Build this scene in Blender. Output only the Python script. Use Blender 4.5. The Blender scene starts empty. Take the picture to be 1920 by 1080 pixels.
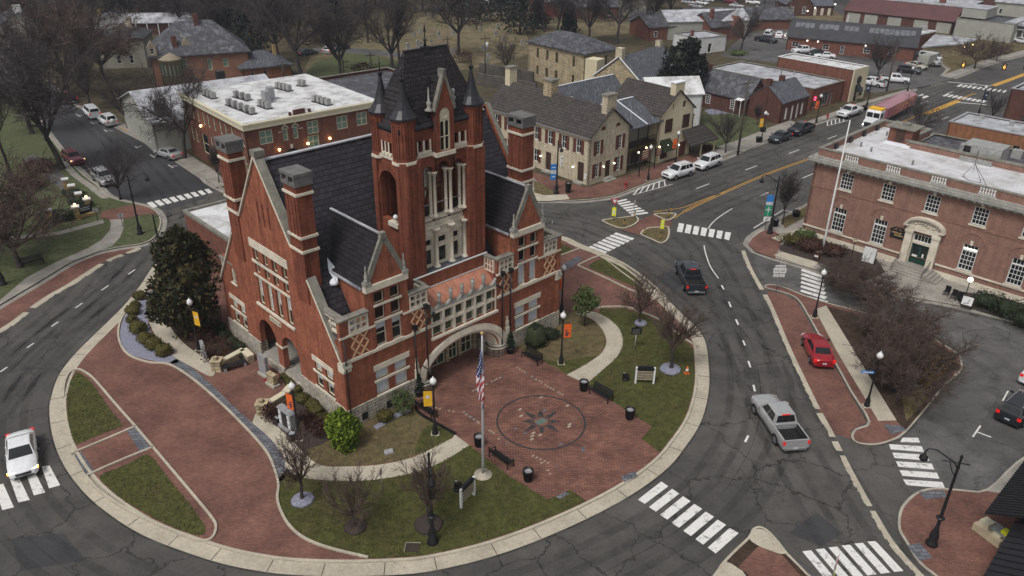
import bpy,math,random
from math import sin,cos,pi,radians,atan2,hypot,sqrt
from mathutils import Vector,Matrix
from mathutils.geometry import tessellate_polygon
random.seed(7)
RND=random.Random(11)
S=bpy.context.scene
COL=S.collection
FPX,PITCH,ROLL,CH=1480.0,radians(27.46),radians(-0.75),36.0
_c,_s=cos(PITCH),sin(PITCH)
_R0,_F,_D0=Vector((1,0,0)),Vector((0,_c,-_s)),Vector((0,-_s,-_c))
_RT=cos(ROLL)*_R0+sin(ROLL)*_D0
_DN=-sin(ROLL)*_R0+cos(ROLL)*_D0
def ray(u,v):return _RT*((u-960)/FPX)+_DN*((v-540)/FPX)+_F
def G(u,v,z=0.0):
 """point of the place at height z seen at photo pixel (u, v)"""
 d=ray(u,v);t=(z-CH)/d.z
 return Vector((d.x*t,d.y*t,z))
def PX(p):
 d=Vector(p)-Vector((0,0,CH));w=d.dot(_F)
 return 960+FPX*d.dot(_RT)/w,540+FPX*d.dot(_DN)/w
def HT(u,v,g):
 """height above ground point g seen at pixel"""
 d=ray(u,v);t=(g[0]*d.x+g[1]*d.y)/(d.x*d.x+d.y*d.y)
 return CH+t*d.z
def span(p0,ang,px):
 """distance from p0 along heading ang (rad) to the vertical plane through pixel px"""
 best=None;e=Vector((cos(ang),sin(ang),0))
 d=ray(*px);den=e.x*d.y-e.y*d.x
 return(-(p0[0]*d.y-p0[1]*d.x))/den
def yaw(a,b):
 p,q=G(*a),G(*b);return atan2(q.y-p.y,q.x-p.x)
cam_d=bpy.data.cameras.new('camera');cam=bpy.data.objects.new('camera',cam_d);COL.objects.link(cam)
cam_d.sensor_width=36;cam_d.lens=FPX/1920*36;cam_d.clip_end=6000;cam_d.clip_start=.5
mw=Matrix.Identity(4)
for i,ax in enumerate((_RT,-_DN,-_F)):
 for r in range(3):mw[r][i]=ax[r]
mw.translation=(0,0,CH);cam.matrix_world=mw
S.camera=cam
MATS={}
def newmat(name):
 m=bpy.data.materials.new(name);m.use_nodes=True
 nt=m.node_tree;b=nt.nodes['Principled BSDF'];MATS[name]=m
 return m,nt,b
def N(nt,t,**kw):
 n=nt.nodes.new(t)
 for k,v in kw.items():
  if k in n.inputs:n.inputs[k].default_value=v
  else:setattr(n,k,v)
 return n
def lk(nt,a,b):nt.links.new(a,b)
def rgba(c):return(c[0],c[1],c[2],1)
def coords(nt,space):
 if space=='world':
  return N(nt,'ShaderNodeNewGeometry').outputs['Position']
 return N(nt,'ShaderNodeTexCoord').outputs['Object']
def noise(nt,vec,scale,detail=4,rough=.6,dist=0):
 n=N(nt,'ShaderNodeTexNoise');n.inputs['Scale'].default_value=scale
 n.inputs['Detail'].default_value=detail;n.inputs['Roughness'].default_value=rough
 n.inputs['Distortion'].default_value=dist
 lk(nt,vec,n.inputs['Vector']);return n.outputs['Fac']
def ramp(nt,fac,stops):
 r=N(nt,'ShaderNodeValToRGB');cr=r.color_ramp
 while len(cr.elements)<len(stops):cr.elements.new(.5)
 for e,(p,c)in zip(cr.elements,stops):
  e.position=p;e.color=rgba(c)if hasattr(c,'__len__')else(c,c,c,1)
 lk(nt,fac,r.inputs['Fac']);return r.outputs['Color']
def mixc(nt,fac,a,b,mode='MIX'):
 m=N(nt,'ShaderNodeMix',data_type='RGBA',blend_type=mode)
 for sock,v in((m.inputs[0],fac),(m.inputs[6],a),(m.inputs[7],b)):
  if hasattr(v,'links'):lk(nt,v,sock)
  elif hasattr(v,'__len__'):sock.default_value=rgba(v)
  else:sock.default_value=v
 return m.outputs[2]
def bump(nt,b,h,strength=.3,dist=.05):
 n=N(nt,'ShaderNodeBump');n.inputs['Strength'].default_value=strength;n.inputs['Distance'].default_value=dist
 lk(nt,h,n.inputs['Height']);lk(nt,n.outputs['Normal'],b.inputs['Normal'])
def plain(name,c,rough=.6,var=.25,scale=3,metal=0,spec=.4,space='world',emit=0,fine=0):
 m,nt,b=newmat(name)
 v=coords(nt,space)
 f=noise(nt,v,scale,5)
 col=ramp(nt,f,[(.25,[x*(1-var)for x in c]),(.75,[min(1,x*(1+var))for x in c])])
 if fine:
  f2=noise(nt,v,scale*9,2)
  col=mixc(nt,fine,col,ramp(nt,f2,[(.3,(.35,.35,.35)),(.7,(.65,.65,.65))]),'OVERLAY')
 lk(nt,col,b.inputs['Base Color'])
 b.inputs['Roughness'].default_value=rough;b.inputs['Metallic'].default_value=metal
 b.inputs['Specular IOR Level'].default_value=spec
 if emit:
  b.inputs['Emission Color'].default_value=rgba(c);b.inputs['Emission Strength'].default_value=emit
 return m
def brickmat(name,c1,c2,mortar,bw=.22,bh=.075,msize=.012,space='object',grime=.35,mode='wall',rough=.85,bumps=.2,blotch=1.3):
 m,nt,b=newmat(name)
 v=coords(nt,space)
 sx=N(nt,'ShaderNodeSeparateXYZ');lk(nt,v,sx.inputs[0])
 cb=N(nt,'ShaderNodeCombineXYZ')
 if mode=='wall':
  ad=N(nt,'ShaderNodeMath',operation='ADD');lk(nt,sx.outputs[0],ad.inputs[0]);lk(nt,sx.outputs[1],ad.inputs[1])
  lk(nt,ad.outputs[0],cb.inputs[0]);lk(nt,sx.outputs[2],cb.inputs[1])
 elif mode=='x':
  lk(nt,sx.outputs[0],cb.inputs[0]);lk(nt,sx.outputs[2],cb.inputs[1])
 elif mode=='y':
  lk(nt,sx.outputs[1],cb.inputs[0]);lk(nt,sx.outputs[2],cb.inputs[1])
 else:
  lk(nt,sx.outputs[0],cb.inputs[0]);lk(nt,sx.outputs[1],cb.inputs[1])
 t=N(nt,'ShaderNodeTexBrick');lk(nt,cb.outputs[0],t.inputs['Vector'])
 t.inputs['Color1'].default_value=rgba(c1);t.inputs['Color2'].default_value=rgba(c2);t.inputs['Mortar'].default_value=rgba(mortar)
 t.inputs['Scale'].default_value=1;t.inputs['Brick Width'].default_value=bw;t.inputs['Row Height'].default_value=bh
 t.inputs['Mortar Size'].default_value=msize;t.inputs['Bias'].default_value=0
 t.inputs['Mortar Smooth'].default_value=.3
 f=noise(nt,v,blotch,6,.65)
 col=mixc(nt,grime,t.outputs['Color'],ramp(nt,f,[(.3,(.22,.22,.24)),(.72,(.78,.76,.74))]),'OVERLAY')
 if mode=='wall':
  mp=N(nt,'ShaderNodeMapping');mp.inputs['Scale'].default_value=(1.6,1.6,.14);lk(nt,v,mp.inputs['Vector']);st=noise(nt,mp.outputs[0],1.5,5,.65)
  col=mixc(nt,grime*.9,col,ramp(nt,st,[(.34,(.2,.2,.21)),(.6,(.62,.6,.58))]),'OVERLAY')
 f2=noise(nt,v,14,3,.6)
 col=mixc(nt,.35,col,ramp(nt,f2,[(.25,(.3,.3,.3)),(.75,(.7,.7,.7))]),'OVERLAY')
 lk(nt,col,b.inputs['Base Color']);b.inputs['Roughness'].default_value=rough
 b.inputs['Specular IOR Level'].default_value=.15
 if bumps:
  mx=mixc(nt,.5,t.outputs['Fac'],f2)
  bump(nt,b,mx,bumps,-.02)
 return m
def snowroof(name,base,snow,lo,hi,scale=.7,space='world',rough=.6,stretch=None):
 m,nt,b=newmat(name);v=coords(nt,space)
 if stretch:
  mp=N(nt,'ShaderNodeMapping');mp.inputs['Scale'].default_value=stretch;mp.inputs['Rotation'].default_value=(0,0,radians(-44));lk(nt,v,mp.inputs['Vector']);v2=mp.outputs[0]
 else:v2=v
 f=noise(nt,v2,scale,7,.68,.4);g=noise(nt,v,6,3)
 bc=ramp(nt,g,[(.3,[x*.75 for x in base]),(.7,[x*1.25 for x in base])])
 sc=ramp(nt,g,[(.3,[x*.88 for x in snow]),(.7,snow)])
 lk(nt,mixc(nt,ramp(nt,f,[(lo,0.),(hi,1.)]),bc,sc),b.inputs['Base Color'])
 b.inputs['Roughness'].default_value=rough;b.inputs['Specular IOR Level'].default_value=.3
 return m
def slate(name,base,mode='x',bw=.5,bh=.3,lich=.5):
 m,nt,b=newmat(name);v=coords(nt,'object')
 sx=N(nt,'ShaderNodeSeparateXYZ');lk(nt,v,sx.inputs[0]);cb=N(nt,'ShaderNodeCombineXYZ')
 lk(nt,sx.outputs[0 if mode=='x' else 1],cb.inputs[0]);lk(nt,sx.outputs[2],cb.inputs[1])
 t=N(nt,'ShaderNodeTexBrick');lk(nt,cb.outputs[0],t.inputs['Vector'])
 t.inputs['Color1'].default_value=rgba([x*.8 for x in base]);t.inputs['Color2'].default_value=rgba([x*1.3 for x in base])
 t.inputs['Mortar'].default_value=rgba([x*.35 for x in base])
 t.inputs['Scale'].default_value=1;t.inputs['Brick Width'].default_value=bw;t.inputs['Row Height'].default_value=bh
 t.inputs['Mortar Size'].default_value=.03;t.inputs['Mortar Smooth'].default_value=.4
 f=noise(nt,v,1.1,6,.7);f2=noise(nt,v,9,4,.75)
 col=mixc(nt,.4,t.outputs['Color'],ramp(nt,f,[(.3,(.3,.3,.32)),(.7,(.7,.68,.68))]),'OVERLAY')
 col=mixc(nt,ramp(nt,f2,[(.56,0.),(.72,lich*.6)]),col,(.2,.2,.22))
 lk(nt,col,b.inputs['Base Color']);b.inputs['Roughness'].default_value=.65;b.inputs['Specular IOR Level'].default_value=.18
 bump(nt,b,t.outputs['Fac'],.5,-.04)
 return m
def asphalt(name,c,crack=1.0,stain=1.0,cs=.22):
 m,nt,b=newmat(name);v=coords(nt,'world')
 nz=N(nt,'ShaderNodeTexNoise');nz.inputs['Scale'].default_value=.35;nz.inputs['Detail'].default_value=7;nz.inputs['Roughness'].default_value=.7;lk(nt,v,nz.inputs['Vector'])
 ad=N(nt,'ShaderNodeVectorMath',operation='MULTIPLY_ADD');lk(nt,nz.outputs['Color'],ad.inputs[0]);ad.inputs[1].default_value=(3.4,3.4,0);lk(nt,v,ad.inputs[2])
 vo=N(nt,'ShaderNodeTexVoronoi',feature='DISTANCE_TO_EDGE',voronoi_dimensions='2D');vo.inputs['Scale'].default_value=cs;lk(nt,ad.outputs[0],vo.inputs['Vector'])
 big=noise(nt,v,.07,5,.6,.6);mid=noise(nt,v,.45,6,.7);fin=noise(nt,v,7,4,.7)
 col=ramp(nt,mid,[(.28,[x*(1-.3*stain)for x in c]),(.72,[x*(1+.28*stain)for x in c])])
 col=mixc(nt,.55,col,ramp(nt,big,[(.35,(.3,.3,.3)),(.65,(.72,.71,.69))]),'OVERLAY')
 col=mixc(nt,.3,col,ramp(nt,fin,[(.3,(.25,.25,.25)),(.7,(.75,.75,.75))]),'OVERLAY')
 ck=ramp(nt,vo.outputs['Distance'],[(.004,1.),(.017,0.)])
 msk=ramp(nt,noise(nt,v,.09,3,.5),[(.30,.35*crack),(.48,crack)])
 mul=N(nt,'ShaderNodeMath',operation='MULTIPLY');lk(nt,ck,mul.inputs[0]);lk(nt,msk,mul.inputs[1])
 vo2=N(nt,'ShaderNodeTexVoronoi',feature='DISTANCE_TO_EDGE',voronoi_dimensions='2D');vo2.inputs['Scale'].default_value=cs*2.6;lk(nt,ad.outputs[0],vo2.inputs['Vector'])
 ck2=ramp(nt,vo2.outputs['Distance'],[(.003,1.),(.02,0.)])
 msk2=ramp(nt,noise(nt,v,.13,3,.5),[(.50,0.),(.6,crack*.8)])
 mul2=N(nt,'ShaderNodeMath',operation='MULTIPLY');lk(nt,ck2,mul2.inputs[0]);lk(nt,msk2,mul2.inputs[1])
 mx=N(nt,'ShaderNodeMath',operation='MAXIMUM');lk(nt,mul.outputs[0],mx.inputs[0]);lk(nt,mul2.outputs[0],mx.inputs[1])
 col=mixc(nt,mx.outputs[0],col,[x*.28 for x in c])
 lk(nt,col,b.inputs['Base Color'])
 lk(nt,ramp(nt,big,[(.35,.55),(.65,.85)]),b.inputs['Roughness']);b.inputs['Specular IOR Level'].default_value=.22
 bump(nt,b,fin,.15,.02)
 return m
def grassmat(name,cs,s1=.35,s2=5):
 m,nt,b=newmat(name);v=coords(nt,'world')
 f=noise(nt,v,s1,7,.7,.5);f2=noise(nt,v,s2*.45,6,.8,.6);f3=noise(nt,v,13,4,.8)
 col=ramp(nt,f,[(.25,cs[0]),(.5,cs[1]),(.75,cs[2])])
 col=mixc(nt,.7,col,ramp(nt,f2,[(.34,(.16,.18,.15)),(.66,(.84,.8,.72))]),'OVERLAY')
 col=mixc(nt,.5,col,ramp(nt,f3,[(.3,(.25,.25,.25)),(.7,(.75,.75,.75))]),'OVERLAY')
 lk(nt,col,b.inputs['Base Color']);b.inputs['Roughness'].default_value=.95;b.inputs['Specular IOR Level'].default_value=.1
 bump(nt,b,f3,.7,.08)
 return m
def leafmat(name,cs,rough=.7):
 m,nt,b=newmat(name)
 g=N(nt,'ShaderNodeNewGeometry')
 col=ramp(nt,g.outputs['Random Per Island'],[(0,cs[0]),(.5,cs[1]),(1,cs[2])])
 lk(nt,col,b.inputs['Base Color']);b.inputs['Roughness'].default_value=rough;b.inputs['Specular IOR Level'].default_value=.2
 return m
def glassy(name,c,rough=.08):
 m,nt,b=newmat(name);v=coords(nt,'world')
 f=noise(nt,v,.8,3);lk(nt,ramp(nt,f,[(.3,[x*.5 for x in c]),(.7,[x*1.5 for x in c])]),b.inputs['Base Color'])
 b.inputs['Roughness'].default_value=rough;b.inputs['Specular IOR Level'].default_value=.5
 return m
def paint(name,c,rough=.3,metal=0,coat=.6):
 m,nt,b=newmat(name);v=coords(nt,'object')
 f=noise(nt,v,2.5,4);lk(nt,ramp(nt,f,[(.3,[x*.88 for x in c]),(.7,[min(1,x*1.08)for x in c])]),b.inputs['Base Color'])
 b.inputs['Roughness'].default_value=rough;b.inputs['Metallic'].default_value=metal;b.inputs['Coat Weight'].default_value=coat;b.inputs['Coat Roughness'].default_value=.08
 return m
def glow(name,c,s):
 m,nt,b=newmat(name);b.inputs['Base Color'].default_value=rgba(c)
 b.inputs['Emission Color'].default_value=rgba(c);b.inputs['Emission Strength'].default_value=s
 return m
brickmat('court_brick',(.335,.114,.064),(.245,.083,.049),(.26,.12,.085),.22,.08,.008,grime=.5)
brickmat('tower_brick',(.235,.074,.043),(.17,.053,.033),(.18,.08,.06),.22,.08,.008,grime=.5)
brickmat('old_brick',(.19,.062,.042),(.13,.042,.03),(.2,.13,.1),.24,.08,.012,grime=.4)
brickmat('po_brick',(.265,.118,.082),(.19,.082,.058),(.31,.23,.19),.28,.13,.022,grime=.3)
brickmat('dark_brick',(.12,.045,.034),(.085,.034,.028),(.12,.08,.065),.24,.08,.012,grime=.4)
brickmat('orange_brick',(.30,.12,.05),(.22,.085,.04),(.24,.16,.11),.24,.08,.012,grime=.4)
brickmat('limestone_block',(.52,.48,.40),(.42,.385,.32),(.07,.065,.06),.75,.27,.022,grime=.45,bumps=.8)
brickmat('tan_stone',(.50,.42,.28),(.38,.31,.2),(.13,.11,.08),.9,.3,.03,grime=.45,bumps=.7)
brickmat('grey_rubble',(.62,.56,.42),(.53,.47,.345),(.25,.215,.165),.5,.2,.025,grime=.4,bumps=.7)
brickmat('brick_paver',(.215,.105,.08),(.15,.074,.058),(.10,.066,.055),.24,.12,.012,space='world',mode='flat',grime=.62,bumps=.15,blotch=.35)
brickmat('plaza_paver',(.228,.108,.078),(.15,.072,.055),(.085,.056,.05),.40,.19,.022,space='world',mode='flat',grime=.66,bumps=.15,blotch=.45)
brickmat('slate_paver',(.17,.18,.20),(.11,.115,.13),(.07,.07,.08),.5,.3,.03,space='world',mode='flat',grime=.5,bumps=.2,blotch=.8)
plain('stone_trim',(.64,.575,.465),.85,.24,1.1,fine=.6)
plain('lozenge',(.62,.38,.22),.8,.12,2)
plain('cream_trim',(.62,.57,.42),.6,.1,2)
plain('grey_stone',(.30,.29,.26),.85,.35,2,fine=.4)
plain('coping',(.20,.19,.16),.85,.4,1.6,fine=.6)
plain('lead',(.022,.022,.026),.38,.3,3)
plain('salmon_roof',(.44,.19,.125),.6,.25,1.2,fine=.4)
plain('concrete',(.43,.385,.305),.85,.2,.7,fine=.45)
plain('gutter_concrete',(.42,.375,.295),.85,.22,.5,fine=.45)
plain('old_concrete',(.27,.25,.22),.9,.3,.6,fine=.5)
plain('kerb_stone',(.36,.33,.275),.85,.25,1,fine=.4)
plain('mulch',(.045,.033,.028),.95,.4,2,fine=.6)
plain('blue_gravel',(.22,.22,.28),.9,.5,7,fine=.8)
plain('black_iron',(.012,.012,.014),.4,.3,4)
plain('iron_rail',(.05,.05,.055),.5,.3,4)
plain('white_paint',(.72,.72,.70),.6,.12,2)
snowroof('road_white',(.12,.118,.114),(.74,.73,.70),.30,.46,2.2)
plain('road_yellow',(.52,.29,.05),.7,.25,1.6,fine=.6)
plain('cream_wall',(.60,.53,.37),.8,.16,.5,fine=.25)
plain('grey_wall',(.33,.33,.29),.8,.15,.5,fine=.2)
plain('sage_wall',(.28,.27,.22),.8,.15,.6,fine=.2)
plain('white_wall',(.60,.60,.59),.8,.2,.5,fine=.3)
plain('peach_wall',(.24,.12,.08),.8,.2,.8)
plain('yellow_wall',(.42,.29,.13),.8,.15,.6)
plain('shutter',(.11,.034,.024),.6,.25,2)
plain('door_wood',(.05,.025,.018),.6,.3,3)
plain('green_door',(.012,.05,.035),.45,.2,3)
plain('bark',(.045,.038,.035),.95,.35,2.5)
plain('twig',(.055,.044,.042),.95,.3,.4)
plain('twig_red',(.082,.056,.045),.95,.3,.5)
plain('rubber',(.012,.012,.012),.8,.2,6)
plain('rim_metal',(.42,.42,.43),.35,.15,6,metal=.7)
plain('galv',(.36,.36,.37),.5,.25,4,metal=.3)
plain('white_metal',(.68,.68,.67),.45,.08,3)
plain('unit_metal',(.30,.30,.29),.55,.35,2.5)
plain('dark_roof',(.040,.040,.045),.7,.35,.8,fine=.5)
plain('brown_roof',(.085,.078,.074),.85,.35,.45,fine=.6)
plain('maroon_roof',(.10,.042,.042),.7,.25,.4)
plain('bronze',(.10,.14,.12),.5,.35,2)
plain('dark_sign',(.015,.015,.017),.5,.2,4)
plain('maroon_sign',(.14,.025,.022),.5,.2,4)
plain('wood_beige',(.45,.38,.26),.7,.15,3)
plain('pole_wood',(.075,.06,.05),.9,.3,2)
plain('terracotta_cap',(.135,.13,.125),.8,.3,2,fine=.4)
plain('blind',(.52,.56,.60),.5,.12,1.2)
plain('curtain_green',(.16,.25,.2),.3,.3,1.5)
plain('orange_cloth',(.75,.13,.02),.7,.12,2)
plain('yellow_cloth',(.75,.42,.02),.7,.12,2)
plain('navy_cloth',(.03,.035,.07),.7,.12,2)
plain('flag_red',(.42,.03,.04),.8,.15,3)
plain('flag_white',(.7,.7,.72),.8,.12,3)
plain('flag_blue',(.02,.03,.12),.8,.15,3)
plain('sign_blue',(.03,.2,.55),.5,.08,2)
plain('sign_green',(.01,.26,.14),.5,.08,2)
plain('sign_yellow',(.78,.80,.02),.5,.06,2)
plain('hydrant_red',(.3,.03,.025),.5,.2,3)
plain('snow',(.78,.80,.84),.7,.08,2)
plain('skin_cone',(.65,.15,.03),.6,.1,3)
snowroof('white_roof',(.25,.24,.23),(.72,.72,.72),.30,.56,.45)
snowroof('frost_roof',(.16,.16,.17),(.52,.53,.56),.32,.6,.5)
snowroof('frost_slate',(.07,.073,.085),(.32,.345,.39),.5,.82,1.6,stretch=(3,.5,1))
snowroof('dusted_roof',(.055,.055,.062),(.24,.25,.28),.48,.78,1.0)
snowroof('po_roof',(.36,.34,.32),(.66,.66,.68),.3,.56,.45)
snowroof('snowy_mulch',(.06,.045,.045),(.30,.29,.33),.5,.72,1.2)
def wearmat(name,c,amax):
 m,nt,b=newmat(name);v=coords(nt,'world');f=noise(nt,v,.5,6,.7,.5)
 b.inputs['Base Color'].default_value=rgba(c);b.inputs['Roughness'].default_value=.6
 lk(nt,ramp(nt,f,[(.35,0.),(.7,amax)]),b.inputs['Alpha'])
wearmat('tyre_wear',(.03,.029,.028),.34);wearmat('salt_stain',(.26,.25,.24),.38);wearmat('oil_stain',(.012,.012,.012),.6)
plain('buff_wall',(.30,.25,.18),.8,.2,1)
leafmat('grass_blade',[(.06,.055,.022),(.075,.085,.028),(.13,.115,.05)],.9)
leafmat('dead_leaf',[(.06,.03,.015),(.12,.07,.03),(.2,.13,.06)],.9)
plain('dark_wall',(.085,.075,.065),.9,.4,.8,fine=.6)
plain('skylight',(.13,.135,.15),.5,.5,1.2)
plain('dark_stone',(.034,.034,.036),.7,.3,2)
plain('memorial',(.36,.29,.22),.8,.2,3)
slate('main_slate',(.034,.031,.037),'x',.6,.34,.35)
slate('dormer_slate',(.023,.021,.024),'y',.6,.3,.15)
slate('tower_slate',(.027,.024,.025),'x',.45,.3,.9)
slate('tavern_slate',(.062,.054,.049),'y',.5,.26,.4)
asphalt('asphalt',(.078,.074,.069))
asphalt('new_asphalt',(.050,.050,.053),.15,.5)
asphalt('lot_asphalt',(.10,.097,.094),.7,1.5)
grassmat('lawn',[(.090,.076,.036),(.072,.076,.028),(.100,.102,.038)])
grassmat('brown_lawn',[(.115,.088,.052),(.13,.105,.058),(.095,.095,.045)])
grassmat('park_lawn',[(.08,.086,.05),(.085,.10,.052),(.105,.106,.062)])
grassmat('dry_grass',[(.12,.098,.062),(.16,.132,.086),(.125,.12,.066)],.06,.8)
grassmat('yard_ground',[(.062,.05,.036),(.082,.068,.045),(.07,.072,.042)],.12,1.5)
grassmat('mulch_bed',[(.045,.030,.025),(.062,.043,.034),(.04,.03,.028)])
leafmat('cedar_leaf',[(.014,.018,.009),(.034,.036,.015),(.075,.056,.021)])
leafmat('magnolia_leaf',[(.006,.009,.007),(.012,.018,.012),(.035,.042,.032)],.4)
leafmat('lime_leaf',[(.045,.075,.008),(.10,.155,.014),(.19,.25,.025)])
leafmat('olive_leaf',[(.045,.065,.02),(.075,.10,.034),(.11,.14,.05)])
leafmat('box_leaf',[(.028,.032,.01),(.065,.06,.016),(.11,.09,.024)])
leafmat('dark_leaf',[(.012,.018,.010),(.022,.032,.016),(.04,.05,.022)])
leafmat('gold_leaf',[(.12,.07,.02),(.17,.1,.03),(.22,.14,.045)])
leafmat('russet_leaf',[(.035,.016,.012),(.055,.026,.02),(.075,.036,.026)])
leafmat('spruce_leaf',[(.010,.014,.013),(.018,.024,.021),(.03,.036,.03)])
glassy('window_glass',(.012,.014,.016));glassy('green_glass',(.035,.045,.028),.12);glassy('car_glass',(.012,.014,.016),.05)
glassy('black_glass',(.004,.004,.005),.15)
for n_,c_ in(('car_white',(.72,.73,.74)),('car_black',(.012,.014,.018)),('car_navy',(.02,.024,.032)),('car_gold',(.4,.37,.3)),('car_pink',(.36,.12,.15))):paint(n_,c_)
paint('car_silver',(.46,.46,.46),.32,.35);paint('car_red',(.30,.008,.016),.28,.1);paint('car_maroon',(.2,.02,.035))
glow('lamp_white',(1,.93,.78),3.2);glow('lamp_warm',(1,.66,.25),7);glow('lamp_amber',(1,.4,.04),2.2);glow('tail_red',(.6,.01,.01),.35);glow('neon_red',(1,.05,.12),2.5)
glow('headlight',(1,.95,.85),2.0)
plain('globe_off',(.72,.72,.72),.3,.05,3)
plain('amber_lens',(.7,.2,.02),.3,.1,3,emit=.6)
class Fr:
 """wall frame: u along the wall, z up, d into the building"""
 def __init__(s,o,eu,en):s.o,s.eu,s.en=Vector(o),Vector(eu),Vector(en)
 def __call__(s,u,z,d=0.):return s.o+s.eu*u+Vector((0,0,z))+s.en*d
SPLIT={'stone_trim','gable_coping','snow_edge','stone_base','stone_band','tower_trim','parapet_coping','drain_pipe','lozenge_bar','snow_patch','cellar_vent','baluster','fan_','porch_door','door_step','roof_fan','chimney','porch_column','canopy_post','terrace','attic_vent','louvre','wall_lantern','door','loading_door','porch_post','shop_window'}
class MB:
 def __init__(s):s.v=[];s.f=[];s.m=[];s.sm=[];s.st=[]
 def face(s,pts,mi=0,sm=False):
  n=len(s.v);s.v.extend(tuple(p)for p in pts);s.f.append(list(range(n,n+len(pts))));s.m.append(mi);s.sm.append(sm)
 def grid(s,rings,mi=0,close=True,sm=False,caps=False):
  s.st.append(len(s.f));n=len(s.v);k=len(rings[0])
  for r in rings:s.v.extend(tuple(p)for p in r)
  for i in range(len(rings)-1):
   for j in range(k if close else k-1):
    j2=(j+1)%k
    s.f.append([n+i*k+j,n+i*k+j2,n+(i+1)*k+j2,n+(i+1)*k+j]);s.m.append(mi);s.sm.append(sm)
  if caps:
   s.f.append([n+j for j in range(k)][::-1]);s.m.append(mi);s.sm.append(False)
   q=n+(len(rings)-1)*k;s.f.append([q+j for j in range(k)]);s.m.append(mi);s.sm.append(False)
 def hexa(s,p,mi=0):
  s.st.append(len(s.f));n=len(s.v);s.v.extend(tuple(q)for q in p)
  for f in((0,3,2,1),(4,5,6,7),(0,1,5,4),(1,2,6,5),(2,3,7,6),(3,0,4,7)):
   s.f.append([n+i for i in f]);s.m.append(mi);s.sm.append(False)
 def box(s,x0,x1,y0,y1,z0,z1,mi=0):
  s.hexa([(x0,y0,z0),(x1,y0,z0),(x1,y1,z0),(x0,y1,z0),(x0,y0,z1),(x1,y0,z1),(x1,y1,z1),(x0,y1,z1)],mi)
 def fbox(s,fr,u0,u1,z0,z1,d0,d1,mi=0):
  s.hexa([fr(u0,z0,d0),fr(u1,z0,d0),fr(u1,z0,d1),fr(u0,z0,d1),fr(u0,z1,d0),fr(u1,z1,d0),fr(u1,z1,d1),fr(u0,z1,d1)],mi)
 def bar(s,a,b,w,t=None,mi=0,up=(0,0,1)):
  a,b=Vector(a),Vector(b);d=(b-a).normalized();u=Vector(up)
  if abs(d.dot(u))>.95:u=Vector((1,0,0))
  x=d.cross(u).normalized()*(w/2);y=x.cross(d).normalized()*((t or w)/2)
  s.hexa([a-x-y,a+x-y,a+x+y,a-x+y,b-x-y,b+x-y,b+x+y,b-x+y],mi)
 def prism(s,poly,z0,z1,mi=0,top=None,bottom=False):
  n=len(poly);v=len(s.v)
  s.v.extend((p[0],p[1],z0)for p in poly);s.v.extend((p[0],p[1],z1)for p in poly)
  for i in range(n):
   j=(i+1)%n;s.f.append([v+i,v+j,v+n+j,v+n+i]);s.m.append(mi);s.sm.append(False)
  for t in tessellate_polygon([[Vector((p[0],p[1],0))for p in poly]]):
   s.f.append([v+n+i for i in t]);s.m.append(mi if top is None else top);s.sm.append(False)
   if bottom:s.f.append([v+i for i in reversed(t)]);s.m.append(mi);s.sm.append(False)
 def flat(s,poly,z,mi=0):
  v=len(s.v);s.v.extend((p[0],p[1],z)for p in poly)
  for t in tessellate_polygon([[Vector((p[0],p[1],0))for p in poly]]):s.f.append([v+i for i in t]);s.m.append(mi);s.sm.append(False)
 def tube(s,pts,rad,n=6,mi=0,sm=True,caps=True):
  rings=[];pts=[Vector(p)for p in pts]
  if not hasattr(rad,'__len__'):rad=[rad]*len(pts)
  ref=None
  for i,p in enumerate(pts):
   d=(pts[min(i+1,len(pts)-1)]-pts[max(i-1,0)])
   d=d.normalized()if d.length>1e-9 else Vector((0,0,1))
   if ref is None:ref=Vector((1,0,0))if abs(d.x)<.9 else Vector((0,1,0))
   x=(ref-d*ref.dot(d)).normalized();y=d.cross(x);ref=x
   rings.append([p+x*(rad[i]*cos(2*pi*k/n))+y*(rad[i]*sin(2*pi*k/n))for k in range(n)])
  s.grid(rings,mi,True,sm,caps)
 def lathe(s,prof,c=(0,0,0),n=12,mi=0,sm=True,ph=0):
  s.grid([[(c[0]+r*cos(2*pi*k/n+ph),c[1]+r*sin(2*pi*k/n+ph),c[2]+z)for k in range(n)]for r,z in prof],mi,True,sm,True)
 def ball(s,c,r,nu=10,nv=7,mi=0,sq=1):
  s.lathe([(max(.001,r*sin(pi*i/nv)),-r*sq*cos(pi*i/nv))for i in range(nv+1)],c,nu,mi)
 def wall(s,fr,outline,holes=(),t=.3,mi=0,back=False,rev=None):
  loops=[[Vector((p[0],p[1],0))for p in L]for L in[outline]+list(holes)]
  flat=[p for L in loops for p in L];n=len(s.v)
  s.v.extend(tuple(fr(p.x,p.y,0))for p in flat)
  tr=tessellate_polygon(loops)
  for q in tr:s.f.append([n+i for i in q]);s.m.append(mi);s.sm.append(False)
  m=len(s.v);s.v.extend(tuple(fr(p.x,p.y,t))for p in flat)
  if back:
   for q in tr:s.f.append([m+i for i in reversed(q)]);s.m.append(mi);s.sm.append(False)
  k=0
  for li,L in enumerate(loops):
   for i in range(len(L)):
    j=(i+1)%len(L);s.f.append([n+k+i,n+k+j,m+k+j,m+k+i]);s.m.append(mi if(rev is None or li==0)else rev);s.sm.append(False)
   k+=len(L)
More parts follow.
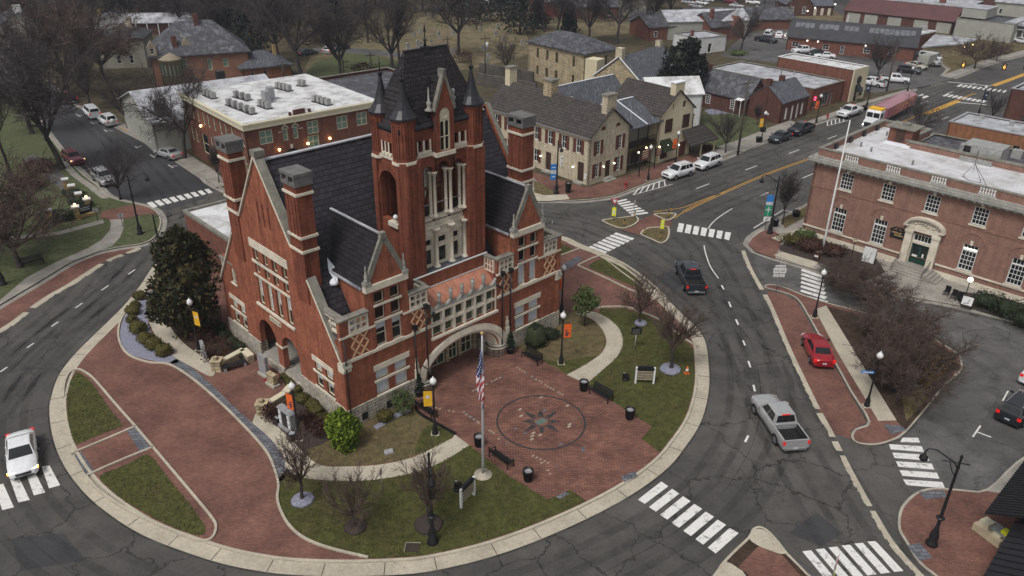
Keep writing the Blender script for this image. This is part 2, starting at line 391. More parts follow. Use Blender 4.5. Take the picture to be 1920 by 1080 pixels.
 def build(s,name,mats,parent=None,smooth=False,kind=None):
  if name in SPLIT and len(s.st)>1:return s.pieces(name,mats,parent)
  me=bpy.data.meshes.new(name);me.from_pydata(s.v,[],s.f)
  if isinstance(mats,str):mats=[mats]
  for x in mats:me.materials.append(MATS[x])
  me.polygons.foreach_set('material_index',s.m)
  me.polygons.foreach_set('use_smooth',[bool(smooth or q)for q in s.sm])
  me.update()
  o=bpy.data.objects.new(name,me);COL.objects.link(o)
  if parent is not None:o.parent=parent
  if kind:o['kind']=kind
  return o
def _pieces(s,name,mats,parent):
 last=None
 for a,b in zip(s.st,s.st[1:]+[len(s.f)]):
  q=MB();idx=sorted({i for f in s.f[a:b]for i in f});mp={i:k for k,i in enumerate(idx)}
  q.v=[s.v[i]for i in idx];q.f=[[mp[i]for i in f]for f in s.f[a:b]];q.m=s.m[a:b];q.sm=s.sm[a:b];last=q.build(name,mats,parent)
 return last
MB.pieces=_pieces
def setp(o,label=None,cat=None,group=None,kind=None):
 if label:o['label']=label
 if cat:o['category']=cat
 if group:o['group']=group
 if kind:o['kind']=kind
 return o
def thing(name,label,cat,loc=(0,0,0),rz=0,group=None,scale=None):
 o=bpy.data.objects.new(name,None);COL.objects.link(o);o.empty_display_size=.3
 o.location=loc;o.rotation_euler=(0,0,rz)
 if scale:o.scale=(scale,)*3 if not hasattr(scale,'__len__')else scale
 return setp(o,label,cat,group)
def copy_tree(o,parent=None):
 c=o.copy();COL.objects.link(c)
 if parent is not None:c.parent=parent
 for ch in list(o.children):copy_tree(ch,c)
 return c
def dup(proto,loc,rz=0,label=None,group=None,scale=None):
 c=copy_tree(proto);c.location=loc;c.rotation_euler=(0,0,rz)
 if label:c['label']=label
 if group:c['group']=group
 if scale:c.scale=(scale,)*3 if not hasattr(scale,'__len__')else scale
 return c
USED={}
def once(key,maker,loc,rz,label,group=None,scale=None,**kw):
 """first call builds the thing, later calls copy it and its parts"""
 if key not in USED:
  o=maker(**kw);USED[key]=o
  o.location=loc;o.rotation_euler=(0,0,rz)
  if scale:o.scale=(scale,)*3 if not hasattr(scale,'__len__')else scale
  o['label']=label
  if group:o['group']=group
  return o
 return dup(USED[key],loc,rz,label,group,scale)
def arc(u0,u1,zs,n=10,h=None):
 """arch top from (u1,zs) over to (u0,zs)"""
 c,r=(u0+u1)/2,(u1-u0)/2;h=h or r
 return[(c+r*cos(pi*i/n),zs+h*sin(pi*i/n))for i in range(n+1)]
def rect(u0,u1,z0,z1):return[(u0,z0),(u1,z0),(u1,z1),(u0,z1)]
def archhole(u0,u1,z0,zs,n=10,h=None):return[(u0,z0),(u1,z0)]+arc(u0,u1,zs,n,h)
def window(parent,fr,u0,u1,z0,z1,nx=1,nz=2,d=.14,fw=.08,bw=.04,mats=('cream_trim','window_glass'),blind=0,bmat='blind'):
 m=MB()
 m.fbox(fr,u0,u0+fw,z0,z1,d-.05,d+.06);m.fbox(fr,u1-fw,u1,z0,z1,d-.05,d+.06)
 m.fbox(fr,u0+fw,u1-fw,z0,z0+fw,d-.05,d+.06);m.fbox(fr,u0+fw,u1-fw,z1-fw,z1,d-.05,d+.06)
 a,b,c,e=u0+fw,u1-fw,z0+fw,z1-fw
 for i in range(1,nx):
  u=a+(b-a)*i/nx;m.fbox(fr,u-bw/2,u+bw/2,c,e,d-.035,d+.04)
 for j in range(1,nz):
  z=c+(e-c)*j/nz;m.fbox(fr,a,b,z-bw/2,z+bw/2,d-.04,d+.045)
 w=m.build('window',mats[0],parent)
 g=MB();zz=c+(e-c)*blind
 if blind<.99:g.face([fr(a,c,d+.015),fr(b,c,d+.015),fr(b,e-(e-c)*blind,d+.015),fr(a,e-(e-c)*blind,d+.015)],0)
 if blind>0:g.face([fr(a,e-(e-c)*blind,d+.015),fr(b,e-(e-c)*blind,d+.015),fr(b,e,d+.015),fr(a,e,d+.015)],1)
 g.build('pane',[mats[1],bmat],w)
 return w
def text_mesh(txt,size,name,mat,parent,mtx,extrude=.004,align='CENTER'):
 cu=bpy.data.curves.new('lettering','FONT');cu.body=txt;cu.size=size;cu.align_x=align;cu.align_y='CENTER';cu.extrude=extrude
 t=bpy.data.objects.new('tmp',cu);COL.objects.link(t)
 me=bpy.data.meshes.new_from_object(t.evaluated_get(bpy.context.evaluated_depsgraph_get()))
 bpy.data.objects.remove(t);bpy.data.curves.remove(cu)
 me.materials.clear();me.materials.append(MATS[mat])
 o=bpy.data.objects.new(name,me);COL.objects.link(o);o.parent=parent;o.matrix_local=mtx
 return o
def W(px,z=0.):return[tuple(G(u,v,z)[:2])for u,v in px]
def smooth(pts,k=5,closed=True):
 out=[];n=len(pts)
 rng=range(n)if closed else range(n-1)
 for i in rng:
  g=(lambda j:pts[j%n])if closed else(lambda j:pts[max(0,min(n-1,j))])
  p0,p1,p2,p3=g(i-1),g(i),g(i+1),g(i+2)
  for s in range(k):
   t=s/k;t2,t3=t*t,t*t*t
   out.append(tuple(.5*(2*p1[a]+(p2[a]-p0[a])*t+(2*p0[a]-5*p1[a]+4*p2[a]-p3[a])*t2+(3*p1[a]-p0[a]-3*p2[a]+p3[a])*t3)for a in(0,1)))
 if not closed:out.append(tuple(pts[-1]))
 return out
def area(p):return sum(p[i][0]*p[(i+1)%len(p)][1]-p[(i+1)%len(p)][0]*p[i][1]for i in range(len(p)))/2
def offset(p,d,closed=True):
 """shift a line to its left (into a counter-clockwise polygon) by d"""
 n=len(p);out=[]
 for i in range(n):
  a=Vector(p[(i-1)%n]if closed or i>0 else p[0]);b=Vector(p[i]);c=Vector(p[(i+1)%n]if closed or i<n-1 else p[-1])
  t1=(b-a);t2=(c-b)
  t=(t1.normalized()if t1.length>1e-6 else Vector((0,0)))+(t2.normalized()if t2.length>1e-6 else Vector((0,0)))
  t=t.normalized()if t.length>1e-6 else Vector((1,0))
  out.append((b.x-t.y*d,b.y+t.x*d))
 return out
def ccw(p):return p if area(p)>0 else p[::-1]
def band(m,line,d0,d1,z0,z1,mi=0,closed=True):
 """raised strip between two offsets of a line, with its side faces"""
 a,b=offset(line,d0,closed),offset(line,d1,closed);n=len(line)
 rings=[[(a[i][0],a[i][1],z0),(a[i][0],a[i][1],z1),(b[i][0],b[i][1],z1),(b[i][0],b[i][1],z0)]for i in range(n)]
 if closed:rings.append(rings[0])
 m.grid(rings,mi,False)
 if not closed:
  m.face(rings[0],mi);m.face(rings[-1][::-1],mi)
def slab(name,pts,z0,z1,mat,edge=None):
 m=MB();m.prism(ccw(pts),z0,z1,1 if edge else 0,0);return m.build(name,[mat,edge]if edge else mat,kind='structure')
def sheet(name,pts,z,mat):
 m=MB();m.flat(ccw(pts),z);return m.build(name,mat,kind='structure')
def kerb(name,line,w=.16,z0=0,z1=.15,mat='kerb_stone',closed=True,d=0):
 m=MB();band(m,line,d,d+w,z0,z1,0,closed);return m.build(name,mat,kind='structure')
gm=MB();R_=1250;gm.face([(-R_,-R_,-.35),(R_,-R_,-.35),(R_,R_,-.35),(-R_,R_,-.35)])
gm.build('ground','dry_grass',kind='structure')
am=MB();am.face([(-170,-60,0),(260,-60,0),(260,330,0),(-170,330,0)]);am.build('road','asphalt',kind='structure')
isl_px=[(283,505),(262,537),(228,578),(180,625),(140,665),(110,705),(95,750),(93,778),(98,815),(110,853),(133,893),(167,933),(213,970),(267,1003),(333,1030),(417,1057),(500,1073),(567,1079),(640,1081),(720,1079),(797,1073),(890,1053),(973,1027),(1057,993),(1140,953),(1207,913),(1257,873),(1285,838),(1310,800),(1324,760),(1330,718),(1328,677),(1323,643),(1309,618),(1282,592),(1255,566),(1213,531),(1180,507),(1140,478),(1092,459),(1045,441)]
isl=W(isl_px)
CY=radians(44.0);EA=Vector((cos(CY),sin(CY),0));EB=Vector((-sin(CY),cos(CY),0));CO=G(646,810)
def C2W(a,b):p=CO+EA*a+EB*b;return(p.x,p.y)
isl+=[C2W(33,21),C2W(29,30),C2W(23,38),C2W(15,42.5),C2W(8,42.5),C2W(3.5,40)]
isl=ccw(smooth(isl,4))
m=MB();band(m,isl,0,.95,-.02,.03);m.build('island_gutter','gutter_concrete',kind='structure')
inner=offset(isl,.95)
kerb('island_kerb',inner,.2,0,.14,'concrete')
TOP=.12
inr=offset(isl,1.12)
slab('island_paving',inr,-.02,TOP,'brick_paver')
m=MB();acc=0
for i in range(len(isl)):
 j=(i+1)%len(isl);acc+=hypot(isl[j][0]-isl[i][0],isl[j][1]-isl[i][1])
 if acc>3.1:
  acc=0;a,b=Vector(isl[i]),Vector(inner[i]);t=Vector((-(b-a).y,(b-a).x)).normalized()*.025
  m.face([(*(a-t),.034),(*(a+t),.034),(*(b+t),.034),(*(b-t),.034)])
m.build('gutter_joint','mulch',kind='structure')
def nearest_inner(p):return min(range(len(inr)),key=lambda i:hypot(inr[i][0]-p[0],inr[i][1]-p[1]))
def along_inner(p,q,d=0):
 """points of the island edge from near p to near q (shorter way), inset by d"""
 L=offset(isl,1.12+d);n=len(L);i,j=nearest_inner(p),nearest_inner(q)
 f=[L[(i+k)%n]for k in range((j-i)%n+1)];g=[L[(i-k)%n]for k in range((i-j)%n+1)]
 return f if len(f)<len(g)else g
Z2=TOP+.012
def wedge(name,grass_px,label=None):
 g=ccw(smooth(W(grass_px,TOP),3));sheet(name,g,Z2,'lawn');return g
def pxk(px,z=TOP,k=0,closed=False):
 p=W(px,z);return smooth(p,k,closed)if k else p
gA=ccw(smooth(W([(143,699),(151,701),(168,714),(190,744),(212,776),(229,797),(200,810),(170,822),(143,834),(134,815),(128,790),(126,755),(131,720)],TOP),2));sheet('wedge_lawn',gA,Z2,'lawn')
gB=ccw(smooth(W([(277,852),(250,865),(215,880),(186,892),(197,908),(222,931),(260,955),(310,982),(350,998),(374,1004),(385,998),(382,985),(360,950),(330,915),(303,880)],TOP),2));sheet('wedge_lawn',gB,Z2,'lawn')
def kerbline(px,k=4,w=.16,z1=.22):return kerb('paving_kerb',pxk(px,TOP,k),w,0,z1,'concrete',False,-w/2)
kerbline([(119,745),(120,725),(126,705),(135,696),(148,693),(162,700),(178,713),(215,756),(254,800)])
kerbline([(254,800),(215,817),(170,836),(133,851)],1)
kerbline([(254,800),(287,839),(330,890),(372,940),(400,975),(405,990),(400,1006),(388,1014),(365,1012)],4)
kerbline([(287,839),(240,858),(200,875),(161,893)],1)
kerbline([(161,893),(187,921),(233,952),(300,985),(365,1012)],3)
for q in([(236,806),(256,802),(281,838),(262,846)],[(139,853),(152,847),(176,881),(160,889)]):sheet('crossing_paver',W(q,TOP),Z2,'slate_paver')
for q in([(1053,498),(1083,480),(1092,487),(1062,506)],):sheet('crossing_paver',W(q,TOP),Z2,'slate_paver')
gC=ccw(smooth(W([(1104,499),(1127,486),(1150,493),(1178,509),(1200,528),(1206,541),(1184,535),(1150,521),(1120,508)],TOP),2));sheet('wedge_lawn',gC,Z2,'lawn')
kerbline([(1083,498),(1127,479),(1158,489),(1190,508),(1222,533),(1246,556),(1243,563),(1225,561),(1195,549),(1173,540),(1130,519),(1083,498)],3)
gD=ccw(smooth(W([(1040,455),(1055,458),(1073,468),(1055,475),(1035,480)],TOP),2));sheet('wedge_lawn',gD,Z2,'lawn')
kerbline([(1052,479),(1088,466)],1)
bl=[(318,680),(330,686),(363,711),(377,722),(417,758),(467,808),(500,847),(515,880),(521,907)]
br=[(535,897),(533,860),(507,823),(473,793),(433,757),(395,720),(363,692),(345,680),(330,673)]
sheet('slate_band',smooth(W(bl,TOP),4,False)+smooth(W(br,TOP),4,False),Z2,'slate_paver')
lk_px=[(283,545),(262,558),(245,575),(228,598),(222,625),(228,650),(245,668),(280,680),(318,684),(363,712),(417,759),(467,809),(500,848),(515,881),(522,910),(520,935),(528,962),(546,990),(575,1012),(620,1029),(690,1046)]
kerb('paving_kerb',pxk(lk_px,TOP,5),.16,0,.22,'concrete',False,-.08)
sheet('gravel_bed',ccw(smooth(W([(290,540),(262,560),(240,582),(227,610),(226,640),(240,662),(275,674),(325,682),(334,674),(312,658),(288,630),(277,600),(283,570),(297,548)],TOP),3)),Z2,'blue_gravel')
wl=[(330,672),(312,655),(290,628),(279,598),(285,570),(299,548)]
wr=[(322,553),(310,575),(312,600),(330,628),(352,650),(378,668),(404,690),(395,706),(363,690)]
sheet('side_walk',smooth(W(wl,TOP),4,False)+smooth(W(wr,TOP),4,False),Z2+.004,'concrete')
bed=W([(299,548),(310,575),(312,600),(330,628),(352,650),(378,668),(404,690),(418,684)],TOP)+[C2W(.2,14),C2W(.2,20),C2W(2,24),C2W(-4,27)]
sheet('planting_bed',bed,Z2,'mulch_bed')
bed2=W([(493,771),(520,800),(548,826),(566,848),(600,872),(640,874),(707,871),(767,859),(807,843),(853,816),(787,777),(777,766)],TOP)+[C2W(6.4,-.1),C2W(.3,-.1),C2W(.3,5)]+W([(540,740)],TOP)
sheet('front_bed',bed2,Z2,'brown_lawn')
sheet('hedge_bed',W([(493,771),(520,800),(548,826),(566,845),(600,835),(640,815)],TOP)+[C2W(.3,-.1),C2W(.3,5)]+W([(540,740)],TOP),Z2+.006,'mulch')
sheet('bed_corner_grass',ccw(smooth(W([(853,815),(822,795),(800,800),(790,812),(778,850),(807,842),(835,828)],TOP),2)),Z2+.006,'lawn')
sheet('stone_apron',W([(700,800),(715,790),(760,766),(772,770),(740,785),(706,806)],TOP),Z2+.008,'blue_gravel')
wt=[(478,778),(493,771),(520,800),(548,826),(570,850),(600,872),(640,875),(707,872),(767,860),(807,843),(853,815)]
wb=[(880,835),(827,867),(773,887),(700,900),(640,902),(590,899),(560,893),(536,880),(533,858),(507,823),(473,793)]
sheet('front_walk',smooth(W(wt,TOP),4,False)+smooth(W(wb,TOP),4,False),Z2+.004,'concrete')
a_,b_=W([(690,1046),(1112,943)],TOP)
edge=along_inner(a_,b_,.1)
lawn_px=[(1070,918),(1027,937),(955,893),(907,853),(880,835),(827,867),(773,887),(700,900),(640,902),(590,899),(560,893),(536,882),(522,897),(523,920),(521,935),(529,962),(547,989),(576,1011),(621,1028)]
sheet('front_lawn',edge+W(lawn_px,TOP),Z2,'lawn')
a_,b_=W([(1112,943),(1240,847)],TOP)
plz=along_inner(a_,b_,.05)+W([(1203,823),(1223,800),(1187,778),(1100,722),(1062,703),(987,660),(955,646)],TOP)+[C2W(16.4,0),C2W(15.5,2.4),C2W(8,2.4),C2W(6.9,0)]+W([(777,766),(787,777),(853,815),(880,835),(955,893),(1027,937),(1070,918)],TOP)
sheet('plaza',plz,Z2+.004,'plaza_paver')
kerb('bed_edging',pxk([(777,764),(785,777),(815,795),(853,816)],TOP,3),.14,.1,.3,'black_iron',False)
cc=G(1014.5,790.5,TOP);cz=Z2+.008
m=MB();ring=[(cc.x+3.34*cos(2*pi*i/72),cc.y+3.34*sin(2*pi*i/72))for i in range(72)]
band(m,ring,0,.14,cz,cz+.004);m.build('compass_ring','dark_stone',kind='structure')
m=MB();ring=[(cc.x+.66*cos(2*pi*i/40),cc.y+.66*sin(2*pi*i/40))for i in range(40)]
band(m,ring,0,.1,cz,cz+.004)
for k in range(8):
 a=radians(44+45*k+(0));r1=1.5 if k%2 else 1.9;w=.24
 a+=radians(2)
 d=Vector((cos(a),sin(a)));t=Vector((-d.y,d.x));c2=Vector((cc.x,cc.y))
 m.face([(*(c2+d*.72-t*w),cz+.004),(*(c2+d*r1),cz+.004),(*(c2+d*.72+t*w),cz+.004)])
m.build('compass_star','dark_stone',kind='structure')
m=MB();u=EA*.42;w_=EB*.26
m.face([cc-u-w_+Vector((0,0,.022)),cc+u-w_+Vector((0,0,.022)),cc+u+w_+Vector((0,0,.022)),cc-u+w_+Vector((0,0,.022))]);m.build('compass_plaque','bronze',kind='structure')
m=MB()
def mem(u,v,s=.3,rz=CY):
 p=G(u,v,TOP);d=Vector((cos(rz),sin(rz),0))*s*.5;t=Vector((-sin(rz),cos(rz),0))*s*.28
 p.z=cz+.002;m.face([p-d-t,p+d-t,p+d+t,p-d+t],RND.choice((0,0,1)))
for(u0,v0,u1,v1,n)in((887,733,942,706,12),(970,690,1055,741,20),(862,768,925,812,20),(935,823,955,835,5),(1000,855,1050,878,8),(1015,868,1032,889,4),(790,760,850,772,8)):
 for i in range(n):
  t=i/(n-1)
  if RND.random()<.75:mem(u0+(u1-u0)*t+RND.uniform(-1,1),v0+(v1-v0)*t,.2)
for u,v in((977,780),(1021,770),(1015,745),(984,812),(998,818),(1000,812),(997,824),(967,804),(1067,800),(1068,796),(1064,761),(1050,833),(975,768),(1013,816)):mem(u,v,.32)
m.build('memorial_bricks',['memorial','slate_paver'],kind='structure')
for q in([(1165,893),(1190,884),(1196,893),(1170,905)],[(1042,932),(1060,922),(1068,926),(1050,936)],[(1090,840),(1096,838),(1097,846),(1091,848)]):sheet('plaza_slabs',W(q,TOP),cz+.003,'slate_paver')
wo=[(1100,720),(1133,691),(1158,668),(1168,643),(1163,620),(1147,602),(1123,588),(1095,582)]
wi=[(1080,588),(1100,594),(1117,604),(1132,623),(1137,643),(1127,663),(1097,684),(1062,703)]
sheet('right_walk',smooth(W(wo,TOP),4,False)+smooth(W(wi,TOP),4,False),Z2+.004,'concrete')
sheet('right_bed',W([(955,646),(987,660),(1062,703),(1097,684),(1127,663),(1137,643),(1132,623),(1117,604),(1100,594),(1080,588)],TOP)+[C2W(24.5,4),C2W(22.5,-.1),C2W(16.5,-.1)],Z2,'brown_lawn')
sheet('bed_corner_grass',W([(1045,688),(1062,703),(1097,684),(1120,668),(1085,672),(1050,680),(1030,676),(1022,680)],TOP),Z2+.006,'lawn')
a_,b_=W([(1308,652),(1240,847)],TOP)
sheet('right_lawn',along_inner(a_,b_,.1)+W([(1203,823),(1223,800),(1187,778),(1100,721),(1133,691),(1158,668),(1168,643),(1163,620),(1147,602),(1123,588),(1125,579),(1173,579),(1207,590),(1242,607),(1280,637)],TOP),Z2,'lawn')
kerb('paving_kerb',pxk([(1118,580),(1130,577),(1173,577),(1207,588),(1242,605),(1280,635),(1308,650)],TOP,4),.16,0,.22,'concrete',False)
KZ=.14
def block(name,line,mat,gut=True):
 line=ccw(line);slab(name,line,-.3,KZ-.02,mat);kerb(name.split('_')[0]+'_kerb',line,.17,-.02,KZ)
 if gut:
  m=MB();band(m,line,-.6,0,-.02,.012);m.build('gutter','old_concrete',kind='structure')
pk=smooth(W([(-40,600),(0,573),(67,534),(133,494),(183,474),(233,464),(270,458),(293,444),(303,420),(298,402),(284,391),(258,384),(222,376),(200,366),(183,348),(165,335),(140,312),(118,288)],0),3,False)
pk+=W([(70,225),(40,180),(-60,190),(-400,300),(-500,700),(-100,640)])
block('park_block',pk,'park_lawn')
PZ=KZ+.004
def psheet(name,px,z,mat,k=0):
 p=W(px,z)
 sheet(name,smooth(p,k,True)if k else p,z,mat)
psheet('park_walk',[(-40,592),(0,563),(50,520),(110,489),(167,464),(190,450),(206,432),(208,418),(203,408),(231,408),(232,428),(225,445),(210,461),(183,472),(133,491),(67,531),(0,571),(-40,598)],PZ,'old_concrete')
psheet('park_path',[(193,411),(110,434),(40,441),(0,446),(0,452),(40,448),(112,440),(195,418)],PZ+.004,'old_concrete')
psheet('park_brick',[(186,406),(193,396),(222,389),(252,383),(270,386),(283,391),(296,402),(270,402),(232,410),(205,412)],PZ+.006,'brick_paver')
psheet('park_path',[(118,295),(150,330),(183,352),(205,372),(190,372),(165,352),(135,330),(105,300)],PZ+.002,'old_concrete')
psheet('park_path',[(95,302),(60,290),(40,300),(110,350),(130,372),(150,390),(170,402),(186,400),(150,370),(125,335)],PZ+.002,'lot_asphalt')
ln=[(-40,640),(15,610),(80,562),(133,531),(200,489),(253,468),(288,446)]
up_=[(284,452),(233,467),(183,477),(133,497),(67,537),(0,577),(-40,602)]
sheet('parking_lane',smooth(W(ln),4,False)+smooth(W(up_),4,False),.006,'brick_paver')
m=MB();L=offset(smooth(W(ln),6,False),0,False);RB=random.Random(3)
for i in range(len(L)-1):
 if RB.random()<.12:continue
 a,b=Vector(L[i]),Vector(L[i+1]);t=Vector((-(b-a).y,(b-a).x)).normalized();w0=.3+.25*RB.random();w1=.3+.25*RB.random()
 m.face([(*(a-t*w0),.011),(*(b-t*w1),.011),(*(b+t*.2),.011),(*(a+t*.2),.011)])
m.build('lane_line','gutter_concrete',kind='structure')
kb=W([(105,165),(143,195),(213,233),(257,256),(305,281),(345,308),(383,333),(405,350)])
kb+=[(-28,88.5),(-15,86),(-5,87.2),(1,90)]+W([(1005,378),(1075,378),(1130,373),(1158,367),(1188,355),(1243,335),(1357,297),(1440,263),(1563,220),(1617,200),(1690,175),(1712,170),(1706,163),(1640,170),(1620,160)])
kb+=W([(1560,118),(1520,95),(1500,60),(1420,20)])+[(90,320),(-110,320)]+W([(20,100)])
block('town_block',smooth(kb[:30],2,False)+kb[30:],'yard_ground')
psheet('side_walk',[(213,233),(257,256),(305,281),(345,308),(383,333),(405,352),(430,345),(400,318),(350,287),(300,262),(262,244),(225,228)],PZ,'old_concrete')
psheet('side_walk',[(257,256),(305,281),(318,268),(275,246)],PZ+.003,'dry_grass')
sheet('side_walk',W([(330,300),(430,352)],PZ)+[(-28,88.7),(-15,86.3),(-5,87.4),(1,90.2)]+W([(1005,377),(1010,340),(985,318)],PZ)+[(-8,104),(-30,92)],PZ-.001,'old_concrete')
psheet('tavern_paving',[(985,318),(1101,352),(1175,329),(1232,310),(1294,291),(1330,283),(1352,290),(1300,312),(1243,331),(1190,349),(1158,362),(1130,369),(1075,372),(1048,374),(1046,360),(1010,343)],PZ+.003,'brick_paver')
psheet('tavern_grass',[(1000,338),(1012,342),(1045,362),(1020,366),(1002,362)],PZ+.006,'brown_lawn')
psheet('corner_walk',[(998,360),(1020,366),(1062,364),(1068,373),(1030,377),(1002,377)],PZ+.008,'concrete')
psheet('yard_lawn',[(1300,268),(1322,205),(1400,215),(1460,250),(1420,262),(1380,268),(1340,280)],PZ+.002,'park_lawn')
psheet('main_walk',[(1330,283),(1395,268),(1440,252),(1500,232),(1530,222),(1600,196),(1690,170),(1705,166),(1712,170),(1690,175),(1617,199),(1563,219),(1440,261),(1352,294)],PZ+.004,'old_concrete')
psheet('yard_walk',[(1395,285),(1440,262),(1445,250),(1500,232),(1480,225),(1440,240),(1385,262),(1345,275)],PZ+.005,'old_concrete')
psheet('gravel_yard',[(1320,207),(1350,200),(1395,200),(1380,212),(1330,215)],PZ+.006,'blue_gravel')
psheet('parking_lot',[(1350,105),(1400,62),(1480,52),(1560,60),(1545,120),(1640,150),(1700,165),(1640,175),(1560,150),(1480,120),(1380,110)],PZ,'lot_asphalt')
psheet('parking_lot',[(1500,82),(1570,104),(1700,128),(1790,148),(1742,160),(1712,166),(1600,150),(1500,110)],PZ+.003,'lot_asphalt')
psheet('cemetery_grass',[(590,92),(640,90),(700,60),(800,30),(960,20),(985,60),(1000,100),(905,125),(760,145),(640,148),(560,150)],PZ,'dry_grass')
psheet('cemetery_green',[(560,150),(590,118),(660,95),(770,118),(790,150),(640,160)],PZ+.005,'park_lawn')
psheet('cemetery_lane',[(560,92),(640,88),(705,93),(760,100),(780,112),(700,103),(640,98),(560,100)],PZ+.008,'lot_asphalt')
psheet('far_lawn',[(1000,62),(1080,72),(1200,60),(1240,50),(1290,45),(1180,40),(1010,45)],PZ,'dry_grass')
psheet('far_lawn',[(1440,30),(1475,10),(1560,20),(1600,35),(1590,45),(1500,55),(1460,48)],PZ,'dry_grass')
psheet('far_street',[(1430,48),(1470,45),(1530,52),(1570,50),(1700,70),(1700,78),(1540,60),(1470,55),(1440,56)],PZ+.004,'lot_asphalt')
fb=W([(1745,163),(1800,142),(1850,122),(1960,92),(2100,60)])+W([(2000,10),(1800,20),(1700,75),(1780,130)])
block('far_block',fb,'brown_lawn')
psheet('far_walk',[(1742,160),(1800,140),(1850,120),(1960,90),(1950,86),(1850,112),(1790,133),(1735,150)],PZ,'old_concrete')
pb=smooth(W([(1403,458),(1410,446),(1425,435),(1440,427),(1463,412),(1500,394)]),3,False)
pb+=[tuple((Vector(G(1500,394)[:2])+Vector((cos(radians(43.5)),sin(radians(43.5))))*k))for k in(15,52)]
pb+=[(180,60),(140,-10)]+W([(2000,640),(1900,600),(1800,575),(1690,555),(1640,540)])+W([(1560,517),(1515,503),(1453,485),(1417,472)])
block('post_block',pb,'old_concrete')
psheet('corner_brick',[(1403,458),(1410,447),(1425,436),(1443,428),(1470,445),(1462,462),(1453,484),(1417,472)],PZ,'brick_paver')
psheet('post_grass',[(1463,411),(1500,393),(1518,383),(1512,405),(1472,428)],PZ,'brown_lawn')
psheet('post_walk',[(1446,446),(1500,428),(1505,433),(1460,452)],PZ+.003,'concrete')
psheet('post_walk',[(1450,478),(1466,472),(1535,492),(1522,503)],PZ+.003,'concrete')
psheet('post_bed',[(1460,462),(1505,440),(1640,480),(1660,510),(1640,520),(1535,492),(1462,470)],PZ+.002,'mulch')
psheet('post_bed',[(1790,545),(1870,555),(1960,580),(1990,640),(1900,600),(1800,572)],PZ+.002,'mulch')
ib=smooth(W([(1433,541),(1445,537),(1470,546),(1494,562),(1514,594),(1534,630),(1570,693),(1594,737),(1622,782),(1627,792),(1603,806),(1595,820),(1606,833),(1640,837),(1672,829),(1697,814),(1740,764),(1775,722),(1800,698),(1803,680),(1790,662),(1730,628),(1650,598),(1600,583),(1553,571),(1510,560),(1470,545)]),2)
ib=smooth(W([(1433,541),(1442,535),(1470,540),(1510,556),(1553,570),(1600,582),(1650,597),(1730,627),(1790,661),(1804,682),(1800,700),(1775,722),(1740,764),(1697,814),(1672,829),(1640,837),(1606,833),(1595,820),(1603,806),(1627,792),(1594,737),(1570,693),(1534,630),(1514,594),(1494,563),(1470,551)]),3)
block('strip_block',ib,'brick_paver',False)
psheet('strip_walk',[(1528,580),(1549,573),(1600,655),(1640,722),(1681,788),(1647,789),(1607,722),(1570,660)],PZ,'concrete')
psheet('strip_bed',[(1551,574),(1600,586),(1650,600),(1730,630),(1786,662),(1797,684),(1770,718),(1738,760),(1697,808),(1681,788),(1640,722),(1600,655)],PZ,'mulch_bed')
psheet('strip_bed',[(1690,712),(1722,694),(1752,694),(1740,716),(1722,738),(1700,736)],PZ+.004,'snowy_mulch',3)
psheet('strip_bed',[(1690,745),(1740,720),(1765,705),(1735,752),(1700,790)],PZ+.006,'brown_lawn')
psheet('kerb_ramp',[(1656,796),(1690,798),(1700,806),(1672,815)],PZ+.003,'slate_paver')
rl=[(1393,470),(1410,511),(1440,563),(1477,650),(1510,720),(1533,767),(1557,811),(1583,863),(1610,914),(1640,967),(1673,1020),(1722,1076),(1760,1110)]
sheet('parking_lane',smooth(W(rl[2:7]),3,False)+W([(1596,824),(1596,806),(1625,792),(1594,739),(1570,695),(1533,632),(1494,565),(1470,553),(1440,545)]),.006,'brick_paver')
m=MB();L=smooth(W(rl),6,False)
for i in range(len(L)-1):
 if RB.random()<.06:continue
 a,b=Vector(L[i]),Vector(L[i+1]);t=Vector((-(b-a).y,(b-a).x)).normalized();w0=.12+.16*RB.random();w1=.12+.16*RB.random()
 m.face([(*(a-t*w0),.011),(*(b-t*w1),.011),(*(b+t*.22),.011),(*(a+t*.22),.011)])
m.build('lane_line','gutter_concrete',kind='structure')
psheet('road_patch',[(1380,470),(1400,512),(1436,590),(1478,665),(1496,720),(1480,700),(1440,620),(1400,545),(1370,480)],.005,'asphalt')
psheet('slip_road',[(1412,477),(1453,490),(1530,510),(1600,532),(1700,562),(1900,610),(1960,640),(1960,900),(1850,918),(1735,916),(1690,880),(1672,840),(1700,816),(1790,722),(1810,690),(1795,655),(1730,622),(1650,592),(1553,565),(1470,536),(1438,532),(1420,505)],.005,'lot_asphalt')
cb=smooth(W([(1990,812),(1905,868),(1850,919),(1800,920),(1750,917),(1718,925),(1697,942),(1685,962),(1683,993),(1697,1019),(1722,1058),(1755,1085),(1800,1125)]),3,False)+W([(1900,1200),(2300,1200),(2300,800)])
block('corner_block',cb,'brick_paver',False)
psheet('corner_walk',[(1990,815),(1905,871),(1852,921),(1875,925),(1940,880),(2000,840)],PZ,'old_concrete')
psheet('kerb_ramp',[(1722,922),(1770,919),(1775,932),(1735,936)],PZ,'slate_paver');psheet('kerb_ramp',[(1700,1022),(1725,1018),(1748,1045),(1725,1052)],PZ,'slate_paver')
ti=ccw(smooth(W([(1403,1008),(1410,994),(1424,989),(1440,997),(1460,1018),(1477,1040),(1513,1077),(1545,1120),(1400,1180),(1330,1110),(1346,1068),(1360,1050),(1382,1028)]),3))
slab('traffic_island',ti,-.05,.1,'mulch_bed');kerb('traffic_kerb',ti,.15,0,.13,'concrete')
psheet('island_nose',[(1404,1009),(1411,996),(1424,991),(1439,998),(1458,1018),(1474,1038),(1450,1035),(1420,1022)],.112,'concrete',2)
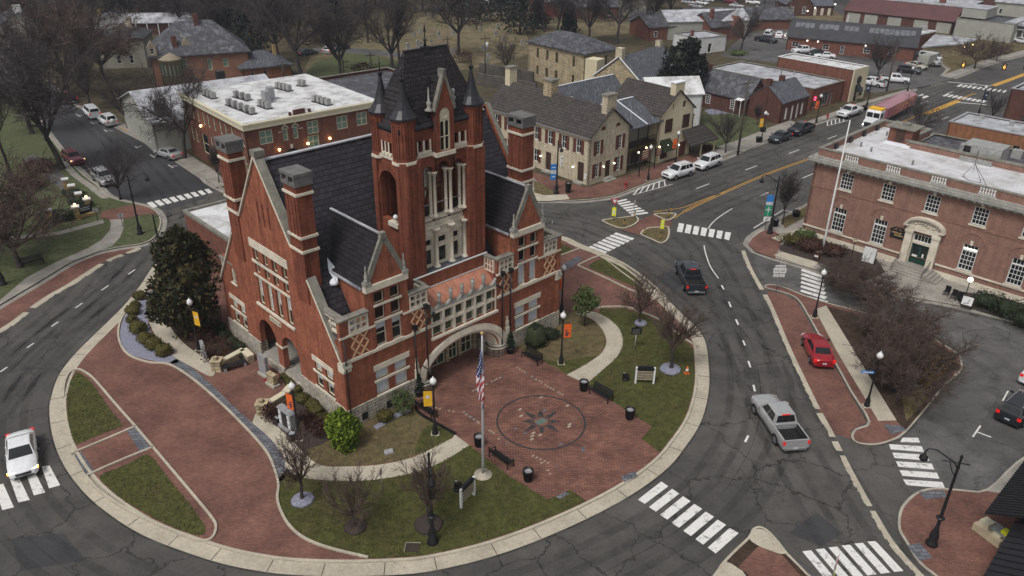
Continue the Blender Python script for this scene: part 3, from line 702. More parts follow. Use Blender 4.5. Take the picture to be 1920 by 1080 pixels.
psheet('island_nose',[(1348,1068),(1360,1052),(1385,1066),(1405,1082),(1395,1110),(1340,1100)],.112,'concrete',2)
psheet('island_brick',[(1385,1062),(1422,1024),(1466,1040),(1500,1078),(1530,1115),(1440,1130)],.112,'brick_paver')
sp=ccw(W([(1165,431),(1192,424),(1199,414),(1224,402),(1262,407),(1257,427),(1214,429),(1199,441)],0))
slab('splitter_paving',sp,-.05,.05,'brick_paver')
for q in([(1128,415),(1140,412),(1165,409),(1190,406.5),(1198,414),(1188,424),(1167,430),(1145,424)],[(1200,440),(1213,429),(1235,427),(1254,427),(1254,448),(1240,458),(1220,450)],[(1225,403),(1245,401),(1268,402),(1262,411),(1250,415),(1238,410)]):
 p=ccw(smooth(W(q),3));slab('splitter_lawn',p,-.05,.12,'brown_lawn');kerb('splitter_kerb',p,.2,0,.15,'concrete')
def quadlerp(q0,q1,n):
 for i in range(n):
  t=i/(n-1);yield[(a[0]+(b[0]-a[0])*t,a[1]+(b[1]-a[1])*t)for a,b in zip(q0,q1)]
def crosswalk(q0,q1,n,z=.014):
 m=MB();A,B=W(q0),W(q1)
 for q in quadlerp(A,B,n):m.face([(p[0],p[1],z)for p in ccw(q)])
 m.build('crosswalk','road_white',kind='structure')
crosswalk([(1240,903),(1253,912),(1209,945),(1196,937)],[(1368,990),(1385,1000),(1342,1038),(1327,1027)],7)
crosswalk([(1504,1034),(1520.7,1032),(1568,1087),(1550,1089)],[(1626,1015.7),(1641.7,1014.7),(1694,1070.7),(1676.7,1072.7)],6)
crosswalk([(1666.7,833),(1728,837),(1733,848),(1670,842.7)],[(1693,899),(1766.7,904),(1771.7,915.7),(1700,910)],5)
sheet('crosswalk',W([(1692,821),(1721,821),(1725,830),(1688,829)]),.014,'road_white')
crosswalk([(1504,504),(1543,516.7),(1541.7,522),(1501.7,508)],[(1502,551.7),(1553,565),(1547,570),(1500,555)],7)
crosswalk([(1155,436),(1189,447),(1185,450.7),(1150,439)],[(1108,461),(1139,472.7),(1133,476),(1102.7,464)],7)
crosswalk([(1153,377.5),(1174,373),(1177,375),(1157,380)],[(1182.5,401.7),(1213,397.5),(1216,400),(1185,405)],7)
crosswalk([(1273,418),(1283,420),(1279,436),(1269,434)],[(1360,435),(1370.7,436),(1367,450.7),(1357.7,448)],7)
crosswalk([(275,380.7),(285,378),(296,387),(286.7,390)],[(383,355.5),(391,354),(399,361),(391,363)],9)
crosswalk([(78,875),(93,873),(113,910),(92,916)],[(-43,924),(-24,919),(-4,966),(-26,971)],5)
crosswalk([(1766.7,179.7),(1776.7,175.8),(1780.8,177),(1770.8,181)],[(1837.5,191.7),(1844,188),(1850,189.7),(1843,193)],9)
crosswalk([(1793,161.7),(1801.7,158),(1806.7,159),(1797.5,163)],[(1879,172.5),(1885,169),(1888,170),(1882.5,174)],10)
crosswalk([(1718,180),(1728,176),(1733,178),(1722,181)],[(1727,183),(1737,179),(1742,181),(1731,185)],2)
def line(m,px,w=.11,z=.016,k=0,mi=0):
 L=W(px);L=smooth(L,k,False)if k else L
 a,b=offset(L,-w/2,False),offset(L,w/2,False)
 m.grid([[(*p,z),(*q,z)]for p,q in zip(a,b)],mi,False)
m=MB()
for u,v in((247,510),(197,540),(148,573),(103,608),(57,648),(7,693)):line(m,[(u-6.5,v+4.5),(u+6.5,v-4.5)],.14)
for u,v,du,dv in((1355,539,2,4),(1368.5,571,2,5),(1382,604,2.3,5),(1395,643,2,5),(1405,683,2,6),(1414,728,1.2,6),(1400,823,-3,6)):line(m,[(u-du,v-dv),(u+du,v+dv)],.16)
line(m,[(1373,391),(1347,408),(1334,420),(1328,429)],.12,k=4);line(m,[(1320,460),(1323,475),(1332,500),(1347,522)],.12,k=4)
line(m,[(1413,428),(1437,413)],.14);line(m,[(1437,413),(1468,394),(1487,398)],.14)
line(m,[(1416,371.5),(1438,361.5)],.13)
for t in range(9):
 a=(1304+t*0,353)
e43=Vector((cos(radians(42.6)),sin(radians(42.6)),0))
for px0,n in(((1305,354),9),((1417,371),6)):
 p0=G(*px0)
 for i in range(n):
  a=p0+e43*(11.5*i);b=a+e43*3.0;t=Vector((-e43.y,e43.x,0))*.07
  m.face([tuple(a-t+Vector((0,0,.016))),tuple(b-t+Vector((0,0,.016))),tuple(b+t+Vector((0,0,.016))),tuple(a+t+Vector((0,0,.016)))])
line(m,[(1795,192),(1840,195.5),(1850,197)],.4);line(m,[(1777,153.5),(1858,161.5)],.4)
for a,b,c in(((253,274.5),(258,278),(266,274)),((281,290),(291,296),(296,291.5)),((315,309),(325,315),(333,311)),((142,214),(151,219),(157,216)),((170,229),(176,233),(187,230)),((195,243),(200,247),(213,245))):
 line(m,[a,b],.12);line(m,[((a[0]+b[0])/2,(a[1]+b[1])/2),c],.12)
line(m,[(165,315),(175,320)],.12);line(m,[(156,321),(168,317)],.12)
line(m,[(1280+1830/3,720+40/3),(1280+1800/3,720+95/3)],.12);line(m,[(1280+1675/3,720+235/3),(1280+1632/3,720+298/3)],.12);line(m,[(1280+1655/3,720+270/3),(1280+1735/3,720+300/3)],.12)
def hatch(a,b,c,d,n):
 line(m,[a,b],.1);line(m,[d,c],.1)
 for i in range(n):
  t=(i+.5)/n;line(m,[(a[0]+(b[0]-a[0])*t,a[1]+(b[1]-a[1])*t),(d[0]+(c[0]-d[0])*(t-.12),d[1]+(c[1]-d[1])*(t-.12))],.16)
hatch((1195,353),(1250,337),(1262,345),(1190,365),6);hatch((1548,229),(1585,219),(1590,226),(1552,236),5)
m.build('lane_marking','road_white',kind='structure')
m=MB()
for dd in(-.16,.16):
 L=offset(smooth(W([(1283,397),(1300,388),(1330,374),(1360,360),(1440,325.5),(1520,297)]),3,False),dd,False)
 a,b=offset(L,-.06,False),offset(L,.06,False);m.grid([[(*p,.016),(*q,.016)]for p,q in zip(a,b)],0,False)
p0=G(1520,297)
for dd in(-.16,.16):
 t=Vector((-e43.y,e43.x,0));a=p0+t*dd;b=a+e43*62
 m.face([tuple(a-t*.06+Vector((0,0,.016))),tuple(b-t*.06+Vector((0,0,.016))),tuple(b+t*.06+Vector((0,0,.016))),tuple(a+t*.06+Vector((0,0,.016)))])
line(m,[(1360,360),(1320,374),(1285,388),(1250,394),(1225,397)],.12,k=4);line(m,[(1283,397),(1272,404),(1264,410)],.12,k=3)
p0=G(1770,208)
line(m,[(1735,214),(1797,189)],1.1,.015);line(m,[(1862,161),(1925,138)],1.1,.015)
line(m,[(1514/6+0,180+430/6),(1680/6,180+520/6)],.15,.16);line(m,[(228,241),(240,247)],.2,.16)
m.build('lane_marking','road_yellow',kind='structure')
def wear(L,offs,w,z,mat,closed=False):
 m=MB()
 for d in offs:a,b=offset(L,d-w/2,closed),offset(L,d+w/2,closed);r=[[(*p,z),(*q,z)]for p,q in zip(a,b)];m.grid(r+(r[:1]if closed else[]),0,False)
 m.build('tyre_track',mat,kind='structure')
wear(isl,(-1.7,-3.1,-5.0,-6.4),.55,.003,'tyre_wear',True);wear(isl,(-4.0,),.06,.0034,'oil_stain',True);wear(isl,(-.06,),.14,.0036,'oil_stain',True)
Lr=smooth(W([(1640,1060),(1560,930),(1500,830),(1450,730),(1405,620),(1365,530),(1330,470),(1300,440)]),5,False)
wear(Lr,(-2.4,-.9,1.0,2.5),.6,.003,'tyre_wear')
Lm=[tuple((G(1305,354)+e43*(i*8))[:2])for i in range(-1,13)]
wear(Lm,(-2.6,-1.2,1.2,2.6,-5.4,-6.8),.55,.003,'tyre_wear');wear(Lm,(0.,),.06,.0034,'oil_stain')
Ll=smooth(W([(150,205),(200,245),(260,300),(300,345),(330,390),(300,470),(230,540),(120,620),(20,710),(-40,780)]),5,False);wear(Ll,(-2.2,-.8,.8,2.2),.55,.0045,'tyre_wear')
for q in([(1700,720),(1760,730),(1830,690),(1880,700),(1850,780),(1800,850),(1740,890),(1700,850),(1720,790)],[(1780,620),(1900,640),(1950,700),(1880,740),(1830,680)]):sheet('salt_stain',ccw(smooth(W(q),4)),.0075,'salt_stain')
for q in([(1480,1000),(1530,960),(1580,1000),(1540,1025)],[(600,1095),(700,1090),(720,1100),(600,1110)],[(1230,520),(1260,505),(1280,535),(1262,548)],[(20,1010),(120,1000),(160,1050),(40,1070)]):sheet('road_patch',W(q),.0028,'new_asphalt')
psheet('side_street',[(60,160),(143,196),(213,234),(305,282),(383,334),(402,352),(385,372),(310,395),(285,388),(258,381),(222,373),(200,363),(165,332),(140,308),(100,260),(60,200)],.004,'new_asphalt')
def inside(p,P):
 c=False;j=len(P)-1
 for i in range(len(P)):
  if(P[i][1]>p[1])!=(P[j][1]>p[1])and p[0]<(P[j][0]-P[i][0])*(p[1]-P[i][1])/(P[j][1]-P[i][1])+P[i][0]:c=not c
  j=i
 return c
def scatter(P,n,rn,grow_=.12):
 P=offset(ccw(P),-grow_);xs=[p[0]for p in P];ys=[p[1]for p in P];out=[]
 while len(out)<n:
  p=(rn.uniform(min(xs),max(xs)),rn.uniform(min(ys),max(ys)))
  if inside(p,P):out.append(p)
 return out
LAWNS=[o for o in COL.objects if o.name.split('.')[0]in('front_lawn','right_lawn','wedge_lawn','bed_corner_grass')]
gm_=MB();lm_=MB();rg=random.Random(12)
for o in LAWNS:
 P=[(v.co.x,v.co.y)for v in o.data.vertices];A_=abs(area(P))
 for x,y in scatter(P,int(A_*62),rg,.07):
  h=rg.uniform(.04,.12);a=rg.uniform(0,6.28);w=rg.uniform(.02,.05);lx,ly=rg.uniform(-.06,.06),rg.uniform(-.06,.06);z=Z2-.004
  gm_.face([(x-cos(a)*w,y-sin(a)*w,z),(x+cos(a)*w,y+sin(a)*w,z),(x+lx,y+ly,z+h)])
 for x,y in scatter(P,int(A_*.7),rg,.9):
  a=rg.uniform(0,6.28);s=rg.uniform(.03,.07);z=Z2+.03
  lm_.face([(x+s*cos(a+k*1.57),y+s*sin(a+k*1.57)*.7,z+rg.uniform(0,.03))for k in range(4)])
gm_.build('grass_blades','grass_blade',kind='stuff');lm_.build('leaf_litter','dead_leaf',kind='stuff')
ct=thing('courthouse','red brick courthouse with tall slate roofed bell tower, in the centre of the roundabout','courthouse',CO,CY)
FF=Fr((0,0,0),(1,0,0),(0,1,0));FG=Fr((.45,0,0),(0,1,0),(1,0,0))
XL,XR,DB,CXM=.45,22.45,18.6,11.45
fh=[]
lowL=[(3.05,4.2),(4.75,5.85)];lowR=[(17.22,18.33),(18.8,19.95)]
for u0,u1 in lowL+lowR:fh+=[rect(u0,u1,1.8,2.93),rect(u0,u1,3.12,3.93)]
dorm=[[(3.38,4.27),(4.76,5.62)],[(17.48,18.32),(18.78,19.6)]]
for D in dorm:
 for u0,u1 in D:fh+=[rect(u0,u1,9.3,10.22),rect(u0,u1,8.0,9.12),rect(u0,u1,5.86,7.8)]
fh.append(rect(8.42,14.85,4.66,6.62))
pan=[(1.2,2.7),(6.42,7.95),(15.35,16.8),(20.48,21.95)]
for u0,u1 in pan:fh.append(rect(u0,u1,7.9,8.85))
fh.append([(7.7,0),(15.3,0)]+arc(7.7,15.3,.9,22,2.5))
fo=[(XL,0),(7.69,0),(15.31,0),(XR,0),(XR,9.0),(20.3,9.0),(20.3,10.45),(16.82,10.45),(16.82,9.0),(15.1,9.0),(15.1,6.7),(8.1,6.7),(8.1,9.0),(6.25,9.0),(6.25,10.45),(2.8,10.45),(2.8,9.0),(XL,9.0)]
ar=[(15.3,.001)]+arc(7.7,15.3,.9,22,2.5)+[(7.7,.001)]
fo=[(XL,0),(7.7,0)]+[(15.3+7.7-u,z)for u,z in arc(7.7,15.3,.9,22,2.5)]+[(15.3,0),(XR,0)]+fo[4:]
fh.pop()
m=MB();m.wall(FF,fo,fh,.32)
gh=[]
cols=[(11.04,11.82),(9.55,10.3),(8.16,8.9),(6.66,7.44)]
for u0,u1 in cols:gh+=[rect(u0,u1,9.68,10.72),rect(u0,u1,8.5,9.44),rect(u0,u1,5.8,8.26)]
gh.append(rect(15.75,16.55,5.95,7.3))
gl=[(15.0,15.95),(16.4,17.35)];gr=[(1.65,2.6),(3.15,4.1)]
for u0,u1 in gl+gr:gh+=[rect(u0,u1,1.9,3.12),rect(u0,u1,3.3,4.08)]
A1,A2=(9.97,12.77),(6.42,9.08)
for u0 in(9.78,8.98,8.18):gh.append(rect(u0,u0+.2,13.15,14.95))
SL=1.47;AP=9.2
rk=[(0.0,6.0),(3.6,11.0),(3.6,13.05),(5.4,13.05),(AP,18.55),(13.0,13.05),(14.85,13.05),(14.85,11.0),(DB,5.7)]
go=[(0.0,0),(A2[0],0)]+[(A2[0],.75)]+[(A2[0]+A2[1]-u,z)for u,z in arc(*A2,2.95,12)]+[(A2[1],.75),(A1[0],.75)]+[(A1[0]+A1[1]-u,z)for u,z in arc(*A1,2.95,12)]+[(A1[1],.75),(A1[1],0),(DB,0)]+rk[::-1]
m.wall(FG,go,gh,.45)
FGr=Fr((XR,0,0),(0,1,0),(-1,0,0))
m.wall(FGr,[(0,0),(DB,0)]+rk[::-1],[],.4)
m.wall(Fr((0,DB,0),(1,0,0),(0,-1,0)),rect(XL,XR,0,6),[],.3)
for(x0,x1,ax)in((2.8,6.25,4.52),(16.82,20.3,18.56)):
 m.wall(Fr((0,.02,0),(1,0,0),(0,1,0)),[(x0+.25,10.95),(x1-.25,10.95),(ax,14.1)],[],.25)
 for x in(x0,x1):
  m.face([(x,0.3,7.6),(x,.3,10.75),(x,4.3,10.75),(x,2.0,7.6)])
for xx,s in((1.05,1),(21.85,-1)):
 pass
m.box(8.1,15.1,1.5,1.85,6.4,9.15)
for x in(8.1,15.0):m.box(x,x+.1,.32,1.5,6.4,9.0)
m.box(.62,3.0,16.2,18.4,5,7.75)
for x in(XL-.06,XR-.36):m.box(x,x+.42,-.07,.3,1.7,9.0)
for x in(2.8,5.85,16.82,19.9):m.box(x,x+.4,-.05,.25,5.8,10.45)
m.build('wall','court_brick',ct)
m=MB()
for u0,u1 in((XL-.12,7.05),(15.95,XR+.12)):
 m.box(u0,u1,-.13,.2,0,1.7)
m.box(XL-.13,XL+.2,.2,6.42,0,1.7);m.box(XL-.13,XL+.2,12.77,DB,0,1.7)
m.box(XL-.13,XL+.45,6.42,9.08,0,.62);m.box(XL-.13,XL+.45,9.97,12.77,0,.62);m.box(XL-.13,XL+.7,9.08,9.97,0,.95)
m.box(XL+.2,XL+.5,6.1,6.42,.0,1.75);m.box(XL+.2,XL+.5,12.77,13.1,0,1.75)
m.box(XR,XR+.14,.2,DB,0,1.7)
m.build('stone_base','limestone_block',ct)
m=MB()
for a,b in((1.5,2.0),(3.7,4.2)):m.box(a,b,-.16,-.11,.35,.95)
m.build('cellar_vent','dark_sign',ct)
m=MB();m.face([(XL,5.2,.78),(4,5.2,.78),(4,14,.78),(XL,14,.78)]);m.build('porch_floor','old_concrete',ct)
m=MB();m.box(4,4.2,5.2,14,.7,5.2);m.box(XL+.4,4,13.9,14.1,.7,5.2);m.box(XL+.4,4,5.1,5.3,.7,5.2);m.box(XL+.4,4.1,5.2,14,5.1,5.2);m.build('porch_wall','court_brick',ct)
m=MB();m.box(XL-.05,XL+.55,9.0,10.05,2.75,2.92);m.build('porch_pier_trim','stone_trim',ct)
m=MB();m.box(3.9,4.0,10.6,12.0,.78,3.2);m.box(3.9,4.0,7.2,8.4,.78,3.2);m.build('porch_door','door_wood',ct)
m=MB()
def fb(u0,u1,z0,z1,d0,d1=.1):m.fbox(FF,u0,u1,z0,z1,d0,d1)
def gb(u0,u1,z0,z1,d0,d1=.1):m.fbox(FG,u0,u1,z0,z1,d0,d1)
for D in(lowL,lowR):
 a,b=D[0][0],D[1][1]
 fb(a-.15,b+.25,3.93,4.4,-.05);fb(a-.15,b+.2,2.93,3.12,-.09);fb(a-.05,b+.05,1.66,1.8,-.18)
for D in dorm:
 a,b=D[0][0],D[1][1]
 fb(a-.1,b+.1,9.12,9.3,-.06);fb(a-.1,b+.1,7.8,8.0,-.06)
 fb(a-.7,b+.7,10.44,10.93,-.14,.3)
 fb(a-.08,b+.08,5.8,5.87,-.12)
fb(XL-.1,8.3,5.58,5.8,-.13);fb(15.05,XR+.1,5.58,5.8,-.13)
for u0,u1 in((XL-.14,XL+.55),(XR-.5,XR+.14)):fb(u0,u1,4.92,5.58,-.16,.35)
for u0,u1 in((XL-.08,3.3),(5.75,8.15),(15.05,17.4),(19.75,XR+.06)):fb(u0,u1,7.62,7.78,-.1)
fb(8.2,15.08,4.44,4.62,-.22);fb(8.3,8.42,4.62,6.62,-.06);fb(14.85,14.97,4.62,6.62,-.06);fb(8.3,14.97,6.62,6.82,-.06)
for i in range(1,6):u=8.42+(14.85-8.42)*i/6;fb(u-.11,u+.11,4.62,6.62,-.05,.25)
fb(8.42,14.85,5.5,5.7,-.02,.25)
gb(6.38,12.18,10.72,11.42,-.05);gb(6.55,12.05,9.44,9.68,-.06);gb(6.55,12.05,8.26,8.46,-.06);gb(6.4,12.25,5.6,5.8,-.14)
gb(14.85,17.62,4.08,4.5,-.05);gb(14.8,17.6,3.12,3.3,-.09);gb(1.45,4.35,4.08,4.52,-.05);gb(1.45,4.3,3.12,3.3,-.09)
gb(14.9,17.5,1.76,1.9,-.1);gb(1.5,4.25,1.76,1.9,-.1);gb(15.65,16.65,5.8,5.95,-.1)
gb(-.1,.5,4.92,5.58,-.16)
for u in(6.72,16.2):
 fb(u-.2,u+.2,.9,2.5,-.2);fb(u-.14,u+.14,2.5,3.1,-.14);fb(u-.08,u+.08,3.1,3.5,-.1)
m.build('stone_trim','stone_trim',ct)
def lattice(m,fr,u0,u1,z0,z1,nx,nz,d0,d1,w=.1):
 m.fbox(fr,u0-w,u1+w,z0-w,z0,d0,d1);m.fbox(fr,u0-w,u1+w,z1,z1+w,d0,d1);m.fbox(fr,u0-w,u0,z0,z1,d0,d1);m.fbox(fr,u1,u1+w,z0,z1,d0,d1)
 for i in range(1,nx):u=u0+(u1-u0)*i/nx;m.fbox(fr,u-w/2,u+w/2,z0,z1,d0+.02,d1-.02)
 for j in range(1,nz):z=z0+(z1-z0)*j/nz;m.fbox(fr,u0,u1,z-w/2,z+w/2,d0+.03,d1-.03)
FS1=Fr((.62,0,0),(0,1,0),(1,0,0));FS2=Fr((15.0,0,0),(0,1,0),(1,0,0));FS3=Fr((8.05,0,0),(0,1,0),(-1,0,0));FS4=Fr((22.3,0,0),(0,1,0),(-1,0,0))
for u0,u1 in pan:
 m=MB();lattice(m,FF,u0+.06,u1-.06,7.92,8.8,3,2,-.06,.22,.12);m.build('parapet_panel','stone_trim',ct)
for fr,a,b in((FS1,.65,2.9),(FS2,.4,1.3),(FS3,.4,1.3),(FS4,.65,2.9)):
 m=MB();lattice(m,fr,a,b,7.92,8.8,3,2,-.05,.18,.12);m.build('parapet_panel','stone_trim',ct)
m=MB();lattice(m,Fr((.55,0,0),(0,1,0),(1,0,0)),16.4,18.2,6.0,7.4,5,3,-.05,.18,.12);m.build('parapet_panel','stone_trim',ct)
m=MB()
for u0,u1 in pan:
 w=(u1-u0);c=(u0+u1)/2
 def P(i,j):return FF(c+(i*.36)*w/1.5*1.0,6.72+j*.46,-.03)
 segs=[]
 for i0 in(-1,1):
  segs+=[((i0,2),(i0*2,1.0))]if False else[]
 for a,b in(((-2,2),(2,-2)),((2,2),(-2,-2)),((0,2),(-2,0)),((0,2),(2,0)),((0,-2),(-2,0)),((0,-2),(2,0))):
  m.bar(P(*a),P(*b),.12,.05,0,(0,1,0))
m.build('lozenge_panel','lozenge',ct)
for u0,u1 in lowL+lowR:
 window(ct,FF,u0,u1,1.8,2.93,1,1,.16,mats=('stone_trim','window_glass'),blind=.97);window(ct,FF,u0,u1,3.12,3.93,1,1,.16,mats=('stone_trim','window_glass'),blind=.97)
for k,D in enumerate(dorm):
 for u0,u1 in D:
  window(ct,FF,u0,u1,9.3,10.22,1,1,.24,.05,mats=('stone_trim','black_glass'));window(ct,FF,u0,u1,8.0,9.12,1,1,.24,.05,mats=('stone_trim','black_glass'))
  window(ct,FF,u0,u1,5.86,7.8,1,2,.2,.06,mats=('stone_trim','window_glass'),blind=.97 if k else .3)
for i in range(6):
 w=(14.85-8.42)/6;u=8.42+w*i
 for z0,z1 in((4.66,5.5),(5.7,6.62)):window(ct,FF,u+.11,u+w-.11,z0,z1,1,1,.22,.05,mats=('stone_trim','green_glass'))
for i,(u0,u1)in enumerate(cols):
 window(ct,FG,u0,u1,9.68,10.72,1,1,.24,.05,mats=('cream_trim','black_glass'));window(ct,FG,u0,u1,8.5,9.44,1,1,.24,.05,mats=('cream_trim','black_glass'))
 window(ct,FG,u0,u1,5.8,8.26,1,2,.2,.09,mats=('cream_trim','window_glass'),blind=(.75,.98,.6,.5)[i])
window(ct,FG,15.75,16.55,5.95,7.3,1,2,.16,mats=('cream_trim','window_glass'),blind=.9)
for u0,u1 in gl+gr:
 window(ct,FG,u0,u1,1.9,3.12,1,1,.18,mats=('cream_trim','window_glass'),blind=.5);window(ct,FG,u0,u1,3.3,4.08,1,1,.18,mats=('cream_trim','window_glass'),blind=.9)
m=MB();gbx=lambda u0,u1,z0,z1,d0,d1:m.fbox(FG,u0,u1,z0,z1,d0,d1)
gbx(8.75,10.45,4.86,4.92,-.06,.0);gbx(8.75,10.45,5.2,5.26,-.06,0);gbx(8.75,8.82,4.92,5.2,-.06,0);gbx(10.38,10.45,4.92,5.2,-.06,0)
pq=m.build('plaque_frame','cream_trim',ct)
m=MB();m.fbox(FG,8.82,10.38,4.92,5.2,-.035,.0);pq2=m.build('plaque','bronze',ct)
m=MB();x=8.95
for w in(.1,.16,.08,.14,.1,.18,.09,.12):m.fbox(FG,10.25-(x-8.95),10.25-(x-8.95)+w,5.0,5.12,-.045,-.03);x+=w+.05
m.build('lettering','cream_trim',pq2)
m=MB()
fb_=lambda u0,u1,z0,z1,d0,d1:m.fbox(FF,u0,u1,z0,z1,d0,d1)
fin=[9.2,10.33,11.45,12.57,13.7]
edge_=[8.3]+fin+[14.97]
for i in range(6):
 a,b=edge_[i],edge_[i+1];n=6
 for k in range(n):
  t0,t1=k/n,(k+1)/n;q=lambda t:7.0+.48*(2*t-1)**2
  m.hexa([FF(a+(b-a)*t0,6.82,-.05),FF(a+(b-a)*t1,6.82,-.05),FF(a+(b-a)*t1,6.82,.2),FF(a+(b-a)*t0,6.82,.2),FF(a+(b-a)*t0,q(t0),-.05),FF(a+(b-a)*t1,q(t1),-.05),FF(a+(b-a)*t1,q(t1),.2),FF(a+(b-a)*t0,q(t0),.2)])
m.build('crest','grey_stone',ct)
for u in fin:
 m=MB();m.lathe([(.15,7.2),(.12,7.5),(.17,7.62),(.1,7.72),(.2,7.95),(.17,8.08),(.05,8.16),(.09,8.22),(.01,8.32)],(u,.07,0),8);m.build('finial','grey_stone',ct)
m=MB();m.face([(8.1,.2,7.0),(15.1,.2,7.0),(15.1,1.5,8.0),(8.1,1.5,8.0)])
for i in range(1,10):u=8.1+7*i/10;m.bar((u,.22,7.03),(u,1.48,8.02),.03,.04)
m.build('deck_roof','salmon_roof',ct)
m=MB();m.box(8.1,15.1,1.44,1.5,8.0,8.07);m.box(7.9,15.3,1.38,1.5,9.15,9.22);m.build('flashing','white_metal',ct)
m=MB();m.box(7.9,15.3,1.46,2.3,9.15,9.2);m.build('tower_ledge','frost_slate',ct)
m=MB();n=26
def ell(r,z,zc,k):return[(CXM-r*cos(pi*i/k),zc+z*sin(pi*i/k))for i in range(k+1)]
prof=[(4.74,3.24,.02),(4.74,3.24,-.2),(4.2,2.76,-.24),(4.17,2.73,-.12),(3.92,2.5,-.08),(3.9,2.48,.04),(3.66,2.27,.3),(3.64,2.25,.4),(3.45,2.08,.75),(3.4,2.04,1.5)]
m.grid([[(u,d,z)for u,z in ell(rx,rz,.98,n)]for rx,rz,d in prof],0,False,False)
m.build('entrance_arch','stone_trim',ct)
for c in(CXM-4.0,CXM+4.0):
 m=MB();m.lathe([(.92,0),(.92,.86),(.99,.9),(.99,1.06),(.8,1.1)],(c,.42,0),20);m.box(c-.7,c+.7,.4,2.0,0,1.05);m.build('arch_pier','limestone_block',ct)
m=MB();m.box(7.2,15.7,2.4,2.6,0,4.2);m.box(7.2,15.7,.35,2.4,3.95,4.1);m.box(7.0,7.2,.35,2.6,0,4.1);m.box(15.7,15.9,.35,2.6,0,4.1);m.build('porch_wall','limestone_block',ct)
for u0,u1 in((8.3,9.3),(9.75,11.25),(11.65,12.6),(13.0,14.2)):
 FD=Fr((0,2.3,0),(1,0,0),(0,1,0));w=window(ct,FD,u0,u1,.1,2.9,2,3,0,.09,.05,('cream_trim','green_glass'));w.name='entrance_door' if u0==9.75 else 'window'
m=MB()
for u in(8.05,9.52,11.45,12.8,14.5):m.box(u-.16,u+.16,2.05,2.35,0,3.4)
m.box(7.9,14.8,1.95,2.4,0,.12)
m.build('porch_column','tan_stone',ct)
m=MB();m.ball((13.9,1.5,2.5),.14,8,6);m.build('porch_lamp','lamp_white',ct)
for u,d in((7.1,-1.2),(14.75,1.6)):
 m=MB();m.bar((u,1.0 if u>10 else -.2,2.75),(u,d,2.75),.06);m.lathe([(.05,-.2),(.2,-.12),(.24,.25),(.28,.3),(.1,.5),(.03,.6)],(u,d,2.3),8);m.build('wall_lantern','black_iron',ct)
for u,z in((6.62,6.1),(7.7,7.5),(15.55,7.6),(16.45,7.6)):
 m=MB();m.tube([(u,-.18,.3),(u,-.18,z)],.07,6);m.box(u-.16,u+.16,-.36,-.05,z,z+.35);m.build('drain_pipe','black_iron',ct)
m=MB();m.tube([(7.75,-.22,6.2),(8.5,-.2,6.9)],.08,6);m.tube([(15.4,-.22,6.6),(14.9,-.15,6.9)],.08,6);m.tube([(XL+.12,-.2,.2),(XL+.12,-.2,7.6)],.06,6);m.build('drain_pipe','black_iron',ct)
def rz(b):return 17.95-1.43*abs(b-AP)
m=MB()
m.hexa([(XL+.45,1.6,rz(1.6)),(XR-.4,1.6,rz(1.6)),(XR-.4,AP,17.95),(XL+.45,AP,17.95),(XL+.45,1.6,rz(1.6)+.12),(XR-.4,1.6,rz(1.6)+.12),(XR-.4,AP,18.1),(XL+.45,AP,18.1)])
m.hexa([(XL+.45,AP,17.95),(XR-.4,AP,17.95),(XR-.4,17.6,rz(17.6)),(XL+.45,17.6,rz(17.6)),(XL+.45,AP,18.1),(XR-.4,AP,18.1),(XR-.4,17.6,rz(17.6)+.12),(XL+.45,17.6,rz(17.6)+.12)])
rf=m.build('roof','main_slate',ct)
m=MB();m.bar((XL+.5,AP,18.14),(XR-.5,AP,18.14),.34,.1);m.build('ridge_cap','frost_roof',rf)
m=MB()
for x0,x1 in((.6,2.8),(6.25,8.1),(15.1,16.82),(20.3,22.3)):m.box(x0,x1,.2,2.4,7.5,7.62)
m.box(.6,3,16,18.2,7.5,7.62)
m.build('terrace','dusted_roof',ct)
m=MB()
for x0,x1,y0,y1 in((1.1,2.1,.5,1.5),(15.4,16.4,.6,1.4),(20.9,21.9,.6,1.6),(.9,2.3,16.5,17.8)):
 m.lathe([(.01,7.88),(.3,7.86),(.52,7.74),(.6,7.6)],((x0+x1)/2,(y0+y1)/2,0),9)
m.build('snow_patch','snow',ct)
for(x0,x1,ax,rl_)in((2.62,6.42,4.52,0),(16.65,20.48,18.56,0)):
 m=MB();zr,ze=14.15,10.72;br_,be=AP-(17.95-zr)/1.43+.3,AP-(17.95-ze)/1.43+.2
 for xe in(x0,x1):
  m.hexa([(xe,.28,ze),(ax,.28,zr),(ax,br_,zr),(xe,be,ze),(xe,.28,ze+.14),(ax,.28,zr+.14),(ax,br_,zr+.14),(xe,be,ze+.14)])
 r2=m.build('dormer_roof','dormer_slate',ct)
 m=MB();m.bar((ax,.3,zr+.17),(ax,br_,zr+.17),.2,.08)
 for xe in(x0,x1):m.bar((xe,.3,ze-.02),(xe,be-.3,ze-.02),.16,.18)
 m.build('snow_edge','frost_roof',r2)
 m=MB()
 for xe in(x0+.22,x1-.22):
  m.bar((xe,.08,10.9),(ax,.08,14.24),.4,.2,0,(0,1,0))
 m.box(ax-.2,ax+.2,-.06,.34,14.05,14.5);m.build('gable_coping','coping',ct)
 for xe in(x0+.3,x1-.3):
  m=MB();m.box(xe-.24,xe+.24,-.16,.3,10.9,11.2);m.lathe([(.16,11.2),(.2,11.35),(.1,11.45),(.16,11.6),(.1,11.75),(.05,12.2),(.07,12.25),(.02,12.45)],(xe,.07,0),8);m.build('finial','grey_stone',ct)
m=MB();m.face([(2.55,3.3,10.0),(2.78,3.4,10.9),(2.7,4.6,11.6),(2.4,4.1,10.75)]);m.lathe([(.4,0),(.35,.2),(.05,.45)],(2.45,3.6,9.95),7);m.build('snow_patch','snow',ct)
m=MB()
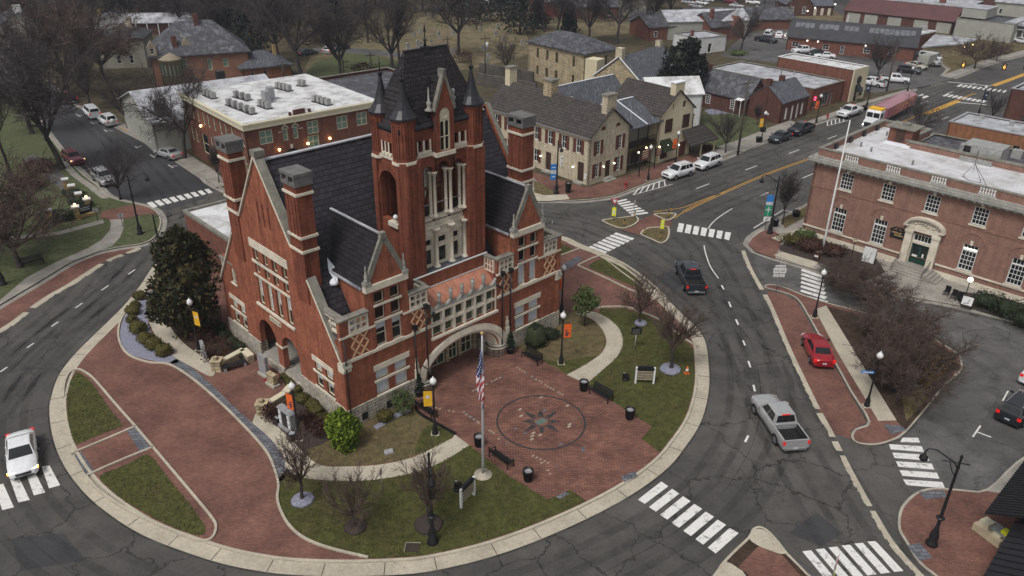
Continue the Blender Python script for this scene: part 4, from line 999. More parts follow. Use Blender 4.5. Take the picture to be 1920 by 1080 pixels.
for xx,s in((XL,-1),(XR,1)):
 x0,x1=(xx-.1,xx+.55)if s<0 else(xx-.25,xx+.1)
 P=[(x,y)for x,y in((-.25,5.3),(3.6,11.05))],[(3.6,13.05),(5.4,13.08)],[(5.4,13.08),(AP,18.6)],[(AP,18.6),(13.0,13.08)],[(13.0,13.08),(14.85,13.05)],[(14.85,11.05),(18.75,5.5)]
 for(b0,z0),(b1,z1)in P:
  dx,dz=b1-b0,z1-z0;L=hypot(dx,dz);nx,nz=-dz/L*.13,dx/L*.13
  m.hexa([(x0,b0,z0),(x1,b0,z0),(x1,b1,z1),(x0,b1,z1),(x0,b0+nx,z0+nz),(x1,b0+nx,z0+nz),(x1,b1+nx,z1+nz),(x0,b1+nx,z1+nz)])
 (m.box(x0-.05,x1+.1,AP-.35,AP+.35,18.5,18.95)if s<0 else 0)
m.build('gable_coping','coping',ct)
m=MB()
for(b0,z0),(b1,z1)in(((-.25,5.22),(3.6,10.97)),((5.4,13.0),(AP,18.5)),((AP,18.5),(13.0,13.0)),((14.85,10.97),(18.75,5.42)),((3.55,12.95),(5.4,12.95)),((13.0,12.95),(14.9,12.95))):
 m.bar((XL-.06,b0,z0),(XL-.06,b1,z1),.1,.2,0,(1,0,0))
m.build('gable_trim','stone_trim',ct)
m=MB()
for u0,u1 in((XL-.15,2.8),(6.25,8.22),(14.98,16.82),(20.3,XR+.15)):m.box(u0,u1,-.16,.42,9.0,9.14)
m.box(.5,1.0,.42,3.2,9.0,9.14);m.box(14.85,15.25,.42,1.6,9.0,9.14);m.box(7.95,8.3,.42,1.6,9.0,9.14);m.box(21.95,22.55,.42,3.1,9.0,9.14);m.box(.4,.9,16.1,18.5,7.55,7.68)
m.build('parapet_coping','coping',ct)
for x0,x1,y0,y1 in((XL-.12,1.5,3.6,5.2),(XL-.12,1.5,13.25,14.85),(21.25,XR+.12,3.6,5.3),(21.25,XR+.12,13.2,14.9)):
 m=MB();m.box(x0,x1,y0,y1,9,17.75);
 for i in range(3):yy=y0+.25+(y1-y0-.7)*i/2;m.box(x0-.05,x0+.05,yy,yy+.2,13.7,16.9)
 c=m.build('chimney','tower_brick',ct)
 m=MB()
 for z in(12.95,14.0,17.1):m.box(x0-.1,x1+.1,y0-.1,y1+.1,z,z+.18)
 m.build('stone_band','stone_trim',c)
 m=MB();m.box(x0-.1,x1+.1,y0-.1,y1+.1,17.75,18.0)
 m.box(x0-.1,x1+.1,y0-.1,y0+.1,18.0,18.45);m.box(x0-.1,x1+.1,y1-.1,y1+.1,18.0,18.45);m.box(x0-.1,x0+.1,(y0+y1)/2-.15,(y0+y1)/2+.15,18.0,18.45)
 m.box(x0-.14,x1+.14,y0-.14,y1+.14,18.45,18.66);m.build('chimney_cap','terracotta_cap',c)
 m=MB();m.box(x0+.25,x1-.25,y0+.25,y1-.25,18.0,18.45);m.build('flue','dark_sign',c)
TX0,TX1,TY0,TY1=7.6,15.3,1.98,5.1
FT=Fr((0,TY0,0),(1,0,0),(0,1,0));FTL=Fr((TX0+.1,0,0),(0,1,0),(1,0,0));FTR=Fr((TX1-.1,0,0),(0,1,0),(-1,0,0));FTB=Fr((0,TY1,0),(1,0,0),(0,-1,0))
arcs3=[(9.5,10.55),(10.78,12.12),(12.35,13.4)]
m=MB()
up=[(8.6,16.85)]
for u0,u1 in arcs3:up+=[(u0,16.85)]+[(u0+u1-u,z)for u,z in arc(u0,u1,16.9,10)]+[(u1,16.85)]
up+=[(14.3,16.85),(14.3,20.4),(8.6,20.4)]
wh=[(9.3,9.68),(9.9,10.28),(12.62,13.0),(13.22,13.6)]
hl=[rect(u0,u1,18.6,19.4)for u0,u1 in wh]
m.wall(FT,up,hl,.45,back=True)
m.wall(FTB,[(8.6,9),(9.5,9),(9.5,16.9)]+[(9.5+13.4-u,z)for u,z in arc(9.5,13.4,16.9,12,.7)]+[(13.4,9),(14.3,9),(14.3,20.4),(8.6,20.4)],[],.4,back=True)
sidea=(2.45,4.6)
for fr in(FTL,FTR):
 o=[(1.9,5),(5.1,5),(5.1,20.4),(1.9,20.4)]
 m.wall(fr,o,[archhole(*sidea,13.4,16.2,12)]+[rect(2.93+.4*i,3.18+.4*i,18.6,19.4)for i in range(3)],.45,back=True)
for u0,u1 in((8.6,9.35),(13.6,14.3)):m.box(u0,u1,TY0+.05,TY0+.6,8.5,16.9)
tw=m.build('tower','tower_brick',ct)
m=MB();m.box(8.4,14.6,2.3,4.9,12.9,13.1);m.build('belfry_floor','door_wood',tw)
m=MB();m.box(8.4,14.6,2.3,4.9,18.3,18.4);m.build('belfry_ceiling','dark_sign',tw)
m=MB()
for u0,u1 in arcs3:
 a=[(u,z)for u,z in arc(u0-.02,u1+.02,16.9,12)];b=[(u,z)for u,z in arc(u0-.28,u1+.28,16.9,12)]
 m.grid([[FT(u,z,-.0)for u,z in a],[FT(u,z,-.07)for u,z in a],[FT(u,z,-.07)for u,z in b],[FT(u,z,0)for u,z in b]],0,False)
a,b=arc(*sidea,16.2,12),arc(sidea[0]-.3,sidea[1]+.3,16.2,12)
m.grid([[FTL(u,z,-.0)for u,z in a],[FTL(u,z,-.08)for u,z in a],[FTL(u,z,-.08)for u,z in b],[FTL(u,z,0)for u,z in b]],0,False)
m.build('brick_arch','tower_brick',tw)
KX,KY=.97,.76
def octa(m,c,r,z0,z1,mi=0):
 ring=[(c[0]+KX*r*cos(pi/4*k+pi/8),c[1]+KY*r*sin(pi/4*k+pi/8))for k in range(8)]
 m.grid([[(*p,z0)for p in ring],[(*p,z1)for p in ring]],mi,True,False,True)
for(cx,cy,sx,sy_)in((8.34,2.26,-1,-1),(14.56,2.26,1,-1),(8.34,4.74,-1,1),(14.56,4.74,1,1)):
 m=MB();r=1.0;X0,X1=(7.5,9.3)if sx<0 else(13.62,15.4);Y0,Y1=(1.56,2.36)if sy_<0 else(4.7,5.44)
 cxx=X0 if sx<0 else X1;cyy=Y0 if sy_<0 else Y1;q=[(X0,Y0),(X1,Y0),(X1,Y1),(X0,Y1)];pl=[]
 for(a,b)in q:
  if(a,b)==(cxx,cyy):
   c1,c2=(a-sx*.34,b),(a,b-sy_*.24);pl+=[c2,c1]if(sx*sy_)>0 and(sx<0)or(sx>0 and sy_>0)and False else[c1,c2]
  else:pl.append((a,b))
 cxm=sum(p[0]for p in pl)/len(pl);cym=sum(p[1]for p in pl)/len(pl);pl.sort(key=lambda p:atan2(p[1]-cym,p[0]-cxm))
 m.prism(pl,5,18.2)
 octa(m,(cx,cy),r-.02,18.2,18.45);octa(m,(cx,cy),r-.1,18.45,20.85);octa(m,(cx,cy),r-.03,20.85,21.05);octa(m,(cx,cy),r+.02,21.05,21.2)
 for k in range(8):
  a=pi/4*k;d=Vector((cos(a)*KX,sin(a)*KY,0));t=Vector((-sin(a)*KX,cos(a)*KY,0));rr=(r-.1)*cos(pi/8)
  for s in(-.27,0,.27):p=Vector((cx,cy,0))+d*(rr+.02)+t*s;m.bar(p+Vector((0,0,18.5)),p+Vector((0,0,20.85)),.09,.09,0,d)
 if sy_<0:
  for u in(X0+.5,X0+.95,X1-.3):m.box(u-.09,u+.09,Y0-.06,Y0,9.4,18.0)
  if sx<0:
   for y in(Y0+.4,):m.box(X0-.06,X0,y-.08,y+.08,9.4,18.0)
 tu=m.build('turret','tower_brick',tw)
 m=MB();octa(m,(cx,cy),r+.06,18.03,18.24);m.build('string_band','stone_trim',tu)
 m=MB();m.grid([[(cx+KX*1.06*q*cos(2*pi*k/14),cy+KY*1.2*q*sin(2*pi*k/14),z)for k in range(14)]for q,z in((.92,21.15),(1.0,21.2),(1.0,21.34),(.84,21.5),(.6,21.85),(.4,22.35),(.25,22.95),(.1,23.7),(.2,23.85),(.2,23.95),(.05,24.0),(.04,24.5),(.1,24.58),(.03,24.66),(.012,25.0))],0,True,False,True);m.build('turret_spire','lead',tu)
m=MB()
m.fbox(FT,8.9,10.6,18.2,18.42,-.1,.1);m.fbox(FT,10.55,12.35,18.08,18.4,-.5,.1);m.fbox(FT,12.3,14.0,18.2,18.42,-.1,.1)
for u0,u1 in wh:m.fbox(FT,u0-.12,u1+.12,18.42,18.62,-.14,.1);m.fbox(FT,u1+.02,u1+.16,18.6,19.4,-.04,.2);m.fbox(FT,u0-.1,u0,18.6,19.4,-.02,.2)
m.fbox(FTL,2.2,4.9,18.2,18.42,-.1,.1)
for i in range(3):m.fbox(FTL,2.88+.4*i,3.2+.4*i,18.42,18.62,-.14,.1);m.fbox(FTL,3.19+.4*i,3.31+.4*i,18.6,19.4,-.05,.2)
m.fbox(FTL,2.45,3.6,13.1,13.45,-.25,.2)
m.build('tower_trim','stone_trim',tw)
m=MB()
for u0,u1 in wh:m.face([FT(u0,18.6,.3),FT(u1,18.6,.3),FT(u1,19.4,.3),FT(u0,19.4,.3)])
for i in range(3):m.face([FTL(2.93+.4*i,18.6,.3),FTL(3.18+.4*i,18.6,.3),FTL(3.18+.4*i,19.4,.3),FTL(2.93+.4*i,19.4,.3)])
m.build('louvre','black_glass',tw)
FSn=Fr((0,TY0+.35,0),(1,0,0),(0,1,0))
lw=[(9.75,10.45),(11.0,11.9),(12.5,13.15)]
m=MB();hs=[]
for u0,u1 in lw:hs+=[rect(u0,u1,9.35,10.65),rect(u0,u1,10.95,11.5)]
m.wall(FSn,rect(9.3,13.65,9.15,13.15),hs,.25)
m.fbox(FSn,9.3,13.65,12.4,12.56,-.14,.05);m.fbox(FSn,9.3,13.65,13.1,13.3,-.12,.3);m.fbox(FSn,9.3,13.65,11.75,11.9,-.08,.05)
for u0,u1 in((9.5,10.45),(10.95,11.95),(12.45,13.4)):
 lattice(m,FSn,u0,u1,12.68,13.0,5,1,-.05,.02,.07)
for u in(10.72,12.2):m.fbox(FSn,u-.14,u+.14,9.15,12.4,-.16,.0)
sc=m.build('stone_screen','stone_trim',tw)
for u0,u1 in lw:window(sc,FSn,u0,u1,9.35,10.65,1,1,.12,.05,mats=('stone_trim','window_glass'));window(sc,FSn,u0,u1,10.95,11.5,1,1,.12,.05,mats=('stone_trim','black_glass'))
def colonette(u,d,z0,z1,r=.13):
 m=MB();m.lathe([(r*1.9,z0),(r*1.9,z0+.1),(r*1.3,z0+.2),(r,z0+.28),(r*.92,z1-.35),(r*1.2,z1-.32),(r*1.3,z1-.2),(r*2.0,z1-.12),(r*2.0,z1)],(u,TY0+d,0),10);m.build('colonette','stone_trim',tw)
for u,d in((10.5,.35),(10.72,.12),(11.95,.35),(12.24,.12),(13.3,.35),(13.58,.12),(9.5,.35)):colonette(u,d,13.3,16.9)
for u in(10.72,12.2,13.55):colonette(u,.1,9.15,12.4,.16)
for u in(10.7,12.3):colonette(u,3.2,13.1,16.9,.14)
m=MB()
for u in(9.2,13.7):m.bar((u,TY0+.3,14.3),(u,TY0+.31,14.3),.05)
m.tube([(9.4,2.25,14.35),(13.5,2.25,14.35)],.035,5);m.tube([(9.4,4.9,14.3),(13.5,4.9,14.3)],.03,5);m.build('belfry_rail','galv',tw)
m=MB();m.lathe([(.62,13.9),(.52,14.05),(.4,14.5),(.34,14.8),(.2,14.95),(.02,15.0)],(11.45,3.5,0),14);m.box(10.4,12.5,3.4,3.6,15.0,15.2);m.box(10.4,10.6,3.3,3.7,13.1,15.2);m.box(12.3,12.5,3.3,3.7,13.1,15.2);m.build('bell','orange_brick',tw)
m=MB()
for(x,y,z)in((9.3,2.6,13.8),(9.35,2.5,14.1),(TX0-.05,2.75,13.95)):m.ball((x,y,z),.2,8,6,0,1)
m.tube([(9.0,2.6,13.3),(9.6,2.5,15.2)],.03,5);m.build('floodlight','globe_off',tw)
m=MB()
def hipring(x0,x1,y0,y1,z):return[(x0,y0,z),(x1,y0,z),(x1,y1,z),(x0,y1,z)]
cy_=(TY0+TY1)/2
m.grid([hipring(TX0+.1,TX1-.1,TY0-.06,TY1+.06,20.3),hipring(TX0+.05,TX1-.05,TY0-.1,TY1+.1,20.48),hipring(TX0+.35,TX1-.35,TY0+.06,TY1-.06,20.85),hipring(TX0+.5,TX1-.5,TY0+.25,TY1-.25,21.7),hipring(9.62,13.32,cy_-.06,cy_+.06,25.35)],0,True,False,True)
tr_=m.build('tower_roof','tower_slate',tw)
m=MB();m.grid([hipring(TX0+.06,TX1-.06,TY0-.1,TY1+.1,20.2),hipring(TX0+.0,TX1-.0,TY0-.2,TY1+.2,20.4),hipring(TX0+.06,TX1-.06,TY0-.1,TY1+.1,20.64)],0,True);m.build('eaves_gutter','lead',tr_)
m=MB();m.bar((9.55,cy_,25.38),(13.4,cy_,25.38),.2,.1);m.box(11.15,11.75,cy_-.2,cy_+.2,25.0,25.5);m.lathe([(.12,25.5),(.06,25.8),(.16,25.9),(.06,26.0),(.03,26.4),(.09,26.5),(.015,27.1)],(11.45,cy_,0),8);m.build('ridge_finial','lead',tr_)
FGt=Fr((0,TY0-.42,0),(1,0,0),(0,1,0))
lan=archhole(10.98,11.92,18.45,21.1,10)
m=MB();m.wall(FGt,[(10.62,18.2),(12.28,18.2),(12.28,21.5),(11.45,23.75),(10.62,21.5)],[lan],.3)
m.box(10.62,12.28,TY0-.1,TY0+.3,18.2,21.4)
gt=m.build('gablet','tower_brick',tw)
m=MB();m.hexa([FGt(10.66,21.4,.25),FGt(12.24,21.4,.25),FGt(12.24,21.4,1.3),FGt(10.66,21.4,1.3),FGt(11.4,23.68,.25),FGt(11.5,23.68,.25),FGt(11.5,23.68,1.9),FGt(11.4,23.68,1.9)]);m.build('gablet_roof','tower_slate',gt)
m=MB()
for s in(-1,1):m.bar(FGt(11.45+s*.92,21.4,.1),FGt(11.45,23.95,.1),.2,.34,0,(0,1,0))
m.box(11.33,11.57,TY0-.5,TY0+.1,23.7,24.25);m.build('gable_coping','coping',gt)
m=MB();m.wall(Fr((0,TY0-.34,0),(1,0,0),(0,1,0)),lan,[archhole(11.06,11.4,18.5,20.45,6),archhole(11.5,11.84,18.5,20.45,6)],.08)
m.lathe([(.3,0),(.3,.02)],(11.45,TY0-.1,21.15),14)if False else None
m.fbox(Fr((0,TY0-.34,0),(1,0,0),(0,1,0)),11.06,11.84,19.45,19.5,.0,.08);w_=m.build('window','cream_trim',gt)
m=MB();m.face([(10.98,TY0-.22,18.45),(11.92,TY0-.22,18.45),(11.92,TY0-.22,21.4),(10.98,TY0-.22,21.4)]);m.build('pane','black_glass',w_)
m=MB()
rr=[(11.45+.27*cos(2*pi*i/18),TY0-.37,21.05+.27*sin(2*pi*i/18))for i in range(19)];m.tube(rr,.03,5,0,True,False);m.build('roundel','stone_trim',w_)
m=MB();m.lathe([(.3,21.45),(.32,21.55),(.12,21.7),(.16,21.9),(.2,22.05),(.08,22.15),(.05,22.9),(.02,23.1)],(10.3,TY0-.1,0),8);m.build('finial','grey_stone',tw);m=MB();m.lathe([(.2,21.6),(.1,21.75),(.18,22.0),(.2,22.1),(.06,22.2),(.14,22.5),(.14,22.6),(.03,22.7)],(12.55,TY0-.05,0),8);m.build('finial','grey_stone',tw)
m=MB();m.tube([(10.62,TY0-.3,21.4),(10.62,TY0-.3,17.0)],.05,5);m.tube([(12.3,TY0-.3,21.4),(12.3,TY0-.3,17.0)],.05,5);m.build('drain_pipe','dark_sign',tw)
an=thing('annex','low brick annex with snowy flat roof, joined to the back of the courthouse','annex',CO,CY)
m=MB();m.box(4.7,19,DB+.05,36.3,0,5.0);m.build('wall','old_brick',an)
m=MB();m.box(5.0,18.7,DB+.4,36.0,4.9,5.05);m.build('flat_roof','white_roof',an)
m=MB()
for x0,x1,y0,y1 in((4.6,4.95,DB+.1,36.4),(18.75,19.1,DB+.1,36.4),(4.95,18.75,36.05,36.4)):m.box(x0,x1,y0,y1,5.0,5.28)
m.build('parapet_coping','coping',an)
def frames():return Fr((0,0,0),(1,0,0),(0,1,0)),Fr((0,0,0),(0,1,0),(1,0,0))
def gabled(root,Lx,Ly,he,hr,ridge='y',wall='old_brick',roof='dark_roof',over=.3,thick=.16,x0=0,y0=0,front_holes=(),side_holes=(),rname='roof',trim='white_metal'):
 """box with a gable roof; ridge along y puts the gable on the front"""
 m=MB();x1,y1=x0+Lx,y0+Ly
 FF_,FS_=Fr((0,y0,0),(1,0,0),(0,1,0)),Fr((x0,0,0),(0,1,0),(1,0,0))
 cx,cy=(x0+x1)/2,(y0+y1)/2
 fo_=rect(x0,x1,0,he)if ridge=='x' else[(x0,0),(x1,0),(x1,he),(cx,hr),(x0,he)]
 so_=rect(y0,y1,0,he)if ridge=='y' else[(y0,0),(y1,0),(y1,he),(cy,hr),(y0,he)]
 m.wall(FF_,fo_,front_holes,.25);m.wall(FS_,so_,side_holes,.25)
 m.wall(Fr((0,y1,0),(1,0,0),(0,-1,0)),fo_,(),.2);m.wall(Fr((x1,0,0),(0,1,0),(-1,0,0)),so_,(),.2)
 w=m.build('wall',wall,root)
 m=MB();o=over
 if ridge=='y':
  s=(hr-he)/(cx-x0);ze=he-s*o
  for xe in(x0-o,x1+o):m.hexa([(xe,y0-o,ze),(cx,y0-o,hr),(cx,y1+o,hr),(xe,y1+o,ze),(xe,y0-o,ze+thick),(cx,y0-o,hr+thick),(cx,y1+o,hr+thick),(xe,y1+o,ze+thick)])
 else:
  s=(hr-he)/(cy-y0);ze=he-s*o
  for ye in(y0-o,y1+o):m.hexa([(x0-o,ye,ze),(x1+o,ye,ze),(x1+o,cy,hr),(x0-o,cy,hr),(x0-o,ye,ze+thick),(x1+o,ye,ze+thick),(x1+o,cy,hr+thick),(x0-o,cy,hr+thick)])
 r=m.build(rname,roof,root)
 return w,r
def hipped(root,Lx,Ly,he,hr,wall,roof,over=.5,x0=0,y0=0,front_holes=(),side_holes=()):
 m=MB();x1,y1=x0+Lx,y0+Ly
 m.wall(Fr((0,y0,0),(1,0,0),(0,1,0)),rect(x0,x1,0,he),front_holes,.25);m.wall(Fr((x0,0,0),(0,1,0),(1,0,0)),rect(y0,y1,0,he),side_holes,.25)
 m.wall(Fr((0,y1,0),(1,0,0),(0,-1,0)),rect(x0,x1,0,he),(),.2);m.wall(Fr((x1,0,0),(0,1,0),(-1,0,0)),rect(y0,y1,0,he),(),.2)
 w=m.build('wall',wall,root);m=MB();o=over;k=min(Lx,Ly)/2+o
 X0,X1,Y0,Y1=x0-o,x1+o,y0-o,y1+o
 m.grid([[(X0,Y0,he-.1),(X1,Y0,he-.1),(X1,Y1,he-.1),(X0,Y1,he-.1)],[(X0,Y0,he+.12),(X1,Y0,he+.12),(X1,Y1,he+.12),(X0,Y1,he+.12)],[(X0+k,Y0+k,hr),(X1-k,Y0+k,hr),(X1-k,Y1-k,hr),(X0+k,Y1-k,hr)]],0,True,False,True)
 return w,m.build('roof',roof,root)
def flatblock(root,x0,x1,y0,y1,h,wall,roof,front_holes=(),side_holes=(),par=.35,cop='coping',over=.08,z0=0):
 m=MB()
 m.wall(Fr((0,y0,0),(1,0,0),(0,1,0)),rect(x0,x1,z0,h),front_holes,.25);m.wall(Fr((x0,0,0),(0,1,0),(1,0,0)),rect(y0,y1,z0,h),side_holes,.25)
 m.wall(Fr((0,y1,0),(1,0,0),(0,-1,0)),rect(x0,x1,z0,h),(),.25);m.wall(Fr((x1,0,0),(0,1,0),(-1,0,0)),rect(y0,y1,z0,h),(),.25)
 w=m.build('wall',wall,root)
 m=MB();m.box(x0+.26,x1-.26,y0+.26,y1-.26,h-par-.1,h-par);m.build('flat_roof',roof,root)
 if cop:
  m=MB();o=over
  for a in((x0-o,x1+o,y0-o,y0+.3),(x0-o,x1+o,y1-.3,y1+o),(x0-o,x0+.3,y0+.3,y1-.3),(x1-.3,x1+o,y0+.3,y1-.3)):m.box(*a,h,h+.1)
  m.build('parapet_coping',cop,root)
 return w
def wins(root,fr,lst,nx=1,nz=2,**k):
 for u0,u1,z0,z1 in lst:window(root,fr,u0,u1,z0,z1,nx,nz,**k)
def R4(l):return[rect(*q)for q in l]
def lamp_ball(name,root,p,r=.14,mat='lamp_warm'):
 m=MB();m.ball(p,r,8,6);return m.build(name,mat,root)
def shutters(root,fr,u0,u1,z0,z1,w=.5):
 m=MB();m.fbox(fr,u0-w,u0-.03,z0,z1,-.07,-.01);m.fbox(fr,u1+.03,u1+w,z0,z1,-.07,-.01)
 for q in range(6):
  z=z0+(z1-z0)*(q+.5)/6
  for a in(u0-w+.06,u1+.09):m.fbox(fr,a,a+w-.15,z-.09,z+.09,-.085,-.07)
 m.build('shutter','shutter',root)
tv=thing('stone_tavern','long grey stone tavern with maroon shutters and brown gable roof, on the street corner','tavern',G(1101.7,350),radians(42.8))
F1,F2=frames()
up_w=[(1.5,2.4),(4.15,5.05),(6.75,7.65),(9.4,10.3),(12.3,13.2),(15.0,15.9),(17.6,18.5)]
sl=[(u0,u1,4.1,5.95)for u0,u1 in up_w]+[(9.4,10.3,1.0,2.8),(12.3,13.2,1.0,2.8),(15.0,15.9,1.0,2.8)]
sd=[(.85,1.95,.35,3.0),(6.9,7.95,.35,2.9)]
gl_=[(1.25,2.05,4.0,5.9),(5.6,6.4,4.0,5.9),(1.2,2.0,.95,2.85),(5.5,6.3,.95,2.9)];gd=[(3.3,4.35,.5,2.83)]
lun=[archhole(1.95,3.05,7.1,7.12,8),archhole(4.85,5.95,7.1,7.12,8)]
w_,r_=gabled(tv,7.8,20,6.72,9.7,'y','grey_rubble','tavern_slate',.32,front_holes=R4(gl_+gd)+lun,side_holes=R4(sl+sd))
for q in gl_:window(tv,F1,*q,2,4,.12,.07,.03,('white_paint','window_glass'));shutters(tv,F1,*q)
for q in sl:window(tv,F2,*q,2,2,.12,.07,.04,('white_paint','window_glass'));shutters(tv,F2,*q)
m=MB()
for q in gd:m.fbox(F1,q[0],q[1],q[2],q[3],.12,.2)
for q in sd:m.fbox(F2,q[0],q[1],q[2],q[3],.12,.2)
m.build('door','door_wood',tv)
m=MB()
for c in(2.5,5.4):m.face([F1(u,z,.1)for u,z in archhole(c-.55,c+.55,7.1,7.12,8)])
m.build('lunette','shutter',tv)
m=MB()
for q in gd+[(q[0],q[1],0,0)for q in()]:m.fbox(F1,q[0]-.5,q[1]+.4,0,.3,-.9,0);m.fbox(F1,q[0]-.2,q[1]+.2,.3,.5,-.5,0)
for q in sd:m.fbox(F2,q[0]-.2,q[1]+.2,0,.3,-.6,0)
m.build('door_step','grey_stone',tv)
for x0,x1,y0,y1,zt,mt in((2.9,4.7,.02,.95,11.4,'grey_rubble'),(3.2,4.6,10.5,12.0,11.4,'tan_stone'),(3.2,4.6,18.9,19.9,11.8,'cream_wall')):
 m=MB();m.box(x0,x1,y0,y1,6.7 if y0<1 else 8.5,zt);c_=m.build('chimney',mt,tv)
 m=MB();m.box(x0-.12,x1+.12,y0-.12,y1+.12,zt,zt+.2);m.build('chimney_cap','coping',c_)
m=MB();m.box(-.36,-.26,-.3,20.3,6.45,6.56);m.build('gutter','galv',tv)
for p in((2.75,-.2,2.2),(4.9,-.2,2.2),(-.25,2.6,2.1),(-.25,8.7,2.1),(-.25,16.9,2.4)):lamp_ball('wall_lantern',tv,p,.11,'lamp_white')
m=MB();m.box(.4,.9,9.7,10.0,1.3,1.6);m.build('neon_sign','lamp_amber',tv)
m=MB();m.box(-.05,-.02,.3,.65,.9,1.7);m.build('menu_board','white_paint',tv)
pt=thing('porch_house','recessed porch building with dark balcony, between the stone tavern and the cream house','building',tv.location+Vector((cos(radians(42.8)),sin(radians(42.8)),0))*7.9,radians(42.8))
m=MB();m.box(0,6.6,1.9,2.1,0,6);m.build('wall','sage_wall',pt)
m=MB();m.box(0,6.6,.2,1.9,3.2,3.4);m.build('balcony_floor','door_wood',pt)
m=MB()
for x in(.15,2.2,4.3,6.4):m.box(x-.06,x+.06,.2,.32,0,6.2)
for z in(3.75,4.3):m.box(.15,6.4,.22,.3,z,z+.06)
for i in range(30):m.box(.2+i*.21,.23+i*.21,.24,.28,3.4,4.3)
m.build('balcony_rail','black_iron',pt)
m=MB();x=[(-.2,-.3,6.15),(6.9,-.3,6.15),(6.9,5.5,8.3),(-.2,5.5,8.3)]
m.hexa(x+[(a,b,c+.15)for a,b,c in x]);m.hexa([(-.2,5.5,8.3),(6.9,5.5,8.3),(6.9,9,7),(-.2,9,7),(-.2,5.5,8.45),(6.9,5.5,8.45),(6.9,9,7.15),(-.2,9,7.15)])
pr=m.build('roof','frost_slate',pt)
m=MB();m.bar((-.2,5.5,8.5),(6.9,5.5,8.5),.25,.06);m.bar((3.4,5.5,8.5),(3.4,-.2,6.4),.18,.05);m.build('snow_ridge','snow',pr)
m=MB()
for a,b in((.4,1.3),(1.7,2.6),(5.3,6.2)):m.box(a,b,1.82,1.92,.4,2.9)
m.build('door','shutter',pt)
m=MB();m.box(2.9,4.9,1.84,1.94,.3,3.1);m.build('entrance','door_wood',pt)
m=MB();RG=random.Random(5)
for i in range(420):
 x,y,z=RG.uniform(0,6.5),RG.uniform(.05,.3),3.3-abs(RG.gauss(0,.22));s=.13
 a=Vector((RG.uniform(-1,1),RG.uniform(-1,1),RG.uniform(-1,1))).normalized()*s;b=Vector((RG.uniform(-1,1),RG.uniform(-1,1),RG.uniform(-1,1))).normalized()*s;p=Vector((x,y,z));m.face([p-a,p+b,p+a,p-b])
m.build('garland','box_leaf',pt)
lamp_ball('porch_lamp',pt,(2.4,.1,2.5),.12,'lamp_white');lamp_ball('porch_lamp',pt,(.9,1.7,2.3),.1,'lamp_white')
rw=thing('tavern_wing','dark frosted slate roofed rear wing between the stone tavern and the stone jail','building',tv.location,radians(42.8))
gabled(rw,13.5,7.5,5.8,9.2,'x','tan_stone','frost_slate',.25,x0=7.0,y0=10.5)
m=MB();m.bar((7,14.25,9.4),(20.5,14.25,9.4),.22,.06);m.bar((7.0,10.3,5.9),(9.6,12.6,8),.16,.05);m.build('snow_ridge','snow',rw)
m=MB();m.box(16,17.6,9.3,10.2,3,5.2);m.box(18,19.2,9.0,9.8,3,4.9);m.build('roof_fan','black_iron',rw)
cr=thing('cream_house','cream rendered gabled house with closed brown shutters and tall chimney on its front gable','house',G(1230,308),radians(41.2))
at_=[(2.5,3.2,7.4,8.25),(4.7,5.4,7.4,8.3)]
gabled(cr,7.4,9.5,7.05,9.9,'y','cream_wall','tavern_slate',.25,front_holes=R4(at_))
m=MB()
for q in at_:m.fbox(F1,q[0],q[1],q[2],q[3],.1,.15)
m.build('attic_vent','door_wood',cr)
m=MB()
for u0,u1,z0,z1 in((1.2,2.75,4.3,6.2),(5.05,6.6,4.35,6.28)):
 for k in range(2):
  a=u0+(u1-u0)*k/2;b=a+(u1-u0)/2-.03;m.fbox(F1,a,b,z0,z1,-.07,0)
  for j in range(2):m.fbox(F1,a+.08,b-.08,z0+.1+j*(z1-z0)/2,z0+(j+1)*(z1-z0)/2-.08,-.1,-.07)
m.build('shutter','door_wood',cr)
m=MB();m.box(2.75,4.75,.02,.9,7,11.0);c_=m.build('chimney','cream_wall',cr)
m=MB();m.box(2.65,4.85,-.06,1.0,11,11.15);m.build('chimney_cap','snow',c_)
m=MB();m.face([(.4,-.02,3.4),(2.6,-.02,3.4),(2.9,-1.1,1.9),(.2,-1.1,1.9)]);m.face([(.4,-.02,3.4),(.2,-1.1,1.9),(.4,-.02,1.9)]);m.face([(2.6,-.02,3.4),(2.9,-1.1,1.9),(2.6,-.02,1.9)]);m.build('awning','dark_leaf',cr)
m=MB();m.hexa([(4.6,-2.3,2.15),(11.2,-2.3,2.15),(10.4,.1,3.9),(5.2,.1,3.9),(4.6,-2.3,2.3),(11.2,-2.3,2.3),(10.4,.1,4.05),(5.2,.1,4.05)]);m.build('shake_canopy','tavern_slate',cr)
m=MB()
for x in(7.6,10.8):m.box(x-.08,x+.08,-2.0,-1.84,0,2.2)
m.build('canopy_post','cream_wall',cr)
m=MB();m.box(4.9,6.3,-.06,.0,0,2.3);m.build('door','shutter',cr);m=MB();m.box(.7,2.2,-.04,.0,.6,1.8);m.build('window','black_glass',cr)
m=MB();m.box(7.4,9.2,1,6,5.3,5.5);m.build('side_porch_roof','frost_slate',cr)
m=MB();m.box(9.0,9.14,1.1,1.24,0,5.3);m.box(7.4,9.2,1,1.1,2.4,2.5);m.build('side_porch_post','black_iron',cr)
for p in((4.6,-.2,2.0),(1.6,-.5,2.6)):lamp_ball('wall_lantern',cr,p,.1,'lamp_white')
